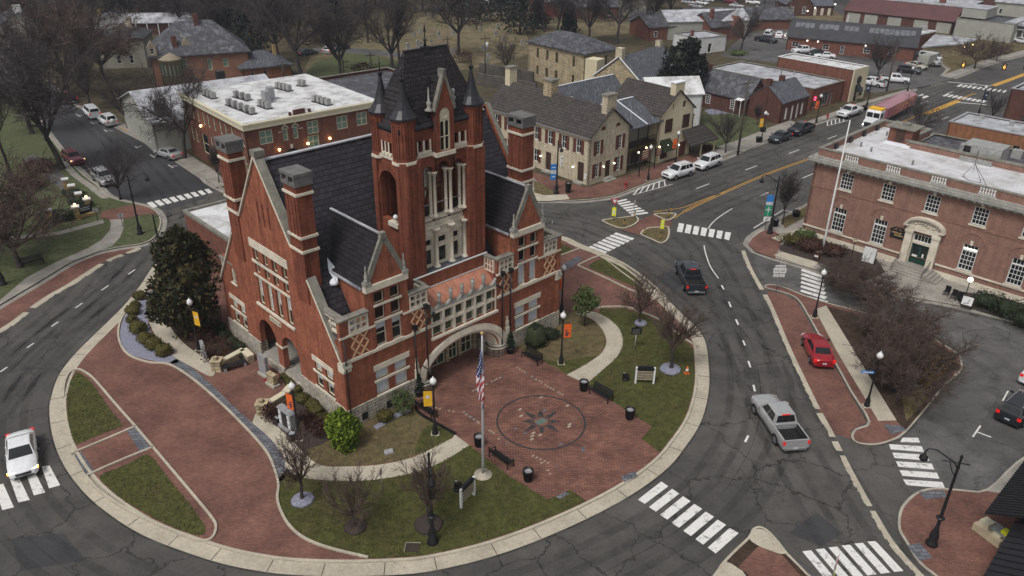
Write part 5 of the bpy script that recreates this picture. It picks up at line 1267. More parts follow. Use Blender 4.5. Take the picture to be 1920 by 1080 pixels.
for(px,base,s,lb)in(((1206,291),(1206,330),1.0,'large maroon hanging sign with pale script over the porch of the tavern'),((1232,286),(1232,316),.72,'smaller maroon hanging sign under a lantern at the corner of the cream house')):
 g=G(*base);sg=thing('hanging_sign',lb,'sign',(g.x,g.y,KZ),radians(42),group=None);h=HT(px[0],px[1],g)
 m=MB();m.bar((-.95*s,0,h-.6*s),(-.95*s,0,0),.1);m.bar((-1.1*s,0,h+.75*s),(.9*s,0,h+.75*s),.07);m.bar((-.95*s,0,h-.6*s),(-.95*s,0,h+.9*s),.1);m.build('sign_post','black_iron',sg)
 m=MB();m.box(-.8*s,.8*s,-.05,.05,h-.75*s,h+.65*s);b_=m.build('sign_board','maroon_sign',sg)
 m=MB()
 for r in range(4):
  x=-.6*s
  while x<.5*s:w=RG.uniform(.08,.2)*s;m.box(x,x+w,-.07,-.05,h+(.42-r*.3)*s,h+(.5-r*.3+RG.uniform(0,.06))*s);x+=w+.06*s
 m.build('lettering','cream_wall',b_)
 lamp_ball('sign_lamp',sg,(.1,0,h+.9*s),.13,'lamp_warm')
po=thing('post_office','two storey brick post office with arched windows, carved stone door surround and snowy flat roof','post office',G(1502,440),radians(-45.2))
pw_l=[(c-.7,c+.7,1.62,4.36)for c in(3.85,8.3,17.2,21.65,26.1)];pw_u=[(c-.68,c+.68,6.5,8.3)for c in(3.82,8.28,12.72,17.2,21.65,26.1)]
dh=(11.85,13.6,.75,3.95)
m=MB();m.wall(F1,rect(0,30,1.45,8.7),R4(pw_l+pw_u)+[rect(dh[0],dh[1],1.46,dh[3])],.3)
m.wall(F2,rect(0,17,0,8.7),[],.3);m.wall(Fr((0,17,0),(1,0,0),(0,-1,0)),rect(0,5.8,0,8.7),[],.3);m.wall(Fr((5.8,0,0),(0,1,0),(-1,0,0)),rect(10.4,17,0,8.7),[],.3);m.wall(Fr((0,10.4,0),(1,0,0),(0,-1,0)),rect(5.8,30,0,8.7),[],.3)
m.fbox(F1,0,11,.74,1.3,.0,.3);m.fbox(F1,14.5,30,.74,1.3,0,.3)
for c in(3.85,8.3,17.2,21.65,26.1):
 a,b=arc(c-1.0,c+1.0,4.55,12),arc(c-1.2,c+1.2,4.55,12)
 m.grid([[F1(u,z,0)for u,z in a],[F1(u,z,-.06)for u,z in a],[F1(u,z,-.06)for u,z in b],[F1(u,z,0)for u,z in b]],0,False)
m.fbox(F1,0,30,6.05,6.2,-.05,0)
m.fbox(F1,.1,30,9.5,10.25,.05,.35);m.fbox(F2,.35,17,9.5,10.25,.05,.35);m.box(.1,5.7,16.6,16.9,9.5,10.25);m.box(5.4,5.7,10.3,16.6,9.5,10.1);m.box(5.7,30,10.0,10.3,9.5,10.1)
m.build('wall','po_brick',po)
m=MB();m.fbox(F1,0,11.0,0,.74,-.08,.3);m.fbox(F1,14.5,30,0,.74,-.08,.3);m.fbox(F1,0,11.0,1.3,1.46,-.1,.3);m.fbox(F1,14.5,30,1.3,1.46,-.1,.3)
for q in pw_l:m.fbox(F1,q[0]-.1,q[1]+.1,1.46,1.62,-.14,.1);m.fbox(F1,(q[0]+q[1])/2-.13,(q[0]+q[1])/2+.13,4.36,4.8,-.1,.05)
for q in pw_u:m.fbox(F1,q[0]-.12,q[1]+.12,6.34,6.5,-.14,.1);m.fbox(F1,(q[0]+q[1])/2-.14,(q[0]+q[1])/2+.14,8.3,8.62,-.08,.05)
m.build('stone_trim','stone_trim',po)
m=MB();m.box(-.3,30.2,-.3,.0,8.7,8.95);m.box(-.65,30.2,-.65,.05,8.95,9.3);m.box(-.4,30.2,-.4,.4,9.3,9.5);m.box(-.65,.05,.05,17.4,8.95,9.3)
for i in range(42):x=-.2+i*.72;m.box(x,x+.26,-.55,-.28,8.75,8.95)
m.build('cornice','grey_stone',po)
m=MB();
for a in((-.0,30,0,.42),(0,.42,.42,17),(.42,5.8,16.55,16.98),(5.35,5.78,10.25,16.55),(5.78,30,9.98,10.4)):m.box(*a,10.25 if a[2]==0 or a[0]==0 else 10.15,10.37)
m.build('parapet_coping','coping',po)
m=MB()
for c in(3.85,8.25,12.72,17.2,21.65,26.1):
 m.fbox(F1,c-.78,c+.78,9.52,9.6,-.02,.06)
 for i in range(6):
  u=c-.62+i*.248;m.lathe([(.05,9.55),(.09,9.62),(.11,9.8),(.05,10.02),(.09,10.15),(.09,10.22)],(u,-.02,0),8)
m.build('baluster','white_paint',po)
m=MB();m.box(.3,29.9,.3,10.2,9.4,9.55);m.box(.3,5.6,10.2,16.8,9.4,9.55);m.build('flat_roof','po_roof',po)
for q in pw_l:
 window(po,F1,q[0],q[1],q[2],3.72,4,4,.16,.09,.035,('white_paint','window_glass'),.0);window(po,F1,q[0],q[1],3.72,q[3],4,1,.16,.07,.035,('white_paint','window_glass'))
for q in pw_u:window(po,F1,*q,4,4,.16,.08,.035,('white_paint','window_glass'))
m=MB();m.fbox(F1,16.6,17.8,3.82,3.95,.13,.14);m.build('strip_lamp','lamp_white',po)
m=MB();c=12.72
for s in(-1,1):
 a=c+s*1.32;m.fbox(F1,a-.36,a+.36,.5,4.3,-.42,.1);m.fbox(F1,a-.42,a+.42,4.05,4.35,-.5,.1);m.fbox(F1,a-.46,a+.46,.3,.7,-.5,.1)
m.fbox(F1,c-1.7,c+1.7,4.35,4.85,-.42,.1)
b_=arc(c-1.72,c+1.72,4.85,14,.85)
m.face([F1(u,z,-.3)for u,z in b_]);a_,d_=b_,arc(c-1.95,c+1.95,4.85,14,1.08)
m.grid([[F1(u,z,-.3)for u,z in a_],[F1(u,z,-.62)for u,z in a_],[F1(u,z,-.66)for u,z in d_],[F1(u,z,0)for u,z in d_]],0,False)
m.fbox(F1,c-2.0,c-1.5,4.75,4.9,-.64,.1);m.fbox(F1,c+1.5,c+2.0,4.75,4.9,-.64,.1)
for i in range(7):m.ball(F1(c-.9+i*.3,5.15+.18*sin(i*.9),-.3),.16,6,5)
m.fbox(F1,c-.95,c+.95,2.95,3.2,-.1,.2);m.fbox(F1,c-.95,c-.86,.75,3.95,-.06,.2);m.fbox(F1,c+.86,c+.95,.75,3.95,-.06,.2)
m.build('door_surround','stone_trim',po)
window(po,F1,c-.86,c+.86,3.2,3.95,5,1,.1,.06,.04,('white_paint','green_glass'))
m=MB();m.fbox(F1,c-.86,c+.86,.75,2.95,.12,.2);d_=m.build('door','green_door',po)
m=MB();m.fbox(F1,c-.7,c-.12,1.6,2.6,.1,.12);m.fbox(F1,c+.12,c+.7,1.6,2.6,.1,.12);m.build('door_glass','window_glass',d_)
m=MB();m.fbox(F1,c-.65,c-.15,1.45,1.68,.08,.1);m.fbox(F1,c+.3,c+.48,1.55,1.95,.08,.1);m.build('notice','white_paint',d_)
m=MB()
for i in range(5):m.box(c-1.5-(.3 if i==0 else 0),c+1.5,-.3-(4-i)*.42-.9,.05,.15*i,.15*(i+1))
for i in range(5):m.box(c+1.5,c+1.5+(5-i)*.36,-2.2,-.1,.15*i,.15*(i+1))
m.build('steps','old_concrete',po)
m=MB()
for x in(c-1.6,c+1.45):
 for i in range(6):y=-.3-i*.42;z=.75-.15*i;m.tube([(x,y,max(z,0.1)),(x,y,max(z,.1)+.9)],.02,5)
 m.tube([(x,-.2,1.68),(x,-2.5,.95)],.03,5);m.tube([(x,-.2,1.3),(x,-2.5,.57)],.02,5)
m.build('handrail','iron_rail',po)
m=MB();m.fbox(F1,9.5,10.9,2.9,3.75,-.1,0)
for s in(-1,1):m.bar(F1(10.2+s*.8,3.72,-.05),F1(10.2+s*.2,4.12,-.05),.1,.14)
m.fbox(F1,10.1,10.3,3.75,4.1,-.1,0);sg_=m.build('wall_sign','dark_sign',po)
m=MB()
for r,(a,b)in enumerate(((9.65,10.55),(9.95,10.75))):
 x=a
 while x<b:w=RG.uniform(.05,.12);m.fbox(F1,x,x+w,3.42-r*.26,3.54-r*.26+RG.uniform(-.02,.05),-.12,-.1);x+=w+.04
m.build('lettering','yellow_wall',sg_)
m=MB();m.box(3.3,5.9,10.4,12.6,9.55,11.4);ph=m.build('penthouse','old_brick',po)
m=MB();m.box(3.0,6.2,10.1,12.9,11.4,11.55);m.box(4.3,5.0,11.2,12,11.55,11.85);m.build('penthouse_roof','coping',ph)
m=MB();m.box(4.1,5.1,10.36,10.42,9.9,11.3);m.build('louvre','door_wood',ph);m=MB();m.box(3.2,6.1,9.7,10.4,9.55,9.75);m.build('snow_patch','snow',ph)
m=MB();m.box(11.2,15.0,10.6,13.4,7,11.2);m.box(11.4,14.6,9.6,10.6,9.3,10.0);hv=m.build('rooftop_unit','unit_metal',po)
m=MB();m.box(11.3,12.0,10.54,10.6,10.2,11.0);m.build('unit_grille','black_glass',hv)
m=MB();m.tube([(13.5,7.9,9.58),(14.2,5.0,10.8),(14.3,4.6,12.4)],.03,5);m.tube([(13.6,4.2,9.6),(14.3,4.6,11.0),(15.3,4.2,9.6),(15.6,3.4,9.6),(14.4,3.4,9.6),(13.6,4.2,9.6)],.03,4);m.tube([(14.3,4.6,11),(16.2,3.1,9.6)],.025,4);m.build('aerial','iron_rail',po)
for(x,y)in((2.0,6.5),(2.2,13.0),(3.6,5.5),(8.6,4.2)):
 m=MB();m.lathe([(.1,9.55),(.1,9.95),(.16,9.97),(.12,10.05)],(x,y,0),8);m.build('roof_vent','unit_metal',po)
m=MB()
for i in range(4):m.box(.42,.62,3.2+i*3.6,3.9+i*3.6,9.6,10.1)
m.build('scupper','dark_sign',po)
g_=G(457,232,9.0);ho=thing('brick_hotel','two storey brick hotel with bright white flat roof full of cooling units, behind the courthouse','hotel',(g_.x,g_.y,0),radians(41.0))
f2=[(1.75,3.5,5.95,7.72),(12.55,14.2,5.95,7.72),(15.6,17.2,5.95,7.72)];f2b=[(8.3,9.9,6.1,7.8),(8.15,9.8,4.2,5.9)];f1=[(1.75,3.5,2.4,4.2),(12.4,14.2,2.4,4.4),(15.6,17.2,2.4,4.2)]
fa=[(4.86,5.56),(6.28,6.98)];sy=(1.0,4.2,6.2,7.9,9.95,11.9,13.55,15.5,17.3,18.9)
s2=[(y-.35,y+.35,5.85,7.62)for y in sy];s1=[(y-.4,y+.4,2.5,4.6)for y in sy[:6]+sy[8:]]+[(13.2,15.4,1.6,4.4)]
hf=R4(f2+f2b+f1)+[archhole(a,b,5.9,7.4,8)for a,b in fa]+[archhole(4.95,6.75,.2,3.9,10)]
flatblock(ho,0,19,0,20.4,8.6,'old_brick','white_roof',hf,R4(s2+s1),.05,None)
m=MB();m.box(-.35,19.2,-.35,.05,8.15,8.75);m.box(-.35,.05,.05,20.6,8.15,8.75);m.box(-.45,19.2,-.45,.0,8.75,8.95);m.box(-.45,.0,0,20.6,8.75,8.95);m.build('cornice','cream_trim',ho)
m=MB();m.box(0,19,0,20.4,8.62,9.0);m.build('roof_deck','white_roof',ho)
wins(ho,F1,f2+f1,2,2,mats=('cream_trim','curtain_green'),fw=.1,bw=.08);wins(ho,F1,f2b,2,2,mats=('cream_trim','curtain_green'),fw=.1,bw=.1)
for a,b in fa:window(ho,F1,a,b,5.9,7.4,1,2,.15,.09,mats=('cream_trim','curtain_green'));
m=MB()
for a,b in fa:m.face([F1(u,z,.16)for u,z in arc(a,b,7.4,8)]);
m.build('fanlight','curtain_green',ho)
m=MB()
for a,b in fa:
 p,q=arc(a-.02,b+.02,7.4,8),arc(a-.14,b+.14,7.4,8);m.grid([[F1(u,z,0)for u,z in p],[F1(u,z,-.06)for u,z in p],[F1(u,z,-.06)for u,z in q],[F1(u,z,0)for u,z in q]],0,False);m.fbox(F1,(a+b)/2-.1,(a+b)/2+.1,7.78,8.1,-.08,.02)
m.fbox(F1,4.3,4.75,7.1,7.2,-.06,0);m.fbox(F1,7.1,7.6,7.1,7.2,-.06,0);m.fbox(F1,5.7,6.0,4.8,5.3,-.1,0)
m.build('stone_trim','stone_trim',ho)
m=MB();m.fbox(F1,4.95,6.75,.2,4.8,.4,.5);m.build('door','door_wood',ho)
wins(ho,F2,s2+s1,1,2,mats=('cream_trim','window_glass'),fw=.1)
for p in((4.0,-.3,5.0),(8.0,-.3,5.05),(11.2,-.3,5.15)):lamp_ball('wall_lamp',ho,p,.17,'lamp_warm')
lamp_ball('wall_lamp',ho,(-.3,14.3,5.6),.17,'lamp_warm')
m=MB();m.box(6.6,8.2,-.1,.2,9.0,9.6);m.box(6.0,6.3,-.1,.2,9.0,9.4);m.box(8.7,9.0,-.1,.2,9,9.4);m.build('pediment','dark_brick',ho)
def to_local(root,p):return(Matrix.Translation(root.location)@Matrix.Rotation(root.rotation_euler.z,4,'Z')).inverted()@Vector(p)
def unit_row(px0,px1,n,big=False):
 m=MB();a,b=to_local(ho,G(*px0,9.05)),to_local(ho,G(*px1,9.05));d=(b-a)
 for i in range(n):
  p=a+d*(i/max(1,n-1));s=.32;h=.75
  m.box(p.x-s,p.x+s,p.y-s,p.y+s,9.12,9.12+h);m.lathe([(.24,0),(.26,.04),(.1,.05)],(p.x,p.y,9.12+h),8)
 m.bar(a-d.normalized()*.4+Vector((0,0,.02)),b+d.normalized()*.4+Vector((0,0,.02)),.9,.12,1)
 m.build('cooling_units',['unit_metal','dark_sign'],ho)
Zq=lambda x,y:(320+x/6,120+y/6)
unit_row(Zq(660,460),Zq(920,560),5);unit_row(Zq(740,370),Zq(870,405),3);unit_row(Zq(1210,270),Zq(1330,300),4);unit_row(Zq(1630,420),Zq(1770,460),4);unit_row(Zq(400,350),Zq(480,385),3);unit_row(Zq(1020,470),Zq(1100,500),3);unit_row(Zq(1460,240),Zq(1490,245),2)
a=to_local(ho,G(*Zq(1100,430),9.05));m=MB();m.box(a.x-.6,a.x+.1,a.y-.6,a.y+.6,9,10.6);m.box(a.x+.6,a.x+1.4,a.y+.8,a.y+1.8,9,10.7);m.tube([(a.x,a.y,10.2),(a.x+.6,a.y+1,10.3)],.15,6);m.build('kitchen_duct','galv',ho)
h2=thing('brick_annex','brick block with dark dusted flat roof, between the white roofed hotel and the courthouse tower','building',ho.location,radians(41.0))
flatblock(h2,19.1,34,2,21,7.9,'old_brick','dusted_roof',[rect(20.5,22,4.9,6.6),rect(24,25.5,4.9,6.6)],(),.4,'coping')
for u in(20.5,24):window(h2,Fr((0,2,0),(1,0,0),(0,1,0)),u,u+1.5,4.9,6.6,2,2,mats=('cream_trim','curtain_green'))
def bld(name,label,cat,p,yaw_):return thing(name,label,cat,(p[0],p[1],0),radians(yaw_))
b5=bld('brick_cottage','low brown brick cottage with frosted roof and white windows, beside the main street','house',G(1461,234),43)
fw_=[(1.2,2.0,.6,2.6),(6.4,7.2,.6,2.6)];fd_=[(3.2,3.9,.2,2.7),(4.9,5.6,.2,2.7)]
gabled(b5,8.6,6.4,3.5,6.0,'x','dark_brick','frost_slate',.12,front_holes=R4(fw_+fd_));wins(b5,F1,fw_+fd_,2,3,mats=('white_paint','white_paint'),fw=.1)
gabled(b5,6.2,11,3.0,6.0,'y','dark_brick','dusted_roof',.25,x0=-.4,y0=6.45,rname='wing_roof')
FW=Fr((-.4,0,0),(0,1,0),(1,0,0));wins(b5,FW,[(8.6,9.5,.9,2.5),(13.6,14.6,.9,2.5)],2,4,d=-.02,mats=('white_paint','window_glass'))
m=MB();m.face([(-1.6,6.7,2.9),(-.4,6.7,3.1),(-.4,8.1,3.1),(-1.6,8.1,2.9)]);m.box(-1.6,-1.5,6.75,6.85,0,2.9);m.box(-1.6,-1.5,7.95,8.05,0,2.9);m.build('door_canopy','white_paint',b5)
for x,y,z in((.2,3.2,7.0),(4.6,3.4,6.9),(2.5,16.5,7)):
 m=MB();m.box(x-.3,x+.4,y-.4,y+.4,3,z);m.build('chimney','dark_brick',b5)
m=MB();m.fbox(Fr((0,0,0),(0,1,0),(1,0,0)),2.2,2.8,1.2,1.5,-.05,0);m.build('plaque','white_paint',b5)
b6=bld('brick_store','wide brick store with low frosted flat roof, between the cottage and the cream fronted shop','shop',G(1519,209),42)
sh=[(.5,1.8,.4,2.4),(3.0,5.6,.4,2.8),(6.2,7.0,.2,2.6)]
flatblock(b6,0,10.6,0,22,3.9,'old_brick','frost_roof',R4(sh),(),.15,'coping');wins(b6,F1,sh,3,1,mats=('unit_metal','window_glass'))
m=MB();m.lathe([(.09,3.7),(.09,5.2),(.2,5.25),(.1,5.4)],(3,8.5,0),8);m.lathe([(.12,3.7),(.12,4.3)],(8.5,9,0),8);m.build('roof_vent','galv',b6)
m=MB();m.box(.2,.5,-.4,-.2,2.0,2.6);m.build('neon_sign','neon_red',b6)
b7=bld('cream_shop','narrow tall shop with cream street front, brick side wall and white flat roof','shop',G(1590.5,193),42)
flatblock(b7,0,5.4,.25,15.6,5.9,'old_brick','white_roof',(),(),.12,'white_metal')
m=MB();m.box(-.02,5.42,0,.24,0,6.0);m.build('front_wall','cream_wall',b7)
m=MB();m.lathe([(.7,-.1),(.7,.1)],(0,0,0),14);o_=m.build('round_sign','dark_sign',b7);o_.location=(2.3,-.1,3.9);o_.rotation_euler=(pi/2,0,0)
m=MB();m.hexa([(1.4,-1.0,1.9),(3.0,-1.0,1.9),(3.0,0,1.9),(1.4,0,1.9),(1.5,-.1,3.1),(2.9,-.1,3.1),(2.9,0,3.1),(1.5,0,3.1)]);m.build('awning','dark_sign',b7)
m=MB();m.box(1.5,2.4,-.04,0,.1,2.1);m.box(3.4,4.6,-.04,0,.8,2.2);m.build('shop_window','black_glass',b7)
p8=G(1473,93.5);b8=bld('long_brick_shed','very long brick building with dark slate roof streaked with pale patches, beside the parking lot','building',p8,-26)
s8=[(1.2,2.8,.9,2.1),(8.2,9.6,.9,2.1),(12.2,13.0,.2,2.1),(17.2,18.6,.9,2.2),(22.5,23.6,.9,2.2)]
gabled(b8,28,9.5,3.2,6.6,'x','old_brick','dark_roof',.35,front_holes=R4(s8));wins(b8,F1,s8,2,2,mats=('white_paint','window_glass'))
m=MB();RB2=random.Random(8)
for i in range(24):
 x=1+i*1.1
 if i in(4,9,13,14):continue
 t0,t1=.55+RB2.uniform(-.04,.04),.8
 y0_,y1_=-.35+t0*5.1,-.35+t1*5.1;z_=lambda t:2.96+3.64*t+.19
 m.face([(x,y0_,z_(t0)),(x+.95,y0_,z_(t0)),(x+.95,y1_,z_(t1)),(x,y1_,z_(t1))])
m.build('skylight_row','skylight',b8)
for x in(4.6,7.0,17.5):lamp_ball('wall_lamp',b8,(x,-.2,2.6),.16,'lamp_white')
m=MB();m.fbox(Fr((28,0,0),(0,1,0),(1,0,0)),4.2,5.2,4.3,5.2,.02,.06);m.build('gable_vent','white_paint',b8)
p9=G(1580,42);b9=bld('maroon_warehouse','long warehouse with dull maroon metal roof and pale loading doors, far back on the right','warehouse',p9,-41)
gabled(b9,29,11,3.5,6.4,'x','dark_brick','maroon_roof',.4)
m=MB()
for x in(1,5.8,12.2,19.2,25):m.box(x,x+3.6,-.06,0,.2,2.9)
m.build('loading_door','grey_wall',b9)
m=MB();m.box(-.4,29.4,5.2,6.3,6.5,6.75);m.build('snow_ridge','frost_roof',b9)
m=MB();m.box(-.2,29,12,27,0,6.0);m.build('rear_hall','dark_brick',b9);m=MB();m.box(-.3,29.1,11.9,27.1,6.0,6.2);m.build('rear_roof','frost_roof',b9)
m=MB();m.box(21,22.4,13,14.4,6,10);m.build('chimney','old_brick',b9)
p10=G(1785,68);b10=bld('grey_warehouse','windowless grey rendered building with stepped gable, at the right end of the maroon warehouse','building',p10,-44)
flatblock(b10,0,14,0,14,4.6,'grey_wall','dusted_roof',(),(),.3,'coping')
m=MB();m.box(0.02,6,3,12,4.7,7.0);m.build('upper_storey','grey_wall',b10);m=MB();m.box(-.1,6.1,2.9,12.1,7.0,7.15);m.build('upper_roof','frost_roof',b10)
m=MB();m.box(11,24,2,16,4.2,4.7);m.box(11,24,2,3,3.2,3.35);m.build('canopy_roof','frost_roof',b10)
m=MB();m.box(12.5,23,4,15,0,4.2);m.build('shop_wall','grey_wall',b10)
m=MB()
for i in range(7):m.box(12.6+i*1.4,12.8+i*1.4,2.6,2.8,0,3.2)
m.build('canopy_post','white_paint',b10)
q11=[G(1728,88,2.9),G(1813,81.7,2.9),G(1833,73.5,2.9),G(1752,65,2.9)]
b11=bld('flat_roofed_office','low flat roofed tan office with white eaves and dark glass entrance','building',(0,0),0)
m=MB();m.prism(ccw([tuple(p[:2])for p in q11]),2.7,3.0);m.build('flat_roof','frost_roof',b11)
m=MB();m.prism(offset(ccw([tuple(p[:2])for p in q11]),.9),0,2.7);m.build('wall','tan_stone',b11)
a,b=Vector(q11[0]),Vector(q11[1]);d=(b-a).normalized();nrm=Vector((d.y,-d.x,0))
m=MB();c1=a+d*((b-a).length*.55)-nrm*.85;c2=a+d*((b-a).length*.85)-nrm*.85
m.hexa([(*(c1)[:2],.1),(*(c2)[:2],.1),(*(c2+nrm*.05)[:2],.1),(*(c1+nrm*.05)[:2],.1),(*(c1)[:2],2.5),(*(c2)[:2],2.5),(*(c2+nrm*.05)[:2],2.5),(*(c1+nrm*.05)[:2],2.5)]);m.build('entrance','black_glass',b11)
for px in((1757,88),(1808,89),(1824,84)):p=G(*px,2.2);lamp_ball('eaves_lamp',b11,p,.16,'lamp_warm')
q=[G(1640,47,4),G(1756,57,4),G(1720,66,4),G(1617,45,4)]
b11b=bld('white_roof_store','long low store with snowy white roof edge, behind the long dark roofed shed','building',(0,0),0)
m=MB();m.prism(ccw([tuple(p[:2])for p in q]),3.7,4.0);m.build('flat_roof','white_roof',b11b);m=MB();m.prism(offset(ccw([tuple(p[:2])for p in q]),.2),0,3.7);m.build('wall','old_brick',b11b)
p=G(1730,57,4);m=MB();m.box(p.x-.8,p.x+.8,p.y-.6,p.y+.6,4,5.1);m.build('rooftop_unit','unit_metal',b11b)
pj=G(1097.5,100,7.6);b12=bld('stone_jail','square tan stone jail with tall narrow slit windows and dark hipped roof, behind the tavern','building',pj,40)
y13=[(y,y+.75,z0,z1)for y in(2.6,7.3,10.0,12.8)for z0,z1 in((4.6,6.6),(1.4,3.2))];x13=[(x,x+.75,4.6,6.6)for x in(1.6,5.2)]
hipped(b12,8.5,16,7.4,9.8,'tan_stone','dusted_roof',.4,front_holes=R4(x13),side_holes=R4(y13))
wins(b12,F2,y13,2,1,mats=('tan_stone','black_glass'));wins(b12,F1,x13,2,1,mats=('tan_stone','black_glass'))
pg=G(1158,108,8.3);b13=bld('stone_gable_house','tan stone house with frosted roof and gable chimney before the stone jail','house',(pg.x-4.5*cos(radians(-38)),pg.y-4.5*sin(radians(-38))),-38)
gabled(b13,9.6,15,4.6,8.3,'y','tan_stone','frost_slate',.2)
m=MB();m.box(4.0,5.3,.02,1.2,7.2,9.9);m.box(4.2,5.2,13.8,14.8,7,9.4);m.build('chimney','grey_rubble',b13)
m=MB();m.bar((-.2,-.2,4.65),(4.6,-.2,8.4),.12,.2);m.bar((9.8,-.2,4.65),(5.0,-.2,8.4),.12,.2);m.build('barge_board','white_paint',b13)
m=MB();m.box(-2.8,-.3,1.0,3.6,0,7.0);m.build('side_tower','cream_wall',b13)
wins(b13,F1,[(6.0,6.6,1.2,1.9),(6.9,7.5,1.2,1.9)],2,2,d=-.02,mats=('cream_wall','window_glass'))
pf=G(1257,143,8.6);b14=bld('frosted_outbuilding','small outbuilding with white frosted roof, right behind the cream gabled house','building',(pf.x-3,pf.y),10)
gabled(b14,9,6,5.6,7.6,'x','white_wall','white_roof',.25)
pw=G(1365,96);b15=bld('white_shed','white painted block with frosted flat roof standing left of the parking lot tree','building',(pw.x-9,pw.y-5),30)
flatblock(b15,0,9.5,0,8,3.6,'white_wall','frost_roof',[rect(4,5,.2,2.2)],(),.2,'coping')
m=MB();m.box(2.2,2.8,4,4.6,3.4,4.8);m.build('chimney','old_brick',b15)
b16=bld('green_roof_house','brick house with grey green roof and steep gables, behind the white painted block','house',G(1330,78),30)
gabled(b16,13,8,3.4,6.3,'x','old_brick','dusted_roof',.3);
m=MB();m.wall(Fr((0,-1.0,0),(1,0,0),(0,1,0)),[(6.5,0),(10.5,0),(10.5,3.2),(8.5,5.6),(6.5,3.2)],(),3);m.build('cross_gable','old_brick',b16)
m=MB();m.box(1.6,2.4,2,2.8,4,7.4);m.build('chimney','old_brick',b16)
b17=bld('long_grey_roof_shed','long low brick shed with grey roof in front of the far car park at top','building',G(1290,58),8)
gabled(b17,30,12,2.8,5.0,'x','old_brick','dusted_roof',.4)
b18=bld('brick_chapel','brick building with blue grey roof and lit porch on the far lawn','building',G(1472,31),5)
gabled(b18,8,9,3.6,7.0,'y','dark_brick','frost_slate',.3);gabled(b18,7,7,3.0,4.8,'x','dark_brick','frost_slate',.3,x0=8.1,y0=1,rname='porch_roof')
wins(b18,F1,[(1.4,2.3,.8,2.8),(5,6,.8,2.8)],2,2,d=-.02,mats=('white_paint','window_glass'))
m=MB();[m.box(9+i*2.2,9.9+i*2.2,.9,.98,.2,2.2)for i in range(3)];m.build('porch_door','stone_trim',b18);lamp_ball('porch_lamp',b18,(6.6,-.2,1.6),.2,'lamp_white');lamp_ball('porch_lamp',b18,(9.2,.7,2.4),.18,'lamp_white');lamp_ball('porch_lamp',b18,(15.4,1,3.4),.2,'lamp_white')
m=MB();m.box(-2,3.6,-3.2,-.6,0,2.2);m.build('white_tank','white_wall',thing('white_container','plain white container beside the maroon warehouse','container',G(1592,40),0))
b20=bld('pale_green_house','pale green weatherboard house with chimney in its gable and black shutters, top left corner','house',G(18,106),34)
f20=[(1.4,2.3,4.1,5.9),(5.4,6.3,4.1,5.9),(1.6,2.5,.9,2.7),(5.4,6.3,.9,2.7)];at2=[(1.5,2.1,6.7,7.3),(5.3,5.9,6.7,7.3)]
gabled(b20,7.6,11,6.6,8.9,'y','grey_wall','dark_roof',.3,front_holes=R4(f20+at2),side_holes=[rect(1.2,2,4,5.8),rect(1.2,2,.9,2.7)])
wins(b20,F1,f20,1,2,mats=('white_paint','black_glass'));wins(b20,F1,at2,1,1,mats=('white_paint','black_glass'));wins(b20,F2,[(1.2,2,4,5.8),(1.2,2,.9,2.7)],1,2,mats=('white_paint','black_glass'))
for q in f20[2:3]:shutters(b20,F1,*q,.42)
m=MB();m.box(3.0,4.5,.02,1,7,10.4);m.build('chimney','white_wall',b20)
b21=bld('sage_house','sage grey weatherboard house with dark hipped roof and two rows of white framed windows','house',G(192,130),12)
f21=[(3.0,3.8,3.9,5.7),(5.5,6.3,3.9,5.7),(3.2,4.0,1.0,2.7),(5.6,6.4,1.0,2.7)]
hipped(b21,9,9,6.0,8.2,'sage_wall','dark_roof',.4,front_holes=R4(f21));wins(b21,F1,f21,1,2,mats=('white_paint','window_glass'))
m=MB();m.box(5.4,6.4,3.4,4.4,7,9.6);m.build('chimney','grey_rubble',b21)
b22=bld('victorian_house','large brick victorian house with tall slate hipped roof, dormers and cream bay window','house',G(281,104,6.0),24)
f22=[(5.2,6.2,2.8,5.0),(9.8,10.6,2.6,4.8),(12.6,13.6,3.0,4.6)]
hipped(b22,17.5,11,5.6,11.0,'peach_wall','dusted_roof',.5,front_holes=R4(f22));wins(b22,F1,f22,1,2,mats=('cream_wall','curtain_green'))
m=MB()
m.lathe([(2.0,0),(2.0,5.0),(2.2,5.1),(2.2,5.3),(.2,6.2)],(3.3,-.2,0),8);bw_=m.build('bay_window','buff_wall',b22)
m=MB()
for k in range(8):a=pi/4*k;m.hexa([(3.3+cos(a)*1.9+s*sin(a)*.5,-.2+sin(a)*1.9-s*cos(a)*.5,z)for z in(2.4,4.4)for s in(-1,1,1,-1)]if False else[(3.3+cos(a)*r+s*sin(a)*.45,-.2+sin(a)*r-s*cos(a)*.45,z)for z in(2.4,4.4)for r,s in((1.8,-1),(1.8,1),(1.88,1),(1.88,-1))])
m.build('pane','curtain_green',bw_)
for x,y in((6.6,1.2),(.5,-.5)):
 m=MB();m.wall(Fr((0,y,0),(1,0,0),(0,1,0)),[(x-.8,5.9),(x+.8,5.9),(x+.8,7.4),(x,8.6),(x-.8,7.4)],[rect(x-.35,x+.35,6.3,7.3)],1.6);d_=m.build('dormer','buff_wall',b22);window(d_,Fr((0,y,0),(1,0,0),(0,1,0)),x-.35,x+.35,6.3,7.3,1,2,mats=('white_paint','black_glass'))
for x,y,z in((4.6,1.4,9.0),(9.2,5,12.2)):
 m=MB();m.box(x-.45,x+.45,y-.45,y+.45,5,z);m.build('chimney','dark_brick',b22)
b23=bld('small_brick_house','small brown brick house with dark frosted hipped roof, behind the white roofed hotel','house',G(457,156),30)
f23=[(1.6,2.3,.9,1.9),(4.0,4.8,1.0,2.0)]
hipped(b23,9.5,8,2.7,5.2,'orange_brick','frost_slate',.5,front_holes=R4(f23));wins(b23,F1,f23,1,1,mats=('cream_wall','black_glass'))
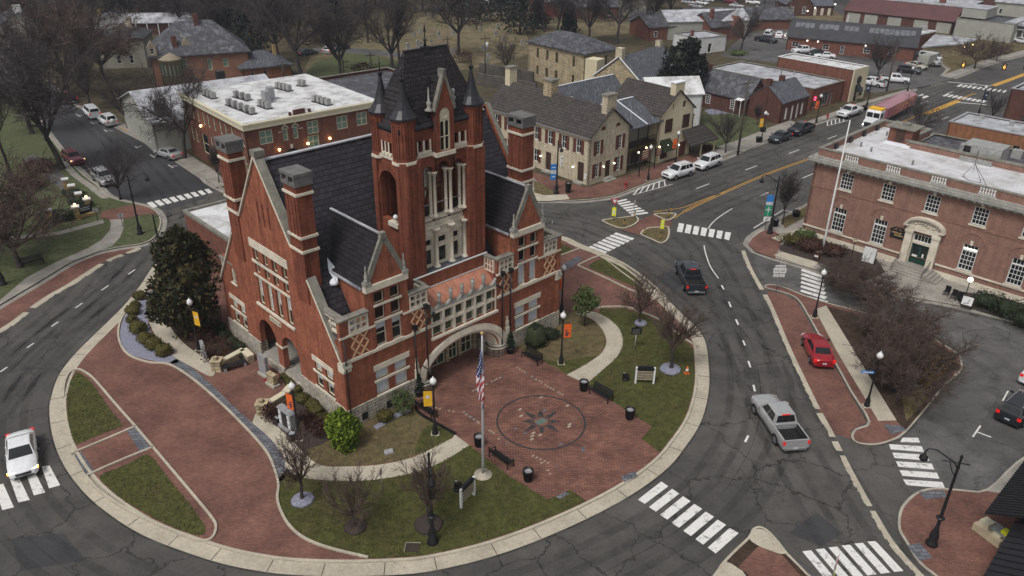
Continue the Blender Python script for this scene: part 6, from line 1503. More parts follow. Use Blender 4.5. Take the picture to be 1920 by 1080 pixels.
m=MB();m.box(7,7.6,2.6,3.2,4,6.2);m.build('chimney','yellow_wall',b23)
pz_=G(285,232,4.6);b24=bld('frosted_roof_hall','white walled hall with broad frosted roof, beside the hotel among bare trees','building',pz_,38)
gabled(b24,20,17,4.6,7.4,'x','grey_wall','frost_roof',.4,side_holes=[rect(3,4,1,2.6),rect(7,8,1,2.6)])
m=MB();m.box(13,14.2,9,10,6.5,8.6);m.build('chimney','dark_sign',b24);wins(b24,F2,[(3,4,1,2.6),(7,8,1,2.6)],1,2,mats=('white_paint','black_glass'))
b25=bld('yellow_gable_house','tall mustard yellow gabled house far behind the bare trees at the top left','house',G(183,36),20)
gabled(b25,6,8,5,7.5,'y','yellow_wall','dark_roof',.3);m=MB();m.box(2,4,-.06,0,0,2.4);m.build('garage_door','shutter',b25)
b26=bld('grey_gable_house','grey roofed bungalow with white porch, behind the sage house','house',G(178,66),18)
gabled(b26,9,7,2.8,5.2,'y','white_wall','frost_roof',.4)
b27=bld('long_porch_house','long low house with grey roof, white porch posts and maroon doors, behind the sage house','house',G(230,66),10)
gabled(b27,17,7,3.0,4.6,'x','dark_brick','frost_roof',.5);m=MB();[m.box(1+i*2.6,1.15+i*2.6,-.5,-.35,0,2.8)for i in range(7)];m.build('porch_post','white_paint',b27)
for i,(px,yw,Lx,Ly,he,hr,wm,rm,nm,lb)in enumerate([((1005,33),12,10,8,4.5,8,'maroon_sign','frost_roof','red_house','dark red gabled house beyond the cemetery, left of the far tree row'),((1062,36),4,15,9,3.4,5.5,'dark_brick','dusted_roof','brick_house','low dark brick house beyond the cemetery tree row'),((1138,30),10,12,9,5,7.4,'sage_wall','dusted_roof','green_house','grey green house far behind the stone jail'),((1180,62),-10,16,9,3.0,4.8,'dark_brick','dusted_roof','brick_shed','low brick shed under the bare trees, right of the stone jail'),((1215,78),20,15,10,3.4,5.4,'old_brick','dusted_roof','brick_workshop','brick workshop with blue grey roof, between the stone gable house and the far trees'),((20,30),30,12,9,5,8,'grey_wall','dark_roof','grey_house','grey house at the far top left behind the pale green house'),((1760,4),-40,40,14,5,7,'dark_brick','frost_roof','frosted_warehouse','long frosted roof warehouse at the very top right'),((870,12),10,8,6,5,7,'white_wall','dark_roof','white_house','white house just visible between evergreens at the top centre'),((1860,30),-40,16,12,4.2,5.6,'grey_wall','frost_roof','grey_store','grey store with frosted roof at the right edge beyond the grey warehouse')]):
 b=bld(nm,lb,'house' if 'house' in nm else 'building',G(*px),yw);gabled(b,Lx,Ly,he,hr,'x' if Lx>Ly*1.2 else 'y',wm,rm,.35)
 wins(b,F1,[(1.5,2.4,1,2.4),(Lx-3,Lx-2.1,1,2.4)],1,2,d=-.02,mats=('white_paint','black_glass'))
pq_=G(1180,54,5.0)
b28=bld('metal_hall','long blue grey metal hall with pale roof, upper right of the stone jail','building',G(1250,76),12)
gabled(b28,22,10,4.5,6.5,'x','grey_wall','frost_roof',.3)
pr_=G(1780,228,6.6);b30=bld('orange_brick_store','orange brick two storey store with frosted flat roof, behind the post office','building',pr_,-45)
flatblock(b30,0,24,0,7.2,6.6,'orange_brick','frost_roof',[rect(8.4,9.4,3.6,5.2)],(),.12,'galv');window(b30,F1,8.4,9.4,3.6,5.2,1,2,mats=('cream_wall','window_glass'))
for x,y in((2.5,5.5),(6.5,4.6),(13,3)):
 m=MB();m.box(x-.25,x+.25,y-.25,y+.25,6.4,7.1);m.build('roof_vent','unit_metal',b30)
b31=bld('dark_roofed_shop','shop with a low dark roof between the post office and the orange brick store','building',(pr_.x,pr_.y),-45)
flatblock(b31,-1.5,24,-13,-.1,4.6,'dark_brick','dusted_roof',(),(),.15,'coping')
for x,y in((4.5,-6),(10,-3.5),(13.5,-3)):
 m=MB();m.box(x-.6,x+.6,y-.5,y+.5,4.5,5.6);m.build('cooling_unit','unit_metal',b31)
b32=bld('dark_corner_store','dark red brick corner store with frosted parapet, at the right edge by the far crosswalk','building',G(1897,166,6.5),-46)
flatblock(b32,0,16,0,12,6.5,'dark_brick','frost_roof',(),(),.3,'frost_roof')
m=MB();m.hexa([(3.0,-1.4,2.2),(8,-1.4,2.2),(8,0,2.2),(3,0,2.2),(3,-.1,3.1),(8,-.1,3.1),(8,0,3.1),(3,0,3.1)]);m.build('awning','dark_sign',b32)
b33=bld('black_canopy_shop','shop with black ribbed metal canopies beside the brick corner with the tall arm lamp','shop',G(1847,961,3.0),43.5)
m=MB();L_=9.0
m.hexa([(-.1,0,2.95),(L_,0,2.95),(L_,-3.2,4.6),(-.1,-3.2,4.6),(-.1,0,3.05),(L_,0,3.05),(L_,-3.2,4.7),(-.1,-3.2,4.7)])
for i in range(30):x=i*.3;m.bar((x,0,3.07),(x,-3.2,4.72),.05,.07)
m.build('canopy','black_iron',b33)
m=MB();m.box(.6,L_,-9,-3.3,0,6.5);m.box(.5,1.0,-3.3,-1.4,0,3.2);m.build('wall','dark_brick',b33)
c2=to_local(b33,G(1863,1047,3.0));c3=to_local(b33,G(1909,967,3.0));dd_=(c3-c2).normalized();nn=Vector((dd_.y,-dd_.x,0));c1=c2-dd_*3
m=MB();q=[c1,c3,c3+nn*4+Vector((0,0,1.6)),c1+nn*4+Vector((0,0,1.6))];m.hexa(q+[p+Vector((0,0,.1))for p in q])
for i in range(14):p=c1+dd_*(i*(c3-c1).length/13)+Vector((0,0,.12));m.bar(p,p+nn*4+Vector((0,0,1.6)),.05,.06)
m.build('canopy','black_iron',b33)
m=MB();[m.box(p.x-.07,p.x+.07,p.y-.07,p.y+.07,0,3)for p in(c2+nn*.2,c1+nn*.2)];m.build('canopy_post','white_paint',b33)
wl_=thing('yard_wall','long dark stone yard wall behind the tavern, below the cemetery','wall',(0,0,0))
m=MB();a=G(905,152);b=G(1000,172);c=G(1095,140)
for p,q in((G(900,140),G(1000,158)),(G(895,160),G(1005,180))):m.bar((p.x,p.y,1.2),(q.x,q.y,1.2),.5,2.4)
m.build('wall','dark_wall',wl_)
def grow(m,p,d,L,r,lev,spec,rn,minr=.008):
 n,lr,a0,a1,st,wig,trop=spec[lev]
 last=lev==len(spec)-1;ns=2 if last else(4 if lev<2 else 3)
 pts=[Vector(p)];ds=[];q=Vector(p);d=Vector(d).normalized()
 for i in range(ns):
  d=(d+Vector((rn.uniform(-1,1),rn.uniform(-1,1),rn.uniform(-.7,.9)))*wig+Vector((0,0,trop))).normalized()
  q=q+d*(L/ns);pts.append(q.copy());ds.append(d.copy())
 rads=[max(minr,r*(1-.62*i/ns))for i in range(ns+1)]
 if last:
  x=d.cross(Vector((rn.uniform(-1,1),rn.uniform(-1,1),rn.uniform(-1,1)))).normalized()
  m.grid([[pt-x*(rads[i]),pt+x*(rads[i])]for i,pt in enumerate(pts)],0,False)
  return
 m.tube(pts,rads,6 if lev==0 else(4 if lev==1 else 3),0,True,False)
 for k in range(n):
  t=st+(1-st)*(k+rn.uniform(.1,.9))/n;f=t*ns;i=min(ns-1,int(f));pos=pts[i].lerp(pts[i+1],f-i);dd=ds[i]
  az=rn.uniform(0,2*pi)+k*2.4;ang=radians(rn.uniform(a0,a1))
  x=dd.orthogonal().normalized();x.rotate(Matrix.Rotation(az,3,dd));nd=dd*cos(ang)+x*sin(ang)
  grow(m,pos,nd,L*lr*rn.uniform(.7,1.15)*(1.12-.35*t),rads[i]*.55 if lev else rads[i]*.6,lev+1,spec,rn,minr)
 grow(m,pts[-1],ds[-1],L*lr*.95,rads[-1]*.95,lev+1,spec,rn,minr)
def bare_tree(seed,H,trunk,r0,limbs,spec,lean=0,lo=20,hi=48,twig='twig',minr=.009,nm='bare_tree'):
 rn=random.Random(seed);root=thing(nm,'x','tree')
 tm=MB();pts=[Vector((0,0,-.1))];d=Vector((lean,0,1)).normalized();q=Vector((0,0,0));pts.append(q+d*.15)
 for i in range(4):d=(d+Vector((rn.uniform(-.1,.1),rn.uniform(-.1,.1),0))).normalized();q=q+d*(trunk*H/4);pts.append(q.copy())
 tm.tube(pts,[r0*1.5,r0*1.15]+[r0*(1-.1*i)for i in range(1,5)],9);tm.build('trunk','bark',root)
 cm=MB()
 for k in range(limbs):
  az=2*pi*(k+rn.uniform(-.25,.25))/limbs;ang=radians(rn.uniform(lo,hi))*(.35 if k==0 else 1)
  nd=Vector((cos(az)*sin(ang)+lean*.4,sin(az)*sin(ang),cos(ang)))
  base=pts[-1]-Vector((0,0,1))*rn.uniform(0,.16)*H*trunk if k else pts[-1]
  grow(cm,base,nd,(H*(1-trunk))*rn.uniform(.5,.64),r0*rn.uniform(.48,.66),0,spec,rn,minr)
 cm.build('crown',twig,root);return root
BIG=[(6,.56,25,55,.22,.16,.05),(7,.56,25,60,.2,.2,.04),(9,.58,25,65,.15,.25,.02),(0,0,0,0,0,.3,0)]
BIG2=[(7,.5,30,62,.2,.18,.03),(7,.55,25,65,.15,.22,.02),(9,.6,25,70,.12,.28,0),(0,0,0,0,0,.3,-.03)]
UPR=[(6,.5,18,40,.2,.12,.09),(7,.55,20,45,.15,.15,.08),(8,.58,20,50,.12,.2,.05),(0,0,0,0,0,.2,.04)]
SMA=[(6,.55,22,48,.15,.16,.05),(6,.58,22,50,.12,.2,.04),(5,.6,20,55,.1,.22,.03),(0,0,0,0,0,.22,.02)]
TREES={'oak1':lambda:bare_tree(1,16,.24,.38,7,BIG,minr=.02),'oak2':lambda:bare_tree(2,16,.28,.34,6,BIG2,.08,minr=.02),'oak3':lambda:bare_tree(3,17,.32,.32,6,BIG,-.05,15,38,minr=.02),'tall1':lambda:bare_tree(4,18,.36,.30,6,UPR,.02,10,28,minr=.02),'tall2':lambda:bare_tree(5,17,.26,.36,7,BIG2,.05,18,42,minr=.02),'red1':lambda:bare_tree(6,14,.2,.34,8,BIG2,0,25,60,'twig_red',.022),'orn1':lambda:bare_tree(11,3.9,.28,.085,7,SMA,0,18,42,'twig_red',.0068),'orn2':lambda:bare_tree(12,4.1,.24,.095,8,SMA,.05,20,50,'twig_red',.007),'street1':lambda:bare_tree(13,6.5,.26,.10,7,UPR,0,12,32,'twig',.010),'street2':lambda:bare_tree(14,6.2,.2,.11,8,SMA,0,18,44,'twig',.008),}
def shrub_proto(seed=21):
 rn=random.Random(seed);root=thing('bare_shrub','x','shrub');cm=MB();tm=MB()
 for k in range(17):
  az=2*pi*k/17+rn.uniform(-.2,.2);ang=radians(rn.uniform(12,60));p=Vector((cos(az)*.25,sin(az)*.25,0));d=Vector((cos(az)*sin(ang),sin(az)*sin(ang),cos(ang)))
  tm.tube([p,p+d*.7],[.09,.07],5);grow(cm,p+d*.65,d,2.5*rn.uniform(.8,1.15),.065,0,BIG2,rn,.0095)
 tm.build('stems','bark',root);cm.build('twigs','twig_red',root);return root
TREES['shrub']=shrub_proto
PROT={}
def plant(kind,base,label,group=None,top=None,H=None,cat='tree',rz=None,z=None,sxy=1.0,name=None):
 g=G(base[0],base[1],KZ if z is None else z)
 if kind not in PROT:
  PROT[kind]=TREES[kind]();o=PROT[kind]
  zz=[v.co.z for ch in o.children for v in ch.data.vertices];zz.sort();o['_h']=zz[int(len(zz)*.998)];first=True
 else:o=copy_tree(PROT[kind])
 h0=PROT[kind]['_h']
 if top is not None:H=HT(top[0],top[1],g)
 s=H/h0
 o.location=g;o.rotation_euler=(0,0,rz if rz is not None else RND.uniform(0,6.28));o.scale=(s*sxy,s*sxy,s)
 o['label']=label;o['category']=cat
 if group:o['group']=group
 elif 'group' in o:del o['group']
 if '_h' in o and o is not PROT[kind]:del o['_h']
 return o
ISL='small bare trees on the roundabout lawns'
for kind,b,t,lb in(('orn1',(567,937),(562,818),'small bare ornamental tree by the curved walk, nearest the slate paver band'),('orn2',(664,990),(655,884),'small bare tree on the front lawn, between the curved walk and the kerb'),('orn1',(805,985),(797,858),'small bare tree on the front lawn directly behind the tall black lamp post'),('orn2',(1199,606),(1207,508),'small bare tree at the far corner of the right lawn, beside the brick drive'),('orn1',(1258,692),(1272,562),'bushy bare tree beside the orange traffic cone on the right lawn')):
 plant(kind,b,lb,ISL,t,z=TOP,name='ornamental_tree')
def gravel_ring(px,r,mat='blue_gravel',sy=1):
 c=G(*px,TOP);m=MB();RR=random.Random(int(px[0]));pts=[(c.x+r*(1+RR.uniform(-.06,.06))*cos(2*pi*i/22),c.y+r*(1+RR.uniform(-.06,.06))*sin(2*pi*i/22))for i in range(22)]
 m.grid([[(*p,TOP+.01)for p in pts],[(c.x+(p[0]-c.x)*.85,c.y+(p[1]-c.y)*.85,TOP+.13)for p in pts],[(c.x+(p[0]-c.x)*.1,c.y+(p[1]-c.y)*.1,TOP+.2)for p in pts]],0,True,True,True);m.build('mulch_ring',mat,kind='structure')
for px,r,mt in(((568,937),.78,'blue_gravel'),((667,988),.72,'mulch'),((804,983),.92,'mulch'),((1201,606),.62,'blue_gravel'),((1257,692),.92,'blue_gravel')):gravel_ring(px,r,mt)
for kind,b,t,lb,gp in(('tall2',(116,316),(105,30),'tall bare tree standing behind the red parked car on the left street',None),('red1',(38,500),(25,318),'low bushy reddish bare tree on the park lawn beside the bench',None),('red1',(-25,470),(-30,270),'reddish bare tree cut by the left picture edge above the park lawn',None),('oak2',(346,296),(285,118),'bare tree leaning left against the side of the brick hotel',None),('street1',(311,279),(298,170),'slim bare tree on the verge above the silver sedan',None),('street2',(240,240),(226,130),'bare tree by the white parked off roader on the left street',None),('oak1',(172,205),(165,70),'bare tree on the verge behind the white van',None),('red1',(128,178),(125,-25),'huge reddish bare tree hiding the end of the left street',None),('red1',(195,150),(190,10),'broad reddish bare tree before the sage house',None),('street2',(226,372),(215,262),'young bare tree on the corner verge in front of the silver car with roof rails',None),('street1',(411,342),(400,270),'slim potted bare tree on the pavement by the hotel corner',None),('oak1',(60,250),(50,60),'bare tree on the park block left of the street, far behind the reddish tree',None),('tall1',(20,330),(0,120),'dark bare tree at the left edge of the park block',None),('oak3',(80,190),(70,20),'bare tree between the pale green house and the left street',None),('oak2',(566,147),(560,-60),'big bare tree with a low leaning limb behind the hotel roof',None),('oak3',(328,60),(330,-60),'wide dark bare tree above the victorian house',None),('tall2',(435,85),(430,-50),'bare tree behind the right end of the victorian house',None),('oak1',(640,150),(640,-20),'bare tree on the green lawn right of the white hotel roof',None),('tall1',(490,110),(480,-20),'bare tree in the thicket behind the small brick house',None),('tall2',(525,120),(520,-40),'bare tree in the thicket, right of the small brick house',None),('oak3',(400,100),(390,-50),'bare tree directly behind the victorian house roof',None),('oak1',(737,136),(705,-40),'bare tree whose trunk stands just left of the tower roof',None),('tall1',(750,128),(750,-60),'thick trunked bare tree beside the tower roof, on the cemetery edge',None),('oak3',(690,80),(680,-60),'bare tree at the cemetery lane, left of the tower',None),('oak2',(859,103),(855,-60),'lone bare tree in the middle of the dry cemetery grass',None),('tall1',(812,33),(812,-90),'slender bare tree by the far cars beyond the cemetery',None),('tall1',(832,30),(832,-90),'second slender bare tree by the far cars beyond the cemetery',None),('oak3',(950,150),(945,62),'low spreading bare tree by the yard wall behind the tavern',None),('tall2',(1043,68),(1035,-60),'forked bare tree left of the stone jail',None),('oak1',(1105,78),(1108,-50),'broad bare tree behind the right half of the stone jail',None),('oak2',(1157,82),(1160,-60),'bare tree with low outstretched limbs, right of the stone jail',None),('tall1',(1205,62),(1205,-60),'tall thin bare tree in the far row, nearest the metal hall',None),('tall2',(1222,55),(1225,-60),'bare tree in the far row above the metal hall',None),('tall1',(1255,52),(1262,-50),'bare tree at the right end of the far row',None),('oak3',(1020,60),(1015,-60),'bare tree before the dark red gabled house',None),('oak2',(1388,97),(1380,8),'broad bare tree in a planter bed in the middle of the parking lot',None),('oak1',(1644,150),(1652,62),'bare tree between the parked white pickups and the long dark roofed shed',None),('red1',(1827,128),(1845,62),'bare tree on the lawn by the far street, left of a smaller one',None),('red1',(1868,114),(1885,72),'smaller bare tree on the lawn by the far street',None),('street2',(1360,286),(1365,198),'upright bare street tree in front of the cottage lawn',None),('street1',(1467,420),(1478,318),'upright bare street tree at the corner of the post office',None),('oak2',(1722,262),(1715,176),'wide bare tree behind the post office parapet beside the pink lorry',None),('street2',(1856,228),(1862,168),'slim bare tree beside the navy banner lamp at the far right',None),('street1',(1418,235),(1415,195),'tiny bare tree in the cottage yard',None)):
 plant(kind,b,lb,gp,t)
FARK=['oak1','oak2','oak3','tall1','tall2','red1'];RF=random.Random(17)
for i in range(110):
 u=-60+(i%64)*32+RF.uniform(-12,12);v=RF.uniform(2,26)if u<1280 else RF.uniform(-8,8)
 if 820<u<1010 and v>12:v=RF.uniform(2,10)
 if u>1650:v=RF.uniform(-14,-4)
 plant(RF.choice(FARK),(u,v),'bare winter tree in the distant wood along the top of the town','bare trees of the distant wood',H=RF.uniform(12,18),z=0)
for i in range(62):
 u=-40+i*10+RF.uniform(-8,8);v=RF.uniform(30,100)-(20 if u>320 else 0)
 if 0<u<70 and v>60 or 190<u<270 and v>70 or 270<u<450 and v>75:continue
 plant(RF.choice(FARK),(u,v),'bare winter tree in the thicket between the houses at the top left','bare trees among the houses at top left',H=RF.uniform(10,15),z=0)
def lump(d,ph):return 1+.13*sin(3.1*d.x+ph)*cos(2.7*d.y+1.3*ph)+.1*sin(5.3*d.z+2*ph)+.09*sin(7*d.x-5*d.y+ph)
def leaves(m,c,rad,n,size,rn,ph=0,shell=.55,taper=0,flat=0):
 c=Vector(c)
 for i in range(n):
  d=Vector((rn.gauss(0,1),rn.gauss(0,1),rn.gauss(0,1))).normalized();r=(shell+(1-shell)*rn.random()**.6)*lump(d,ph)
  if d.z<-.2 and rn.random()<.4:continue
  k=1-taper*max(0,d.z*r*.5+.5)
  p=c+Vector((d.x*rad[0]*r*k,d.y*rad[1]*r*k,d.z*rad[2]*r))
  a=Vector((rn.uniform(-1,1),rn.uniform(-1,1),rn.uniform(-1,1))).normalized();a=(a+d*.4).normalized();b=a.cross(Vector((rn.uniform(-1,1),rn.uniform(-1,1),rn.uniform(-1,1)))).normalized();s=size*rn.uniform(.6,1.3)
  m.face([p-a*s,p+b*s*.5,p+a*s,p-b*s*.5])
def core(m,c,rad,ph,k=.72,mi=0):
 nu,nv=14,9
 m.grid([[tuple(Vector(c)+Vector((rad[0]*q*k*sin(pi*j/nv)*cos(2*pi*i/nu),rad[1]*q*k*sin(pi*j/nv)*sin(2*pi*i/nu),-rad[2]*q*k*cos(pi*j/nv))))for i in range(nu)for q in[lump(Vector((sin(pi*j/nv)*cos(2*pi*i/nu),sin(pi*j/nv)*sin(2*pi*i/nu),-cos(pi*j/nv))),ph)]]for j in range(nv+1)],mi,True,True)
def bush(px,rad,mat,label,n=500,size=.09,group=None,cat='bush',name='bush',z=TOP,lift=.85,seed=None,shell=.8,dense=True,base=None,taper=0):
 g=base if base is not None else G(px[0],px[1],z);rn=random.Random(seed if seed is not None else int(px[0]*3+px[1]));ph=rn.uniform(0,6)
 o=thing(name,label,cat,g,0,group);m=MB()
 if dense:core(m,(0,0,rad[2]*lift),rad,ph,.86 if shell>.7 else .6)
 leaves(m,(0,0,rad[2]*lift),rad,n,size,rn,ph,shell,taper);m.build('foliage',mat,o)
 s=MB();s.tube([(0,0,-.05),(0,0,rad[2]*.6)],[.06,.03],5);s.build('stem','bark',o)
 return o
g=G(362,655,TOP);g=Vector(C2W(-2.6,21.0)+(TOP,));ce=thing('cedar_tree','big dark green and rusty brown cedar crowding the left corner of the courthouse','tree',g+EA*.5-EB*.3,0,None,(.92,.92,.94))
rn=random.Random(4);m=MB()
for i,(dx,dy,z,r,h)in enumerate(((0,0,2.6,2.7,2.6),(-.5,-.5,4.6,2.9,2.7),(.7,.3,6.4,2.7,2.4),(-.3,.4,8.2,2.1,2.0),(.5,-.2,9.4,1.35,1.5),(-1.4,.8,5.8,1.5,2.2),(1.5,-.9,4.6,1.5,2.0),(1.2,1.0,8.0,1.1,1.8),(-1.7,-1.0,3.2,1.5,1.7))):
 leaves(m,(dx,dy,z),(r,r,h),1500 if r>2 else 900,.26,rn,i,.45);core(m,(dx,dy,z),(r,r,h),i,.6)
m.build('crown','cedar_leaf',ce);m=MB();m.tube([(0,0,-.1),(0,0,8)],[.3,.08],8);m.build('trunk','bark',ce)
g=G(1275,196,KZ);mg=thing('magnolia_tree','dense dark evergreen magnolia behind the cream gabled house','tree',g)
rn=random.Random(9);m=MB();k=HT(1272,68,g)/11.5
for i,(dx,dy,z,r,h)in enumerate(((0,0,3.2,3.6,2.8),(.6,.5,5.6,3.4,2.8),(-.8,0,7.6,2.8,2.6),(.5,-.2,9.4,1.9,2.1),(-2.0,.5,4.8,2,2),(2.0,-.6,6.6,1.8,2))):
 leaves(m,(dx*k,dy*k,z*k),(r*k,r*k,h*k),1500,.3,rn,i,.5);core(m,(dx*k,dy*k,z*k),(r*k,r*k,h*k),i,.7)
m.build('crown','magnolia_leaf',mg);m=MB();m.tube([(0,0,-.1),(0,0,7*k)],[.35,.1],8);m.build('trunk','bark',mg)
def spruce(px,H,r,label,mat='spruce_leaf',n=1500,seed=1,group=None):
 g=G(px[0],px[1],0);o=thing('spruce_tree',label,'tree',g,0,group);m=MB();rn=random.Random(seed)
 for i in range(6):
  t=i/6;leaves(m,(rn.uniform(-.2,.2)*r,rn.uniform(-.2,.2)*r,H*(.16+.8*t)),(r*(1-t)**.7+.2,r*(1-t)**.7+.2,H*.16),n//6,.42,rn,i+seed,.35)
 m.build('crown',mat,o);m=MB();m.tube([(0,0,0),(0,0,H*.9)],[.3,.06],6);m.build('trunk','bark',o)
for i,(px,H,r,lb)in enumerate((((225,60),15,5,'wide dark evergreen at the top left, above the long porch house'),((268,50),13,4.5,'dark evergreen right of the wide one at the top left'),((470,118),11,5.2,'grey green evergreen in the thicket behind the small brick house'),((430,100),10,4,'blackish evergreen right behind the victorian house'),((900,42),12,4.6,'green spruce left of the darkest evergreen at the top centre'),((870,34),12,4.2,'green spruce standing nearest the far parked cars at the top'),((975,66),14,4.2,'darkest evergreen at the top, beside the dark red gabled house'),((940,40),13,4.2,'dark spruce between the green spruces and the darkest evergreen'),((1068,66),8,2.6,'small dark evergreen left of the stone jail roof'),((635,62),11,4.5,'dark evergreen above the car park behind the hotel'),((1008,55),9,3.2,'squat dark evergreen next to the darkest one'))):
 spruce(px,H,r,lb,seed=i+2)
bush((646,836),(1.42,1.42,1.72),'lime_leaf','bright yellow green rounded arborvitae at the front left corner of the courthouse',3600,.14,name='arborvitae',cat='shrub',shell=.62,taper=.35)
g=G(1096,611,TOP);et=thing('evergreen_tree','small leafy green tree on a slim trunk beside the curved right walk','tree',g);m=MB();rn=random.Random(3)
for i,(x,y,z,r)in enumerate(((0,0,2.3,1.1),(-.5,.3,2.7,.8),(.5,-.2,2.6,.8),(0,.2,3.3,.75),(.4,.4,2.0,.7),(-.5,-.4,1.9,.7))):leaves(m,(x,y,z),(r,r,r*.8),420,.13,rn,i,.3)
m.build('crown','olive_leaf',et);m=MB();m.tube([(0,0,-.1),(0,0,2.2)],[.07,.04],6);m.build('trunk','bark',et)
bush((1004,648),(1.0,1.0,1.15),'dark_leaf','dark green holly mound against the stone base, right of the arch',1100,.1,name='holly_bush',taper=.3)
bush((1030,634),(.9,.6,.55),'dark_leaf','low spreading dark shrub between the holly mound and the corner of the courthouse',500,.1)
bush((757,772),(.95,.95,1.1),'olive_leaf','greyish upright shrub against the stone base, left of the arch',1100,.1,name='upright_shrub',dense=False,shell=.3)
bush((722,787),(.62,.62,.42),'box_leaf','single clipped green mound by the cellar vents',420,.07,name='boxwood')
HG='clipped boxwoods in the gravel bed'
for i,(px,r)in enumerate((((263,560),.62),((254,576),.5),((250,588),.7),((248,603),.5),((260,622),.82),((275,642),.8),((290,652),.75),((308,664),.75))):
 bush(px,(r,r,r*.68),'box_leaf','clipped yellow green boxwood in the blue gravel bed left of the courthouse',420,.075,HG,name='boxwood',seed=i)
HG2='dark boxwoods on the gable side'
for i,(px,r)in enumerate((((413,618),.6),((421,632),.62),((436,646),.6),((449,655),.6),((456,668),.55))):bush(px,(r,r,r*.6),'dark_leaf','dark clipped boxwood against the left gable wall, beyond the arches',340,.07,HG2,name='boxwood',seed=i+20)
HG3='dark boxwoods by the monument'
for i,(px,r)in enumerate((((545,722),.5),((556,736),.5),((567,752),.6),((585,763),.6),((593,776),.6),((606,790),.62),((535,710),.45))):bush(px,(r,r,r*.62),'box_leaf','clipped dark green boxwood against the gable wall behind the monument',340,.07,HG3,name='boxwood',seed=i+40)
for px,r,h,lb in(((410,668),1.5,.95,'wide russet leafless barberry mound by the side walk'),((512,786),.95,.7,'russet barberry beside the grey monument'),((578,800),.8,.75,'russet barberry right of the banner lamp by the monument'),((600,815),.85,.75,'russet barberry next to the bright arborvitae'),((380,640),1.0,.7,'russet barberry under the cedar')):
 bush(px,(r,r,h),'russet_leaf',lb,900,.09,name='barberry',shell=.35,dense=False)
g=thing('planter_tree_bed','x','x')if False else None
for i,(px,lb,H,k)in enumerate((((1618,560),'wide purple brown bare shrub in front of the post office steps',3.6,1.3),((1578,536),'bare brown shrub left of the post office steps',2.8,1.2),((1684,732),'largest bare crab apple shrub, filling the planted strip by the slip road',6.0,.9),((1668,640),'bare shrub behind the largest one on the planted strip',4.4,1.2))):
 plant('shrub',px,lb,None,None,H,'shrub',sxy=k)
for i,(px,r,h,mt,lb)in enumerate((((1488,458),1.7,.7,'box_leaf','sprawling yellow green juniper at the post office corner'),((1520,470),1.8,.8,'russet_leaf','dark leafless bush at the foot of the white flagpole'),((1560,478),1.8,.7,'russet_leaf','dark leafless bush under the first post office window'),((1508,448),1.3,.6,'olive_leaf','small juniper against the post office corner wall'),((1850,575),1.8,.8,'dark_leaf','dark yew hedge nearest the lit globe lamp'),((1890,592),2.0,.9,'dark_leaf','dark yew hedge under the right post office windows'),((1925,612),2.0,.9,'dark_leaf','dark yew hedge at the right picture edge'))):
 bush(px,(r,r*.8,h),mt,lb,900,.12,z=KZ,name='bush',shell=.45)
HG4='golden mounds in the car park bed'
for i,px in enumerate(((1737,722),(1746,709),(1756,698),(1766,688))):bush(px,(.72,.72,.5),'gold_leaf','clipped golden brown mound in the row at the car park corner',400,.07,HG4,z=KZ,name='boxwood',seed=i+60)
for px,r,h,lb in(((115,412),2.2,.7,'dark clipped hedge along the park path, left of the lit gate pillars'),((95,416),1.6,.6,'dark hedge at the left end of the park path'),((152,386),1.5,.7,'dark hedge behind the gate sign'),((140,372),1.5,.7,'dark hedge between the unlit gate pillars')):bush(px,(r,.8,h),'dark_leaf',lb,900,.1,z=KZ,name='hedge')
bush((75,320),(2.6,2.2,.9),'russet_leaf','reddish brown thicket on the park block behind the hedge',1200,.14,z=KZ,shell=.4);bush((55,352),(2.2,2.0,.9),'russet_leaf','low reddish thicket above the park path',1000,.14,z=KZ,shell=.4)
bush((871,118),(2.4,2.0,1.5),'russet_leaf','grey leafless bush in the dry cemetery grass',800,.16,z=KZ,shell=.3,dense=False);bush((682,138),(3.2,2.2,1.3),'russet_leaf','reddish brown bush on the green lawn left of the tower',900,.18,z=KZ,shell=.3,dense=False)
bush((1383,104),(2.6,1.6,.7),'olive_leaf','yellowish low planting round the parking lot tree',700,.16,z=KZ,shell=.4)
bush((1325,282),(1.2,.8,.6),'russet_leaf','low dry shrub under the shake canopy of the cream house',400,.1,z=KZ,shell=.4)
def globe_lamp():
 o=thing('street_lamp','x','street lamp');m=MB()
 m.lathe([(.24,0),(.24,.12),(.17,.2),(.2,.5),(.13,.75),(.09,.9),(.075,1.2),(.055,4.0),(.09,4.05),(.06,4.15),(.05,4.2),(.16,4.32)],n=10);m.build('pole','black_iron',o)
 m=MB();m.lathe([(.15,4.32),(.24,4.5),(.25,4.62),(.16,4.78),(.05,4.86),(.04,4.93),(.01,5.0)],n=12);m.build('globe','globe_off',o)
 m=MB();m.box(-.3,.3,-.3,.3,-.12,.02);m.build('footing','concrete',o);return o
LG='globe lamps of the roundabout and streets'
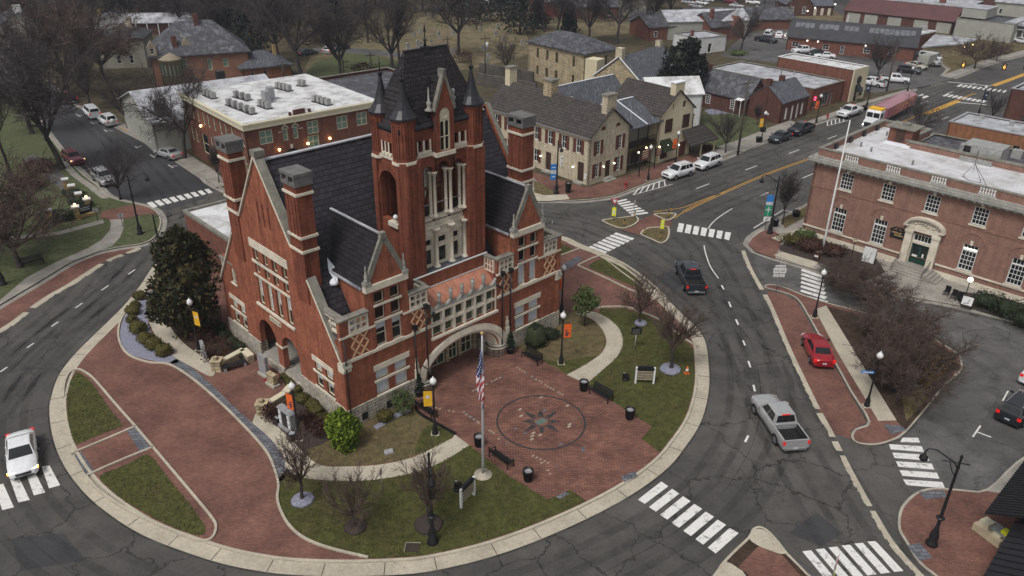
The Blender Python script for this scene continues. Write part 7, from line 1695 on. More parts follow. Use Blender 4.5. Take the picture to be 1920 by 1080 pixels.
def lamp(px,lb,z=TOP,top=None,banner=None,rz=0,glow_=False):
 g=G(px[0],px[1],z);o=once('globe_lamp',globe_lamp,g,rz,lb,None)
 if banner:
  mt,side,tx=banner
  d=Vector((cos(side),sin(side),0));b=thing('banner',lb_banner(mt,lb),'banner',g)
  m=MB();n=Vector((-d.y,d.x,0))*.012;p0,p1=d*.12,d*.72
  q=[p0-n,p1-n,p1+n,p0+n];m.hexa([tuple(v+Vector((0,0,2.45)))for v in q]+[tuple(v+Vector((0,0,3.75)))for v in q]);c=m.build('cloth',mt,b)
  m=MB();
  if mt=='orange_cloth':
   for dz,w in((2.62,.22),(2.8,.3),(3.02,.16)):a_,b_=d*.24,d*(.24+w);q=[a_-n*1.8,b_-n*1.8,b_+n*1.8,a_+n*1.8];m.hexa([tuple(v+Vector((0,0,dz)))for v in q]+[tuple(v+Vector((0,0,dz+.14)))for v in q])
  else:
   cpt=d*.42;m.grid([[tuple(cpt+d*.14*cos(2*pi*i/14)+Vector((0,0,3.25+.14*sin(2*pi*i/14)))+n*s*1.8)for i in range(14)]for s in(-1,1)],0,True,False,True)
  m.build('motif','navy_cloth' if mt=='orange_cloth' else 'blind',c)
  m=MB();m.bar(d*.05+Vector((0,0,2.42)),d*.75+Vector((0,0,2.42)),.03);m.bar(d*.05+Vector((0,0,3.78)),d*.75+Vector((0,0,3.78)),.03);m.build('rod','black_iron',b)
 return o
BC={'yellow_cloth':'yellow','orange_cloth':'orange','navy_cloth':'navy'}
def lb_banner(mt,lb):return BC[mt]+' banner hung on the '+lb[:70]
def SD(px0,px1):return yaw(px0,px1)
lamp((816,813),'globe lamp at the left edge of the brick plaza',TOP,banner=('yellow_cloth',radians(185),''))
lamp((1052,681),'globe lamp on the grass right of the arch',TOP,banner=('orange_cloth',radians(10),''))
lamp((1053,585),'globe lamp half hidden behind the right corner of the courthouse',TOP,banner=('orange_cloth',radians(190),''))
lamp((561,823),'globe lamp among barberries by the grey monument',TOP,banner=('orange_cloth',radians(150),''))
lamp((373,655),'globe lamp in front of the cedar',TOP,banner=('yellow_cloth',radians(-25),''))
lamp((1527,594),'globe lamp on the strip beside the route sign',KZ);lamp((1625,761),'globe lamp carrying the blue street name sign',KZ)
lamp((1427,267),'globe lamp on the main street before the cottage',KZ,banner=('yellow_cloth',radians(190),''));lamp((1530,231),'globe lamp on the main street before the brick store',KZ,banner=('orange_cloth',radians(190),''))
lamp((1625,199),'globe lamp in front of the cream fronted shop',KZ,banner=('navy_cloth',radians(180),''));lamp((1701,173),'globe lamp at the far street corner by the parking lot',KZ)
lamp((1835,213),'globe lamp by the far crosswalk',KZ,banner=('navy_cloth',radians(0),''));lamp((1215,338),'globe lamp in front of the tavern porch',KZ);lamp((1266,309),'globe lamp in front of the cream house',KZ,banner=('orange_cloth',radians(200),''))
for px,lit,lb in(((1806,568),True,'lit round globe lamp before the post office hedge'),((1594,492),False,'unlit brown globe lamp before the post office window')):
 g=G(*px,KZ);o=thing('garden_lamp',lb,'lamp',g);m=MB();m.lathe([(.14,0),(.1,.15),(.05,.3),(.045,2.2),(.12,2.3)],n=8);m.build('pole','black_iron',o);m=MB();m.ball((0,0,2.52),.24,12,8);m.build('globe','lamp_white' if lit else 'tan_stone',o)
def arm_lamp():
 o=thing('arm_lamp','x','street lamp');m=MB()
 m.lathe([(.36,0),(.36,.14),(.24,.26),(.28,.7),(.2,1.0),(.13,1.25),(.11,1.6),(.075,5.9),(.11,5.95),(.07,6.1),(.07,6.7),(.1,6.75),(.02,6.95)],n=10);m.lathe([(.26,2.1),(.26,2.16),(.1,2.2)],n=10);m.build('pole','black_iron',o)
 m=MB();pts=[(0,0,5.95),(.35,0,6.35),(.8,0,6.62),(1.35,0,6.95),(1.75,0,6.98),(1.9,0,6.75)];m.tube(pts,.045,6);m.tube([(0,0,5.3),(.3,0,5.75),(.55,0,6.45)],.03,5);m.tube([(-.55,0,6.3),(.9,0,6.3)],.035,5);m.build('arm','black_iron',o)
 m=MB();m.lathe([(.02,.42),(.07,.35),(.09,.15),(.24,0),(.25,-.16),(.13,-.3)],(1.9,0,6.35),10);l=m.build('lantern','black_iron',o)
 m=MB();m.lathe([(.16,-.18),(.12,-.3),(.05,-.38)],(1.9,0,6.35),10);m.build('lens','globe_off',l);return o
for px,rz_,lb,z in(((811.5,1017),radians(-80),'tall black arm lamp on the front lawn by the kerb',TOP),((1746.5,1020),radians(165),'tall black arm lamp on the bottom right brick corner',KZ),((263,438),radians(15),'tall black arm lamp on the left park corner',KZ),((1443,437),radians(180),'tall black arm lamp at the post office corner carrying blue and green signs',KZ),((1043,362),radians(-80),'tall black arm lamp at the tavern corner',KZ),((6,533),radians(-50),'tall black arm lamp cut by the left picture edge',KZ),((296,448),radians(20),'short black arm lamp beside the cedar at the road edge',KZ)):
 g=G(px[0],px[1],z);o=once('arm_lamp',arm_lamp,g,rz_,lb)
 if 'short' in lb:o.scale=(.9,.9,.42)
g=G(905.7,890,TOP);fp=thing('flagpole','silver flagpole on a round concrete pad at the edge of the plaza','flagpole',g);Hf=HT(900.5,628,g)
m=MB();m.lathe([(.1,.05),(.095,1.0),(.06,Hf-.1)],n=10);m.build('pole','galv',fp);m=MB();m.ball((0,0,Hf),.12,10,7);m.build('ball','yellow_wall',fp);m=MB();m.lathe([(.62,-.05),(.62,.06),(.2,.07),(.18,.2)],n=22);m.build('pad','concrete',fp)
fl=thing('national_flag','limp stars and stripes flag hanging down the silver flagpole','flag',(g.x,g.y,g.z));m=MB();nz,nu=34,10
ztop=Hf-1.0;zbot=HT(903,752,g)
for j in range(nz):
 for i in range(nu):
  def P(i,j):
   t,u=j/nz,i/nu;w=(.1+.44*min(1,t*1.8)*(1-.55*max(0,t-.55)/.45));fold=.09*sin(u*9+t*3)*min(1,t*3)
   return(-.05-w*u*.35+.28*t*u*.2+.02,-.08-w*u*.8,0)if False else(-.06+w*(u-.62)+.03*sin(t*7),-.1+fold-.05*u,ztop-(ztop-zbot)*t-.35*u*(1-t))
  t,u=j/nz,i/nu
  s=(u*4.0+t*12.0);blue=t<.42+.12*(1-u)
  mi=2 if blue else int(s)%2
  if blue and(i+2*j)%3==0 and j%2==0:mi=1
  m.face([P(i,j),P(i+1,j),P(i+1,j+1),P(i,j+1)],mi,True)
m.build('flag_cloth',['flag_red','flag_white','flag_blue'],fl)
f2_=thing('state_flag','small limp blue and white flag hanging under the national flag','flag',g);m=MB();nz=8
zb2=HT(904,768,g)
for j in range(nz):
 for i in range(4):
  P=lambda i,j:(-.02+.16*(i/4)*(1-.5*j/nz)+.0,-.1+.05*sin(i*2),zbot+.3-(zbot+.3-zb2)*j/nz)
  m.face([P(i,j),P(i+1,j),P(i+1,j+1),P(i,j+1)],2 if j>4 else(0 if i>1 else 1),True)
m.build('flag_cloth',['flag_red','flag_white','flag_blue'],f2_)
g=G(1541,475,KZ);f3=thing('white_flagpole','thick white flagpole in the planting before the post office corner','flagpole',g);m=MB();H3=HT(1595,228,g);m.lathe([(.12,0),(.11,2),(.06,H3)],n=10);m.build('pole','white_wall',f3);m=MB();m.lathe([(.28,0),(.28,.3),(.18,.4)],n=10);m.build('collar','stone_trim',f3)
def bench():
 o=thing('bench','x','bench');m=MB()
 for i in range(7):m.box(-.92,.92,-.28+i*.075,-.235+i*.075,.43,.46)
 m.build('seat','black_iron',o);m=MB()
 for i in range(6):m.hexa([(-.92,.26+.02*i,.5+i*.075),(.92,.26+.02*i,.5+i*.075),(.92,.28+.02*i,.5+i*.075),(-.92,.28+.02*i,.5+i*.075),(-.92,.27+.02*i,.55+i*.075),(.92,.27+.02*i,.55+i*.075),(.92,.29+.02*i,.55+i*.075),(-.92,.29+.02*i,.55+i*.075)])
 m.build('backrest','black_iron',o)
 for x in(-.92,.92):
  for y in(-.28,.3):m=MB();m.box(x-.03,x+.03,y-.03,y+.03,0,.66 if y<0 else .9);m.build('leg','black_iron',o)
  m=MB();m.box(x-.03,x+.03,-.28,.3,.63,.67);m.build('armrest','black_iron',o)
 return o
aP=radians(-46)
for px,rz_,lb,z in(((1126,745),aP+pi*0,'black slatted bench on the right edge of the plaza',TOP),((997,676),aP,'black slatted bench nearest the right side of the arch',TOP),((940,866),aP+pi,'black slatted bench on the plaza edge near the flagpole',TOP),((800,775),aP+pi,'black slatted bench behind the yellow banner lamp',TOP),((63,497),radians(40),'black slatted bench on the park lawn under the reddish tree',KZ)):
 once('bench',bench,G(px[0],px[1],z),rz_,lb)
g1=G(434,693,TOP);g2=G(445,688,TOP)
def bin_():
 o=thing('litter_bin','x','litter bin');m=MB();m.lathe([(.26,0),(.27,.05),(.32,.72),(.38,.86),(.38,.9),(.3,.9),(.22,.7)],n=18)
 for k in range(18):a=2*pi*k/18;m.bar((.275*cos(a),.275*sin(a),.05),(.375*cos(a),.375*sin(a),.88),.04,.02)
 m.build('basket','black_iron',o);m=MB();m.lathe([(.3,.8),(.2,.82),(.12,.8),(.11,.7)],n=14);m.build('liner','galv',o);return o
for px,lb,z in(((1094,732),'black basket litter bin where the curved walk meets the plaza',TOP),((1180,785),'black basket litter bin at the right corner of the plaza',TOP),((990,901),'black basket litter bin at the lower corner of the plaza',TOP),((898,836),'black basket litter bin behind the flagpole',TOP),((1453,424),'black litter bin behind the post office arm lamp',KZ),((1065,361),'black litter bin at the tavern corner',KZ),((1421,267),'black litter bin beside the cottage lamp',KZ)):
 o=once('bin',bin_,G(px[0],px[1],z),0,lb)
 if 'tavern' in lb:o.scale=(1.1,1.1,1.5)
for px,lb in(((786,742),'small potted conifer left of the entrance arch'),((957,662),'small potted conifer right of the entrance arch')):
 g=G(*px,TOP);o=thing('potted_conifer',lb,'potted plant',g);m=MB();m.lathe([(.26,0),(.36,.5),(.4,.52),(.4,.6),(.3,.6)],n=14);m.build('pot','black_iron',o);m=MB();rn=random.Random(2)
 for i in range(5):leaves(m,(0,0,.75+i*.28),(.42*(1-i/6),.42*(1-i/6),.25),150,.09,rn,i,.3)
 m.build('foliage','dark_leaf',o)
for px,lb in(((1492,405),'round dark planter on the verge before the post office'),((1430,247),'dark planter in the cottage yard'),((1620,205),'dark planter before the cream fronted shop')):
 o=thing('planter',lb,'planter',G(*px,KZ));m=MB();m.lathe([(.4,0),(.48,.5),(.52,.52),(.52,.6),(.42,.6)],n=14);m.build('pot','black_iron',o);m=MB();leaves(m,(0,0,.65),(.4,.4,.2),120,.08,random.Random(4));m.build('foliage','russet_leaf',o)
def list_sign():
 o=thing('board_sign','x','sign');m=MB()
 for x in(-.72,.72):m.box(x-.07,x+.07,-.07,.07,0,1.55)
 m.build('post','white_paint',o);m=MB();m.box(-.74,.74,-.03,.03,.38,1.38);m.hexa([(-.74,-.1,1.38),(.74,-.1,1.38),(.74,.1,1.38),(-.74,.1,1.38),(-.5,-.1,1.66),(.5,-.1,1.66),(.5,.1,1.66),(-.5,.1,1.66)]);b=m.build('board','dark_sign',o)
 m=MB()
 for k in range(4):z=.38+k*.25;m.box(-.74,.74,-.055,-.03,z,z+.05)
 m.box(-.78,-.7,-.055,-.03,.38,1.38);m.box(.7,.78,-.055,-.03,.38,1.38);m.build('rail','wood_beige',b)
 m=MB()
 for k in range(3):
  x=-.6
  while x<.55:w=RG.uniform(.05,.16);m.box(x,x+w,-.04,-.031,.5+k*.25,.5+k*.25+.06);x+=w+.03
 m.build('lettering','wood_beige',b);return o
for px,rz_,lb in(((1208,719),radians(-2),'slatted list sign with white posts on the right lawn'),((877,940),radians(58),'slatted list sign with white posts on the front lawn by the flagpole')):
 once('list_sign',list_sign,G(px[0],px[1],TOP),rz_,lb)
for px,lb in(((1173,712),'small black floodlight behind the right lawn sign'),((858,918),'small black floodlight behind the front lawn sign')):
 o=thing('floodlight',lb,'floodlight',G(*px,TOP));m=MB();m.hexa([(-.22,-.2,.15),(.22,-.2,.15),(.28,.2,.15),(-.28,.2,.15),(-.2,-.15,.62),(.2,-.15,.62),(.25,.3,.45),(-.25,.3,.45)]);m.lathe([(.3,0),(.25,.15)],n=8);m.build('housing','black_iron',o);m=MB();m.box(-.18,-.02,.2,.34,.2,.45);m.build('lens','globe_off',o)
o=thing('history_marker','dark shield shaped historical marker on a grey post by the curved right walk','sign',G(1190,655,TOP),radians(5));m=MB();m.tube([(0,0,0),(0,0,1.5)],.045,8);m.build('post','galv',o)
m=MB();m.wall(Fr((0,-.04,1.5),(1,0,0),(0,1,0)),[(-.42,0),(-.1,0),(0,-.06),(.1,0),(.42,0),(.45,.1),(.45,.6),(.4,.68),(.2,.68),(.08,.8),(-.08,.8),(-.2,.68),(-.4,.68),(-.45,.6),(-.45,.1)],(),.08,back=True);b=m.build('plate','dark_sign',o)
m=MB()
for k in range(5):
 x=-.34
 while x<.3:w=RG.uniform(.04,.1);m.box(x,x+w,-.048,-.04,1.6+k*.1,1.62+k*.1);x+=w+.025
m.build('lettering','grey_stone',b)
o=thing('traffic_cone','orange traffic cone with a white collar on the right lawn','traffic cone',G(1287.5,700,TOP));m=MB();m.box(-.2,.2,-.2,.2,0,.04);m.lathe([(.15,.04),(.12,.25),(.083,.45),(.04,.7)],n=14);m.build('body','skin_cone',o);m=MB();m.lathe([(.126,.25),(.09,.45)],n=14);m.build('collar','white_paint',o)
o=thing('thin_marker_sign','small thin sign on a grey post by the lower curved walk','sign',G(717,922,TOP),radians(80));m=MB();m.tube([(0,0,0),(0,0,1.9)],.03,6);m.build('post','galv',o);m=MB();m.box(-.18,.18,-.015,.015,1.45,1.9);m.build('plate','galv',o)
o=thing('ground_plaque','pale stone plaque lying in the front bed','plaque',G(729,849,TOP),radians(20));m=MB();m.hexa([(-.32,-.2,0),(.32,-.2,0),(.32,.2,0),(-.32,.2,0),(-.3,-.18,.12),(.3,-.18,.12),(.3,.18,.2),(-.3,.18,.2)]);m.build('slab','galv',o)
o=thing('utility_cover','rusty square utility cover in the lawn beside the tall lamp','utility cover',G(773,1027,TOP));m=MB();m.box(-.42,.42,-.34,.34,0,.05);m.build('lid','mulch',o);m=MB();m.box(-.46,-.42,-.38,.38,0,.06);m.box(-.46,.46,.34,.38,0,.06);m.build('frame','kerb_stone',o)
def stone_bench(px_a,px_b,px_c,lb):
 a,b,c=G(*px_a,TOP),G(*px_b,TOP),G(*px_c,TOP);o=thing('stone_wall_seat',lb,'wall',a);L=lambda p:p-a
 m=MB();m.bar(L(a)+Vector((0,0,.3)),L(b)+Vector((0,0,.3)),.35,.6);m.bar(L(b)+Vector((0,0,.3)),L(c)+Vector((0,0,.3)),.5,.6);m.build('wall','tan_stone',o)
 m=MB();m.bar(L(a)+Vector((0,0,.65)),L(b)+Vector((0,0,.65)),.5,.1);m.bar(L(b)+Vector((0,0,.65)),L(c)+Vector((0,0,.65)),.62,.1);m.build('coping','cream_trim',o)
 m=MB();m.box(-.38,.38,-.38,.38,0,.95);m.box(-.45,.45,-.45,.45,.95,1.05);m.lathe([(.2,1.05),(.16,1.15),(.2,1.2),(.12,1.3),(.02,1.4)],n=10);m.build('pier','tan_stone',o)
stone_bench((409,694),(458,667),(472,680),'low tan stone wall with a pier, nearer the cedar, on the memorial court')
stone_bench((494,775),(537,748),(548,735),'low tan stone wall with a pier, beside the grey monument')
o=thing('court_bench','dark bench against the low stone wall on the memorial court','bench',G(441,690,TOP),radians(37));m=MB();m.box(-.95,.95,-.25,.25,.38,.46);m.build('seat','dark_sign',o);m=MB();m.box(-.9,-.7,-.22,.22,0,.38);m.box(.7,.9,-.22,.22,0,.38);m.build('leg','galv',o)
def slab_mon(px,rz_,w,h,t,mat,lb,name,panel='blind'):
 o=thing(name,lb,'monument',G(px[0],px[1],TOP),rz_);m=MB();m.box(-w/2-.15,w/2+.15,-t/2-.12,t/2+.12,0,.2);m.build('base','kerb_stone',o)
 m=MB();m.box(-w/2,w/2,-t/2,t/2,.2,h);b=m.build('slab',mat,o)
 if panel:
  m=MB()
  for k in range(9):
   x=-w/2+.12
   while x<w/2-.2:q=RG.uniform(.05,.14);m.box(x,min(x+q,w/2-.1),-t/2-.012,-t/2,.5+k*(h-.8)/9,.53+k*(h-.8)/9);x+=q+.04
  m.build('lettering',panel,b)
 return o
slab_mon((497,704),radians(-40),1.0,1.9,.3,'galv','tall pale grey inscribed slab before the arches of the gable','memorial_slab','unit_metal')
slab_mon((512,722),radians(-40),.9,1.1,.4,'tan_stone','brown stone pedestal beside the pale inscribed slab','stone_pedestal',None)
slab_mon((384,672),radians(-60),1.1,1.5,.25,'galv','pale grey inscribed slab by the side walk near the cedar','memorial_slab','unit_metal')
o=thing('memorial_wreath','small wreath of red and blue flowers at the foot of the pale inscribed slab','wreath',G(503,716,TOP));m=MB();leaves(m,(0,0,.15),(.45,.3,.18),160,.07,random.Random(3));m.build('flowers','flag_red',o)
o=thing('war_monument','grey granite monument with a dark panel and white carved figures, by the front walk','monument',G(541,806,TOP),radians(-42));m=MB();m.box(-.95,.95,-.3,.3,0,.25);m.box(-.75,.75,-.2,.2,.25,1.75);m.hexa([(-.85,-.26,1.75),(.85,-.26,1.75),(.85,.26,1.75),(-.85,.26,1.75),(-.7,-.2,1.95),(.7,-.2,1.95),(.7,.2,1.95),(-.7,.2,1.95)]);b=m.build('slab','galv',o)
m=MB();m.box(-.3,.3,-.23,-.19,.4,1.6);m.build('panel','dark_sign',b);m=MB()
for x in(-.55,.55):
 for k in range(3):m.box(x-.12,x+.12,-.24,-.19,.45+k*.42,.72+k*.42)
m.build('carving','white_wall',b)
for px,lb in(((522,794),'black cube flower box left of the war monument'),((549,824),'black cube flower box right of the war monument')):
 o=thing('flower_box',lb,'planter',G(*px,TOP),radians(-42));m=MB();m.box(-.3,.3,-.3,.3,0,.55);m.build('box','black_iron',o);m=MB();m.lathe([(.2,.55),(.22,.6),(.1,.6)],n=12);m.build('urn','blind',o)
for px,lit,lb in(((96,418),0,'cream gate pillar at the left end of the park hedge'),((147,411),1,'lit cream gate pillar left of the park sign'),((168,396),1,'lit cream gate pillar right of the park sign'),((152,385),0,'cream gate pillar behind the park sign'),((139,370),0,'cream gate pillar further up the park hedge'),((127,358),0,'cream gate pillar furthest up the park hedge')):
 o=thing('gate_pillar',lb,'pillar',G(*px,KZ),radians(30));m=MB();m.box(-.3,.3,-.3,.3,0,1.5);m.build('shaft','yellow_wall',o);m=MB();m.box(-.42,.42,-.42,.42,1.5,1.65);m.build('cap','white_wall',o)
 if lit:m=MB();m.ball((0,0,1.85),.13,8,6);m.build('lamp','lamp_warm',o);m=MB();m.lathe([(.05,1.65),(.05,1.75)],n=6);m.build('lamp_stem','black_iron',o)
o=thing('park_sign','dark curved park sign between the two lit cream pillars','sign',G(161,404,KZ),radians(50));m=MB();m.box(-.9,.9,-.1,.1,.3,1.3);b=m.build('board','dark_sign',o);m=MB()
for k in range(2):
 x=-.5
 while x<.5:w=RG.uniform(.08,.16);m.box(x,x+w,-.12,-.1,.7+k*.25,.82+k*.25);x+=w+.05
m.build('lettering','blind',b);m=MB();m.box(-1.1,1.1,-.5,.15,0,.3);m.build('base','yellow_wall',o)
for px,rz_,lb in(((184,415),.4,'small dark marker sign on the park path'),((231,425),.3,'small sign on a thin post on the corner lawn')):
 o=thing('path_sign',lb,'sign',G(*px,KZ),rz_);m=MB();m.tube([(0,0,0),(0,0,1.6)],.035,6);m.build('post','black_iron',o);m=MB();m.box(-.3,.3,-.02,.02,1.15,1.6);m.build('plate','galv',o)
def post_sign(name,px,lb,rz_,z,H,plates,cat='road sign',postm='galv'):
 o=thing(name,lb,cat,G(px[0],px[1],z),rz_);m=MB();m.tube([(0,0,0),(0,0,H)],.04,6);m.build('post',postm,o);out=[]
 for(x0,x1,z0,z1,mt)in plates:m=MB();m.box(x0,x1,-.06,-.04,z0,z1);out.append(m.build('plate',mt,o))
 return o,out
def put_text(plate,txt,size,x,z,mat):text_mesh(txt,size,'lettering',mat,plate,Matrix.Translation((x,-.066,z))@Matrix.Rotation(pi/2,4,'X'))
o,pl=post_sign('route_sign',(1455,545),'white route shields 31E and 62 on a post at the tip of the brick lane',radians(0),KZ,3.0,[(-.62,-.02,1.95,2.5,'white_paint'),(.02,.62,1.95,2.5,'white_paint'),(-.55,-.05,1.55,1.87,'white_paint'),(.05,.55,1.55,1.87,'white_paint'),(-.5,-.05,2.58,2.82,'white_paint'),(.05,.5,2.58,2.82,'white_paint')])
put_text(pl[0],'31E',.3,-.32,2.22,'black_iron');put_text(pl[1],'62',.36,.32,2.22,'black_iron')
m=MB();m.bar((-.42,-.066,1.63),(-.2,-.066,1.78),.06,.01);m.bar((.18,-.066,1.63),(.4,-.066,1.78),.06,.01);m.bar((-.2,-.066,1.78),(-.3,-.066,1.78),.05,.01);m.bar((.4,-.066,1.78),(.3,-.066,1.78),.05,.01);m.build('arrow','black_iron',pl[2])
m=MB()
for x0 in(-.42,.12):m.box(x0,x0+.28,-.07,-.06,2.66,2.72)
m.build('lettering','unit_metal',pl[4]);
m=MB();m.box(-.62,.62,-.038,-.02,1.9,1.95);m.build('crossbar','black_iron',o)
o,pl=post_sign('route_sign',(1058,331),'cluster of white route shields in front of the tavern wall',radians(10),KZ,3.0,[(-.7,-.05,2.3,2.9,'white_paint'),(.05,.7,2.4,3.0,'white_paint'),(-.7,-.05,1.7,2.2,'white_paint'),(.05,.7,1.75,2.25,'white_paint'),(-.6,.6,1.4,1.62,'white_paint')])
m=MB()
for x0,z0 in((-.55,2.5),(.2,2.6),(-.55,1.85),(.2,1.9)):m.box(x0,x0+.36,-.07,-.06,z0,z0+.2)
m.box(-.5,.5,-.07,-.06,1.47,1.54);m.build('lettering','unit_metal',pl[0])
o,pl=post_sign('blue_sign',(1037,356),'pair of blue service signs beside the tavern corner lamp',radians(10),KZ,3.6,[(-.45,.45,2.7,3.5,'sign_blue'),(-.45,.45,2.2,2.62,'blind'),(-.45,.45,1.4,2.15,'sign_blue')]);m=MB();m.box(-.25,.25,-.07,-.06,3.0,3.1);m.box(-.25,.25,-.07,-.06,1.75,1.85);m.build('lettering','white_paint',pl[0])
o,pl=post_sign('airport_sign',(1434,432),'blue over green sign with a white aeroplane, beside the post office arm lamp',radians(-4),KZ,4.4,[(-.38,.38,3.55,4.35,'sign_blue'),(-.38,.38,3.15,3.52,'blind'),(-.38,.38,1.8,3.1,'sign_green'),(-.38,.38,1.2,1.72,'white_paint')])
m=MB();m.bar((0,-.066,2.3),(0,-.066,2.95),.09,.01,0,(0,1,0));m.bar((-.28,-.066,2.52),(0,-.066,2.72),.1,.01,0,(0,1,0));m.bar((.28,-.066,2.52),(0,-.066,2.72),.1,.01,0,(0,1,0));m.bar((-.14,-.066,2.3),(.14,-.066,2.3),.06,.01);m.bar((0,-.066,1.9),(0,-.066,2.12),.06,.01,0,(0,1,0));m.build('plane_symbol','white_paint',pl[2])
m=MB();m.bar((-.15,-.066,1.3),(.12,-.066,1.6),.08,.01,0,(0,1,0));m.build('arrow','black_iron',pl[3])
def yield_sign(px,rz_,lb,z,tall=1.0):
 o=thing('yield_sign',lb,'road sign',G(px[0],px[1],z),rz_);m=MB();m.tube([(0,0,0),(0,0,2.9*tall)],.04,6);m.build('post','galv',o)
 m=MB();T=lambda s,c:[(-.5*s,2.62*tall+.0+c),(.5*s,2.62*tall+c),(0,2.62*tall-.86*s+c)]
 m.wall(Fr((0,-.06,0),(1,0,0),(0,1,0)),T(1.0,.0),[T(.56,-.12)][:1],.02,back=True);p=m.build('red_border','flag_red',o);m=MB();m.face([(x,-.055,z_)for x,z_ in T(.6,-.11)]);m.build('white_centre','white_paint',p)
 return o
o=yield_sign((1150,413),radians(-8),'red and white yield sign with a yellow plate below, on the splitter island',.1,1.05);m=MB();m.box(-.24,.24,-.07,-.05,.55,1.65);b=m.build('plate','sign_yellow',o);m=MB();m.box(-.1,.1,-.08,-.07,.8,1.35);m.build('lettering','white_paint',b)
o=yield_sign((1556,1098),radians(60),'edge-on red yield sign at the bottom of the frame on the traffic island',.1,.8);m=MB();m.box(-.2,.2,-.07,-.05,.4,1.2);m.build('plate','sign_yellow',o)
o,pl=post_sign('arrow_sign',(1240,440),'narrow yellow keep right sign on the right splitter island',radians(-4),.1,1.9,[(-.2,.2,.75,1.85,'sign_yellow')]);m=MB();m.box(-.1,.1,-.075,-.065,1.0,1.1);m.box(-.1,.1,-.075,-.065,1.45,1.6);m.build('lettering','white_paint',pl[0])
o,pl=post_sign('plain_sign_post',(1188,405),'thin grey sign seen from behind on the splitter island',radians(80),.1,2.0,[(-.3,.3,1.3,2.0,'galv')])
o,pl=post_sign('plain_sign_post',(1034,455),'thin grey sign seen from behind, on the island behind the right dormer',radians(75),TOP,2.6,[(-.35,.35,1.6,2.5,'galv')])
DL='black and yellow marker posts on the splitter islands'
def delineator():
 o=thing('marker_post','x','bollard');
 m=MB();m.lathe([(.14,0),(.14,.03),(.07,.04),(.065,.85),(.04,.9)],n=8);m.build('tube','black_iron',o);m=MB();m.lathe([(.072,.5),(.072,.62)],n=8);m.lathe([(.073,.25),(.073,.37)],n=8);m.build('band','yellow_cloth',o);return o
for px in((1170,424),(1190,408),(1235,404),(1258,399),(1208,440),(1238,448),(1253,407)):once('delin',delineator,G(px[0],px[1],.1),0,'short black marker post with yellow bands on a splitter island',DL)
for px,lb in(((1173,352),'red fire hydrant on the tavern pavement'),((1551,222),'dull red fire hydrant by the hatched bay on the main street')):
 o=thing('fire_hydrant',lb,'hydrant',G(*px,KZ));m=MB();m.lathe([(.2,0),(.2,.06),(.14,.08),(.13,.6),(.18,.62),(.17,.7),(.08,.84),(.05,.92)],n=10);m.tube([(-.24,0,.48),(.24,0,.48)],.07,7);m.build('body','hydrant_red',o);m=MB();m.lathe([(.05,0),(.05,.06)],(0,0,.92),6);m.build('cap_nut','hydrant_red',o)
g=G(1625,761,KZ);o=thing('street_name_sign','bright blue street name sign on the lamp by the car park entrance','street sign',g,radians(-5));m=MB();m.box(-1.05,-.1,-.02,.02,2.95,3.2);b=m.build('plate','sign_blue',o);m=MB();x=-.95
while x<-.25:w=RG.uniform(.05,.1);m.box(x,x+w,-.03,-.02,3.02,3.12);x+=w+.03
m.build('lettering','white_paint',b)
o=thing('speaker_box','black box fixed to the lamp above the blue street sign','box',g,0);m=MB();m.box(-.5,-.12,-.15,.15,3.5,4.1);m.box(-.7,-.1,-.05,.05,3.35,3.4);m.build('case','black_iron',o)
for px,rz_,w,h,lb in(((1627,492),radians(-42),1.25,1.7,'white poster board with a small grey drawing, leaning before the post office'),((1812,572),radians(-40),.9,.85,'small white notice board under the lit globe lamp')):
 o=thing('poster_board',lb,'sign',G(*px,KZ+(.45 if w<1 else 0)),rz_);m=MB();m.hexa([(-w/2,-.25,.1),(w/2,-.25,.1),(w/2,-.2,.1),(-w/2,-.2,.1),(-w/2,0,h),(w/2,0,h),(w/2,.05,h),(-w/2,.05,h)]);b=m.build('board','white_wall',o);m=MB();m.box(-w/2,-w/2+.06,.2,.3,-.4,h*.8);m.box(w/2-.06,w/2,.2,.3,-.4,h*.8);m.build('leg','black_iron',o)
 m=MB();f_=lambda x,t:(x*w,-.25-.02+.25*t-.005,.1+(h-.1)*t)
 for(x0,t0,x1,t1)in((.1,.2,.16,.7),(-.2,.2,.1,.35),(.08,.66,.24,.74),(-.3,.15,-.15,.25)):p,q=Vector(f_(x0,t0)),Vector(f_(x1,t1));m.bar(p,q,.09,.012)
 m.build('drawing','unit_metal',b)
o=thing('mail_box','dark round topped box beside the white flagpole','post box',G(1531,487,KZ),radians(-45));m=MB();m.box(-.3,.3,-.25,.25,.1,.8);m.lathe([(.3,.8),(.28,.95),(.15,1.05),(.02,1.08)],n=12);m.build('case','door_wood',o);m=MB();m.box(-.2,.2,-.28,-.25,.4,.6);m.build('label_plate','white_paint',o)
for i,px in enumerate(((1776,545),(1789,552),(1800,556))):
 o=thing('cafe_chair',('black metal chair nearest the post office steps','black metal chair in the middle by the post office wall','black metal chair next to the lit globe lamp')[i],'chair',G(*px,KZ+.5),radians(-45));o.location.z=KZ;m=MB();m.box(-.25,.25,-.25,.25,.43,.47);m.build('seat','black_iron',o);m=MB();m.box(-.25,.25,.22,.25,.47,.95);m.build('backrest','black_iron',o)
 for x in(-.23,.23):
  for y in(-.23,.23):m=MB();m.box(x-.02,x+.02,y-.02,y+.02,0,.45);m.build('leg','black_iron',o)
o=thing('crate_stack','pale wooden crate with boxes on it under the black canopy','crate',G(1856,1005,KZ),radians(25));m=MB();m.box(-.5,.5,-.9,.9,0,.5);m.build('crate','wood_beige',o);m=MB();m.box(-.35,.3,.1,.7,.5,.9);m.box(-.3,.3,-.7,-.2,.5,.7);m.build('box','cream_trim',o)
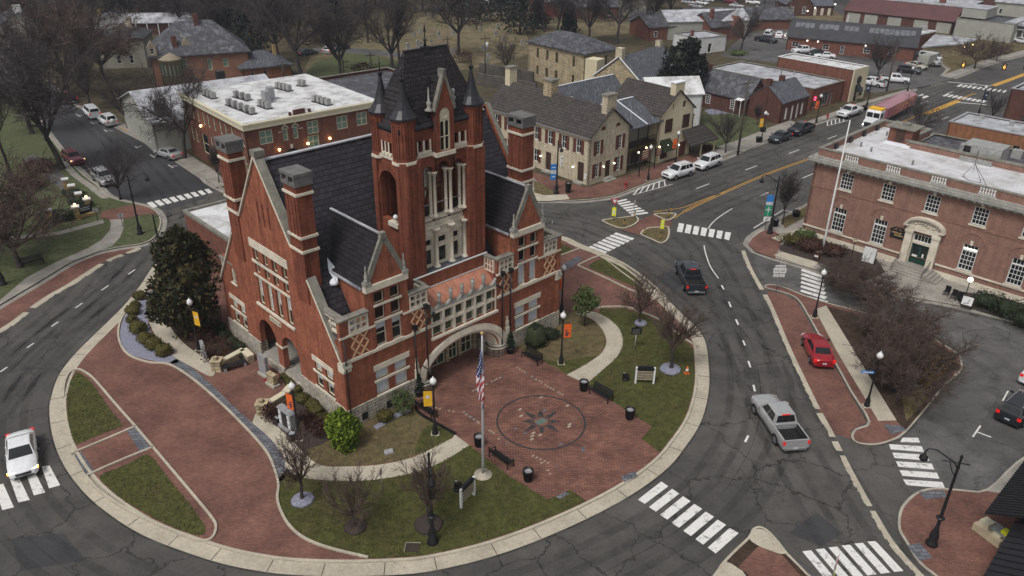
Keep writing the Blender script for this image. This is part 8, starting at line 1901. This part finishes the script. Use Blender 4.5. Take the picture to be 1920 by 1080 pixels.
o=thing('display_table','dark table with yellow items beside the pale crate','table',G(1876,1016,KZ),radians(25));m=MB();m.box(-.4,.4,-.9,.9,.7,.76);m.build('top','unit_metal',o);m=MB();[m.box(x-.03,x+.03,y-.03,y+.03,0,.7)for x in(-.36,.36)for y in(-.85,.85)];m.build('leg','black_iron',o);m=MB();m.box(-.2,.2,-.3,.1,.76,1.0);m.build('goods','sign_yellow',o)
UP=[]
for px,top,lb in(((1383,291),(1408,148),'dark leaning wooden utility pole before the cottage'),((1662,172),(1698,90),'wooden utility pole by the white pickups'),((910,158),(908,66),'wooden utility pole behind the tavern with a white transformer'),((697,140),(693,98),'utility pole on the green lawn left of the tower'),((646,148),(640,110),'utility pole stub right of the hotel roof'),((840,95),(840,68),'utility pole seen just above the tower roof'),((1068,147),(1070,88),'utility pole in front of the stone jail'),((1477,48),(1485,-8),'utility pole on the far lawn left of the chapel'),((1451,46),(1456,-2),'thin utility pole left of the one by the chapel'),((1717,50),(1725,0),'utility pole before the maroon warehouse'),((1802,96),(1806,70),'pole in front of the flat roofed office'),((533,152),(530,115),'utility pole behind the white hotel roof')):
 g=G(*px,0);H=HT(top[0],top[1],g);o=thing('utility_pole',lb,'utility pole',g,radians(30));m=MB();m.tube([(0,0,0),(0,0,H)],[.17,.12],8);m.build('pole','pole_wood',o);m=MB();m.box(-1.1,1.1,-.06,.06,H-.7,H-.55);m.build('crossarm','pole_wood',o);UP.append((g,H))
 if 'transformer' in lb:m=MB();m.lathe([(.28,H-2.4),(.3,H-1.4),(.05,H-1.3)],(.35,0,0),10);m.build('transformer','white_wall',o)
def wire(a,b,lb):
 o=thing('overhead_wire',lb,'wire',a);d=Vector(b)-Vector(a);pts=[d*(i/10)-Vector((0,0,1.2*(1-(2*i/10-1)**2)))for i in range(11)];m=MB();m.tube(pts,.025,4,0,True,False);m.build('cable','black_iron',o)
wire(UP[0][0]+Vector((0,0,UP[0][1]-.6)),UP[1][0]+Vector((0,0,UP[1][1]-.6)),'overhead cable along the main street between the two leaning poles')
wire(UP[2][0]+Vector((0,0,UP[2][1]-.6)),UP[6][0]+Vector((0,0,UP[6][1]-.6)),'overhead cable between the transformer pole and the jail pole')
a=G(1920,190,0);
for px,lb in(((1807,122),'amber lit traffic signal over the far junction, left one'),((1884,126),'amber lit traffic signal over the far junction, right one')):
 p=G(px[0],px[1],5.6);o=thing('traffic_signal',lb,'traffic light',(p.x,p.y,0),radians(-45));m=MB();m.box(-.19,.19,-.16,.16,5.1,6.15);m.build('housing','yellow_wall',o);m=MB();m.lathe([(.02,0),(.15,.02),(.16,.1)],n=12);l=m.build('lens','lamp_amber',o);l.location=(0,-.26,5.62);l.rotation_euler=(pi/2,0,0);m=MB();m.lathe([(.5,0),(.5,.02)],n=12)if False else m.box(-.36,.36,-.15,-.13,4.98,6.27);m.build('back_plate','black_iron',o)
 m=MB();m.tube([(0,0,6.2),(0,0,6.6)],.03,5);m.build('hanger','black_iron',o)
p0,p1=G(1807,122,5.6),G(1884,126,5.6);wire((p0.x-14,p0.y+12,7.4),(p1.x+12,p1.y-10,7.4),'span wire carrying the traffic signals over the far junction')
o=thing('signal_arm','curved black lamp arm at the right edge by the far junction','street lamp',G(1925,190,0),radians(140));m=MB();m.tube([(0,0,0),(0,0,5.5)],.09,7);m.build('pole','black_iron',o);m=MB();m.tube([(0,0,5.4),(1.0,0,6.1),(2.0,0,6.2)],.05,6);m.box(1.85,2.15,-.12,.12,5.6,6.2);m.build('arm','black_iron',o)
CS='gravestones in the cemetery';RS=random.Random(6)
def grave():
 o=thing('gravestone','x','gravestone');m=MB();m.wall(Fr((0,-.08,0),(1,0,0),(0,1,0)),[(-.32,0),(.32,0),(.32,.75)]+[(.32*cos(pi*i/6),.75+.2*sin(pi*i/6))for i in range(1,6)]+[(-.32,.75)],(),.16,back=True);m.build('slab','grey_stone',o);m=MB();m.box(-.42,.42,-.18,.18,0,.12);m.build('plinth','grey_stone',o);return o
for i in range(42):
 u,v=RS.uniform(765,990),RS.uniform(30,122)
 if abs(u-859)<8:continue
 once('grave',grave,G(u,v,KZ),RS.uniform(.5,.9),'weathered grey gravestone standing in the dry cemetery grass',CS,RS.uniform(.8,1.7))
def wheel(o,x,y,r=.34,w=.22):
 s=1 if y>0 else -1;m=MB()
 n=20;prof=[(r*.62,-w/2),(r*.93,-w/2),(r,-w/2+.04),(r,w/2-.04),(r*.93,w/2),(r*.62,w/2)]
 m.grid([[(x+q*cos(2*pi*k/n),y+d,r+q*sin(2*pi*k/n))for k in range(n)]for q,d in prof],0,True,True,True);t=m.build('tyre','rubber',o)
 m=MB();yo=y+s*(w/2-.015)
 m.grid([[(x+q*cos(2*pi*k/n),yo+s*d,r+q*sin(2*pi*k/n))for k in range(n)]for q,d in((r*.64,0),(r*.6,.02),(r*.5,-.03))],0,True,False,False)
 for k in range(6):a=2*pi*k/6;m.bar((x,yo+s*.012,r),(x+r*.58*cos(a),yo+s*.012,r+r*.58*sin(a)),.075,.03,0,(0,1,0))
 m.build('rim','rim_metal',t)
def vehicle(kind,col,label,cat,name='parked_car',L=4.7,W=1.84,Hh=1.45,lit=False):
 o=thing(name,label,cat);h=W/2
 P={'sedan':dict(hood=.93,belt=1.0,trunk=1.02,A=1.02,B=.22,C=-1.0,D=-1.72,r=.33,wb=(1.42,-1.38),zb=.2),'suv':dict(hood=1.06,belt=1.12,trunk=1.12,A=1.0,B=.36,C=-1.95,D=-2.26,r=.36,wb=(1.45,-1.42),zb=.25),'pickup':dict(hood=1.18,belt=1.24,trunk=1.24,A=1.35,B=.72,C=-.85,D=-1.02,r=.41,wb=(1.92,-1.72),zb=.34),'van':dict(hood=1.15,belt=1.2,trunk=1.2,A=1.9,B=1.25,C=-2.35,D=-2.5,r=.36,wb=(1.55,-1.5),zb=.28)}[kind]
 f,b=L/2,-L/2;zb=P['zb'];hood,belt,tr=P['hood'],P['belt'],P['trunk']
 def sect(x,z0,zt,w,cr=.03):
  return[(x,-w*.8,z0),(x,-w*.97,z0+.1),(x,-w,z0+(zt-z0)*.45),(x,-w*.97,zt-.12),(x,-w*.9,zt-.03),(x,-w*.45,zt+cr),(x,0,zt+cr*1.3),(x,w*.45,zt+cr),(x,w*.9,zt-.03),(x,w*.97,zt-.12),(x,w,z0+(zt-z0)*.45),(x,w*.97,z0+.1),(x,w*.8,z0)]
 A,B,C,D=P['A'],P['B'],P['C'],P['D']
 ends={'sedan':[(f,.34,.62,h*.66),(f-.07,.24,.74,h*.84),(f-.32,.2,hood-.12,h*.96),(f-.9,.19,hood-.02,h),(A,.19,hood+.04,h),(A-.5,.19,belt,h),(D,.2,tr,h),(b+.45,.22,tr-.01,h*.98),(b+.12,.26,tr-.05,h*.92),(b,.36,tr-.16,h*.82)],'suv':[(f,.4,.8,h*.74),(f-.06,.28,.92,h*.88),(f-.28,.26,hood-.08,h*.97),(f-.9,.25,hood,h),(A,.25,hood+.05,h),(A-.5,.25,belt,h),(D,.26,tr,h),(b+.06,.3,tr,h*.96),(b,.42,tr-.1,h*.92)],'pickup':[(f,.5,.98,h*.82),(f-.06,.4,1.08,h*.92),(f-.3,.36,hood-.05,h*.98),(f-.9,.36,hood,h),(A,.36,hood+.04,h),(A-.4,.36,belt,h),(D-.02,.36,belt,h)],'van':[(f,.4,.8,h*.8),(f-.08,.3,.95,h*.92),(f-.35,.28,hood-.08,h*.98),(A,.27,hood+.05,h),(A-.5,.27,belt,h),(D,.28,tr,h),(b,.36,tr,h*.97)]}[kind]
 m=MB();m.grid([sect(*e)for e in ends],0,False,True);m.face(sect(*ends[0]));m.face(sect(*ends[-1])[::-1])
 if kind=='pickup':
  y=h;x0,x1=D-.04,b+.02;zt=belt-.02
  for s in(-1,1):
   m.grid([[(x,s*y*.8,.45),(x,s*y*.97,.5),(x,s*y,.85),(x,s*y*.98,zt-.05),(x,s*(y*.95),zt),(x,s*(y*.86),zt),(x,s*y*.86,.8)]for x in(x0,x1)],0,False,False)
  m.box(b,b+.09,-y*.97,y*.97,.5,zt);m.box(x0-.02,x0+.03,-y*.95,y*.95,.5,zt)
 body=m.build('body',col,o)
 if kind=='pickup':
  m=MB();m.face([(x0,-y*.86,.8),(x1,-y*.86,.8),(x1,y*.86,.8),(x0,y*.86,.8)])
  for k in range(9):yy=-y*.75+k*y*1.5/8;m.box(x1+.1,x0-.05,yy-.035,yy+.035,.8,.83)
  for s in(-1,1):m.box(-2.2,-1.3,s*y*.86-(.22 if s>0 else 0),s*y*.86+(.22 if s<0 else 0),.8,1.05);m.face([(x0,s*y*.855,.8),(x1,s*y*.855,.8),(x1,s*y*.855,zt-.03),(x0,s*y*.855,zt-.03)])
  m.face([(x1+.005,-y*.86,.8),(x1+.005,y*.86,.8),(x1+.005,y*.86,zt),(x1+.005,-y*.86,zt)]);m.box(x0+.035,x0+.05,-y*.86,y*.86,.8,zt)
  m.build('bed','rubber',o)
 rf=Hh;wr=h*.74;wb_=h*.93
 zA,zD=hood+.06,tr+.02
 lo=[(A,-wb_*.93,zA),(A,wb_*.93,zA),(D,wb_*.95,zD),(D,-wb_*.95,zD)];hi=[(B,-wr*.95,rf-.03),(B,wr*.95,rf-.03),(C,wr*.95,rf-.03),(C,-wr*.95,rf-.03)];tp=[(B-.15,-wr*.8,rf),(B-.15,wr*.8,rf),(C+.15,wr*.8,rf),(C+.15,-wr*.8,rf)]
 lo0=[(p[0],p[1],p[2]-.15)for p in lo]
 m=MB();m.grid([lo0,lo,hi,tp],0,True,False,True);cabin=m.build('cabin',col,o)
 def glass(p,q,r,s,nm,i0=.07,i1=.07,j0=.1,j1=.1,eps=.012):
  p,q,r,s=map(Vector,(p,q,r,s));n=(q-p).cross(s-p).normalized()
  cen=(p+q+r+s)/4
  if n.dot(cen-Vector((0,0,.9)))<0:n=-n
  bl=lambda a,t:(p.lerp(q,a)).lerp(s.lerp(r,a),t)+n*eps
  m=MB();m.face([bl(i0,j0),bl(1-i1,j0),bl(1-i1,1-j1),bl(i0,1-j1)]);m.build(nm,'car_glass',cabin)
 glass(lo[0],lo[1],hi[1],hi[0],'windshield',.04,.04,.05,.06);glass(lo[3],lo[2],hi[2],hi[3],'rear_window',.08,.08,.14,.1)
 for i,j in((0,3),(1,2)):
  glass(lo[i],lo[j],hi[j],hi[i],'side_window',.1,.54,.1,.08);glass(lo[i],lo[j],hi[j],hi[i],'side_window',.49,.12 if kind!='suv' else .32,.1,.08)
  if kind in('suv','van'):glass(lo[i],lo[j],hi[j],hi[i],'side_window',.71,.06,.14,.1)
 r=P['r']
 for x in P['wb']:
  for s in(-1,1):
   m=MB();n=14;yy=s*(h+.012);m.face([(x+(r+.07)*cos(pi*k/n),yy,r+(r+.07)*sin(pi*k/n))for k in range(n+1)]+[(x-r-.07,yy,zb),(x+r+.07,yy,zb)]);m.build('wheel_arch','rubber',body)
   wheel(o,x,s*(h-.075),r)
 m=MB();m.box(b+.3,f-.3,-h*.86,h*.86,zb-.06,zb+.1);m.build('underbody','rubber',o)
 for s in(-1,1):
  m=MB();m.box(A-.28,A-.12,s*(h+.02)if s>0 else s*(h+.22),s*(h+.22)if s>0 else s*(h+.02),belt-.0,belt+.16);m.build('mirror',col if kind!='sedan' else 'car_black',o)
  zl=ends[2][2]-.16
  m=MB();m.hexa([(f-.3,s*h*.98,zl-.06),(f-.04,s*h*.72,zl-.06),(f-.02,s*h*.5,zl-.04),(f-.3,s*h*.5,zl-.06),(f-.34,s*h*1.0,zl+.1),(f-.1,s*h*.78,zl+.1),(f-.08,s*h*.52,zl+.1),(f-.3,s*h*.5,zl+.12)]);m.build('headlight','headlight' if lit else 'globe_off',o)
  if lit:m=MB();m.box(f-.36,f-.16,s*h*.93-.06,s*h*.93+.06,zl,zl+.09);m.build('turn_signal','lamp_amber',o)
  zt2=tr-.2;m=MB();m.box(b-.015,b+.16,s*h*.80-.13,s*h*.80+.13,zt2-.12,zt2+.12)if kind!='pickup' else m.box(b-.02,b+.12,s*h*.9-.09,s*h*.9+.09,zt2-.2,zt2+.08);m.build('taillight','tail_red',o)
 m=MB();m.box(f-.06,f+.012,-h*.5,h*.5,ends[1][2]-.26,ends[1][2]-.06);m.box(f-.1,f+.005,-h*.62,h*.62,.3,.44);m.build('grille','car_black',o)
 m=MB();m.box(b-.03,b+.1,-h*.82,h*.82,.34,.5);m.build('bumper','rim_metal' if kind=='pickup' else col,o)
 m=MB();m.box(b-.045,b-.02,-.17,.17,.56 if kind!='pickup' else .46,.68 if kind!='pickup' else .58);m.build('licence_plate','blind',o)
 if kind=='suv':
  m=MB();[m.bar((B-.1,s*wr*.82,rf+.04),(C+.1,s*wr*.82,rf+.04),.04)for s in(-1,1)];m.build('roof_rail','galv',o)
 if kind=='pickup':
  m=MB();m.box(C-.06,C+.02,-.3,.3,rf-.05,rf+.005);m.build('brake_lamp','tail_red',o)
 for s in(-1,1):
  m=MB();[m.box(x,x+.16,s*(h+.004)-.012,s*(h+.004)+.012,belt-.16,belt-.12)for x in(.0,-.95)];m.build('door_handle','rim_metal' if kind=='pickup' else col,o)
 return o
def put(o,rear,front,z=.02):
 a,b=G(*rear),G(*front);c=(a+b)/2;o.location=(c.x,c.y,z);o.rotation_euler=(0,0,atan2(b.y-a.y,b.x-a.x));return o
def putat(o,px,heading,z=.02):g=G(*px);o.location=(g.x,g.y,z);o.rotation_euler=(0,0,heading);return o
NE=radians(43);SW=radians(223);NW=radians(133)
put(vehicle('sedan','car_white','white sedan with amber lights on, driving onto the left crosswalk','car','car',4.75,1.86,1.45,True),(44,803+32),(48,880+14))
put(vehicle('pickup','car_silver','silver crew cab pickup with an empty bed, driving up the road right of the roundabout','pickup truck','pickup_truck',5.85,2.02,1.93),(1480,838),(1434,772))
put(vehicle('pickup','car_navy','near black pickup driving away, beyond the right lawn','pickup truck','pickup_truck',5.85,2.02,1.93),(1302,550),(1283,511))
put(vehicle('sedan','car_red','bright red sedan parked on the brick lane at the right','car','parked_car',4.8,1.86,1.46),(1541,689),(1520,643))
put(vehicle('suv','car_black','black suv parked at the right picture edge','car','parked_car',4.6,1.86,1.68),(1890,793),(1925,762))
put(vehicle('suv','car_white','white vehicle mostly cut off by the right picture edge','car','parked_car',4.6,1.86,1.7),(1936,724),(1969,702))
put(vehicle('suv','car_white','white suv facing the viewer, first by the hatched bay before the cream house','car','parked_car',4.9,1.95,1.78),(1291,325),(1249,337))
put(vehicle('suv','car_white','white suv parked directly behind another white suv on the main street','car','parked_car',4.8,1.92,1.74),(1345,306),(1305,321))
put(vehicle('sedan','car_navy','dark blue grey sedan parked in front of the cottage lawn','car','parked_car',4.7,1.84,1.46),(1478,258),(1444,270))
put(vehicle('pickup','car_black','black pickup parked before the brick cottage','pickup truck','parked_pickup',5.6,1.98,1.85),(1517,244),(1483,256))
put(vehicle('pickup','car_white','white pickup parked past the second hatched bay on the main street','pickup truck','parked_pickup',5.8,2.0,1.9),(1608,212),(1574,223))
put(vehicle('suv','car_silver','silver car with roof rails and lights parked on the left street, facing the roundabout','car','parked_car',4.9,1.9,1.68),(181,329),(212,355))
put(vehicle('suv','car_maroon','dark red car with its headlights on, parked beside the tall bare tree','car','parked_car',4.6,1.88,1.62,True),(128,297),(151,313))
put(vehicle('sedan','car_silver','silver sedan parked on the right side of the left street','car','parked_car',4.8,1.84,1.46),(333,300),(300,290))
o=put(vehicle('suv','car_white','white off roader with a spare wheel, second in line on the left street','car','parked_car',4.3,1.85,1.84),(217,241),(190,226));m=MB();m.lathe([(.05,-.1),(.36,-.1),(.38,.0),(.36,.1),(.05,.1)],n=16);s=m.build('spare_wheel','car_white',o);s.location=(-2.24,0,1.0);s.rotation_euler=(0,pi/2,0)
put(vehicle('van','car_white','snow dusted white van, furthest of the white vehicles on the left street','van','parked_van',5.0,1.95,1.85),(184,227),(164,210))
put(vehicle('pickup','car_black','dark pickup half hidden by bare trees at the end of the left street','pickup truck','parked_pickup',5.6,1.98,1.85),(137,196),(112,186))
for kind,col,r_,f_,lb in(('pickup','car_white',(1516,100),(1494,101),'white pickup parked against the long dark roofed shed'),('sedan','car_black',(1540,104),(1518,105),'dark car between two white ones against the long shed'),('sedan','car_white',(1556,110),(1534,109),'white car parked against the long shed, beyond the dark car'),('pickup','car_black',(1422,78),(1449,82),'black pickup parked left of the long shed, near the broad lot tree'),('van','car_white',(1437,73),(1442,68),'white car in the far row left of the long shed, nearest the black pickup'),('suv','car_white',(1459,74),(1461,68),'white car in the middle of the far row left of the long shed'),('suv','car_silver',(1475,77),(1478,71),'pale car next to the corner of the long shed'),('pickup','car_white',(1644,164),(1622,160),'white pickup seen from its tail by the cream fronted shop'),('pickup','car_white',(1660,154),(1694,157),'white crew pickup beside the leaning utility pole'),('sedan','car_gold',(1706,126),(1729,131),'pale gold sedan in the far side parking bay'),('suv','car_black',(1690,136),(1718,140),'dark car in the side parking bay in front of the gold sedan'),('van','car_white',(1727,112),(1760,117),'white van at the back of the side parking bay'),('pickup','car_silver',(1733,119),(1752,124),'silver pickup between the gold sedan and the white van'),('suv','car_silver',(612,103),(626,96),'car with bright headlights on the cemetery lane above the hotel'),('sedan','car_navy',(566,105),(588,102),'dark car left of the lit one on the cemetery lane'),('suv','car_navy',(634,96),(648,92),'dark car right of the lit one on the cemetery lane'),('sedan','car_navy',(818,22),(832,22),'dark car far beyond the cemetery, left one'),('suv','car_navy',(842,23),(856,23),'dark car far beyond the cemetery, right one'),('suv','car_white',(1405,8),(1418,9),'white car in the far car park at the top'),('sedan','car_silver',(1298,14),(1312,16),'pale car in the far car park above the grey roofed shed'),('sedan','car_white',(1310,8),(1322,10),'white car in the far car park, top left of the broad tree'),('sedan','car_white',(1320,3),(1332,4),'white car at the top edge of the far car park'),('suv','car_maroon',(1362,6),(1374,7),'maroon car in the far car park'),('suv','car_silver',(1285,8),(1296,9),'pale car at the left end of the far car park'),('sedan','car_silver',(1375,14),(1387,15),'pale car in the far car park behind the broad tree'),('sedan','car_white',(1907,80),(1926,84),'white car at the right edge before the canopy shop')):
 put(vehicle(kind,col,lb,{'van':'van','pickup':'pickup truck'}.get(kind,'car'),{'van':'parked_van','pickup':'parked_pickup'}.get(kind,'parked_car'),5.6 if kind=='pickup' else 4.7,1.9,{'sedan':1.46,'suv':1.7,'pickup':1.88,'van':2.0}[kind],'bright headlights' in lb),r_,f_)
o=thing('trailer_box','grey box trailer in the side parking bay before the white van','trailer',G(1736,124),NE);m=MB();m.box(-2.2,2.2,-1.1,1.1,.7,2.6);m.build('box','grey_wall',o)
for x in(-.5,.5):wheel(o,x,-1.0,.36);wheel(o,x,1.0,.36)
a,b=G(1716,196),G(1622,246);d=(b-a).normalized();hd=atan2(d.y,d.x)
o=thing('semi_truck','white cabbed lorry with yellow roof and long pink open trailer, coming down the main street','lorry',(b.x-d.x*3.2,b.y-d.y*3.2,.02),hd)
m=MB();m.grid([[(2.9,-.75,.6),(2.9,.75,.6),(2.9,.75,1.45),(2.9,-.75,1.45)],[(1.0,-1.0,.6),(1.0,1.0,.6),(1.0,1.0,1.75),(1.0,-1.0,1.75)]],0,True,False,True);m.box(-1.1,1.0,-1.15,1.15,.7,2.7);m.hexa([(-1.1,-1.15,2.7),(.95,-1.15,2.7),(.95,1.15,2.7),(-1.1,1.15,2.7),(-1.1,-1.05,2.95),(.6,-1.05,2.95),(.6,1.05,2.95),(-1.1,1.05,2.95)]);cb_=m.build('cab','car_white',o)
m=MB();m.box(-1.12,.5,-1.1,1.1,2.96,3.2);m.build('cab_roof','yellow_cloth',cb_)
for y0,y1 in((-1.0,-.06),(.06,1.0)):m=MB();m.hexa([(1.0,y0,1.85),(1.03,y0,1.85),(1.03,y1,1.85),(1.0,y1,1.85),(.98,y0,2.6),(1.0,y0,2.6),(1.0,y1,2.6),(.98,y1,2.6)]);m.build('windshield','car_glass',cb_)
for s in(-1,1):m=MB();m.box(-.3,.7,s*1.16-.01,s*1.16+.01,1.8,2.5);m.build('side_window','car_glass',cb_);m=MB();m.ball((2.95,s*.7,.95),.13,8,6);m.build('headlight','lamp_amber' if s>0 else 'headlight',o);m=MB();m.tube([(-1.3,s*1.0,.7),(-1.3,s*1.0,3.4)],.08,7);m.build('exhaust','galv',o)
m=MB();m.box(2.88,2.95,-.55,.55,.7,1.4);m.build('grille','car_black',o);m=MB();m.box(2.7,3.0,-1.1,1.1,.4,.65);m.build('bumper','rim_metal',o);m=MB();m.box(-3.6,1.5,-.5,.5,.55,.8);m.build('chassis','rubber',o)
LT=min(14.5,(b-a).length-3.5)
m=MB();m.box(-1.6-LT,-1.6,-1.25,1.25,1.2,1.4);m.hexa([(-1.6-LT,-1.25,1.4),(-1.6,-1.25,1.4),(-1.6,1.25,1.4),(-1.6-LT,1.25,1.4),(-1.6-LT,-1.3,3.0),(-1.6,-1.3,3.0),(-1.6,1.3,3.0),(-1.6-LT,1.3,3.0)])
for i in range(14):x=-1.8-i*LT/14;[m.box(x-.04,x+.04,s*1.3-.03,s*1.3+.03,1.4,3.0)for s in(-1,1)]
tl_=m.build('trailer','car_pink',o);m=MB();m.grid([[(-1.6-LT*k/10,y,3.0+.18*(1-(y/1.3)**2))for y in(-1.32,-.8,0,.8,1.32)]for k in range(11)],0,False,True);m.build('tarpaulin','car_pink',tl_)
for x in(2.0,-1.6,-2.8,-LT+.8,-LT-.5):
 for y in(-1.0,1.0):wheel(o,x,y,.48,.3)
w=bpy.data.worlds.new('World');S.world=w;w.use_nodes=True;nt=w.node_tree
bg=nt.nodes['Background'];sky=nt.nodes.new('ShaderNodeTexSky');sky.sky_type='NISHITA';sky.sun_disc=False
SUN_EL,SUN_AZ=radians(58),radians(215)
sky.sun_elevation=SUN_EL;sky.sun_rotation=SUN_AZ;sky.air_density=1.0;sky.dust_density=4.0;sky.ozone_density=1.0
hs=nt.nodes.new('ShaderNodeHueSaturation');hs.inputs['Saturation'].default_value=.22;hs.inputs['Value'].default_value=1.0
nt.links.new(sky.outputs[0],hs.inputs['Color']);nt.links.new(hs.outputs[0],bg.inputs[0]);bg.inputs[1].default_value=.092
sl_=bpy.data.lights.new('sun','SUN');so_=bpy.data.objects.new('sun',sl_);COL.objects.link(so_);sl_.energy=1.25;sl_.angle=radians(14);sl_.color=(1,.97,.93)
dv=Vector((sin(SUN_AZ)*cos(SUN_EL),cos(SUN_AZ)*cos(SUN_EL),sin(SUN_EL)));so_.rotation_euler=dv.to_track_quat('Z','Y').to_euler()
HAZE=.00028
me=bpy.data.meshes.new('haze');mm=MB();mm.box(-1300,1300,-1300,1300,-1.4,40);me.from_pydata(mm.v,[],mm.f);hz=bpy.data.objects.new('haze',me);COL.objects.link(hz);hz['kind']='stuff';hz['label']='thin pale winter haze'
hm=bpy.data.materials.new('haze_air');hm.use_nodes=True;hn=hm.node_tree;hn.nodes.clear();ho_=hn.nodes.new('ShaderNodeOutputMaterial');pv=hn.nodes.new('ShaderNodeVolumePrincipled');pv.inputs['Color'].default_value=(.72,.76,.86,1);pv.inputs['Density'].default_value=HAZE;pv.inputs['Anisotropy'].default_value=.1
hn.links.new(pv.outputs[0],ho_.inputs['Volume']);me.materials.append(hm)
S.view_settings.view_transform='Standard';S.view_settings.look='None';S.view_settings.gamma=1;S.view_settings.exposure=EXPO if 'EXPO' in globals()else 0.36
S.cycles.max_bounces=5;S.cycles.diffuse_bounces=1;S.cycles.glossy_bounces=2;S.cycles.transmission_bounces=2;S.cycles.volume_bounces=0;S.cycles.transparent_max_bounces=4
S.cycles.use_denoising=True;S.cycles.volume_step_rate=4
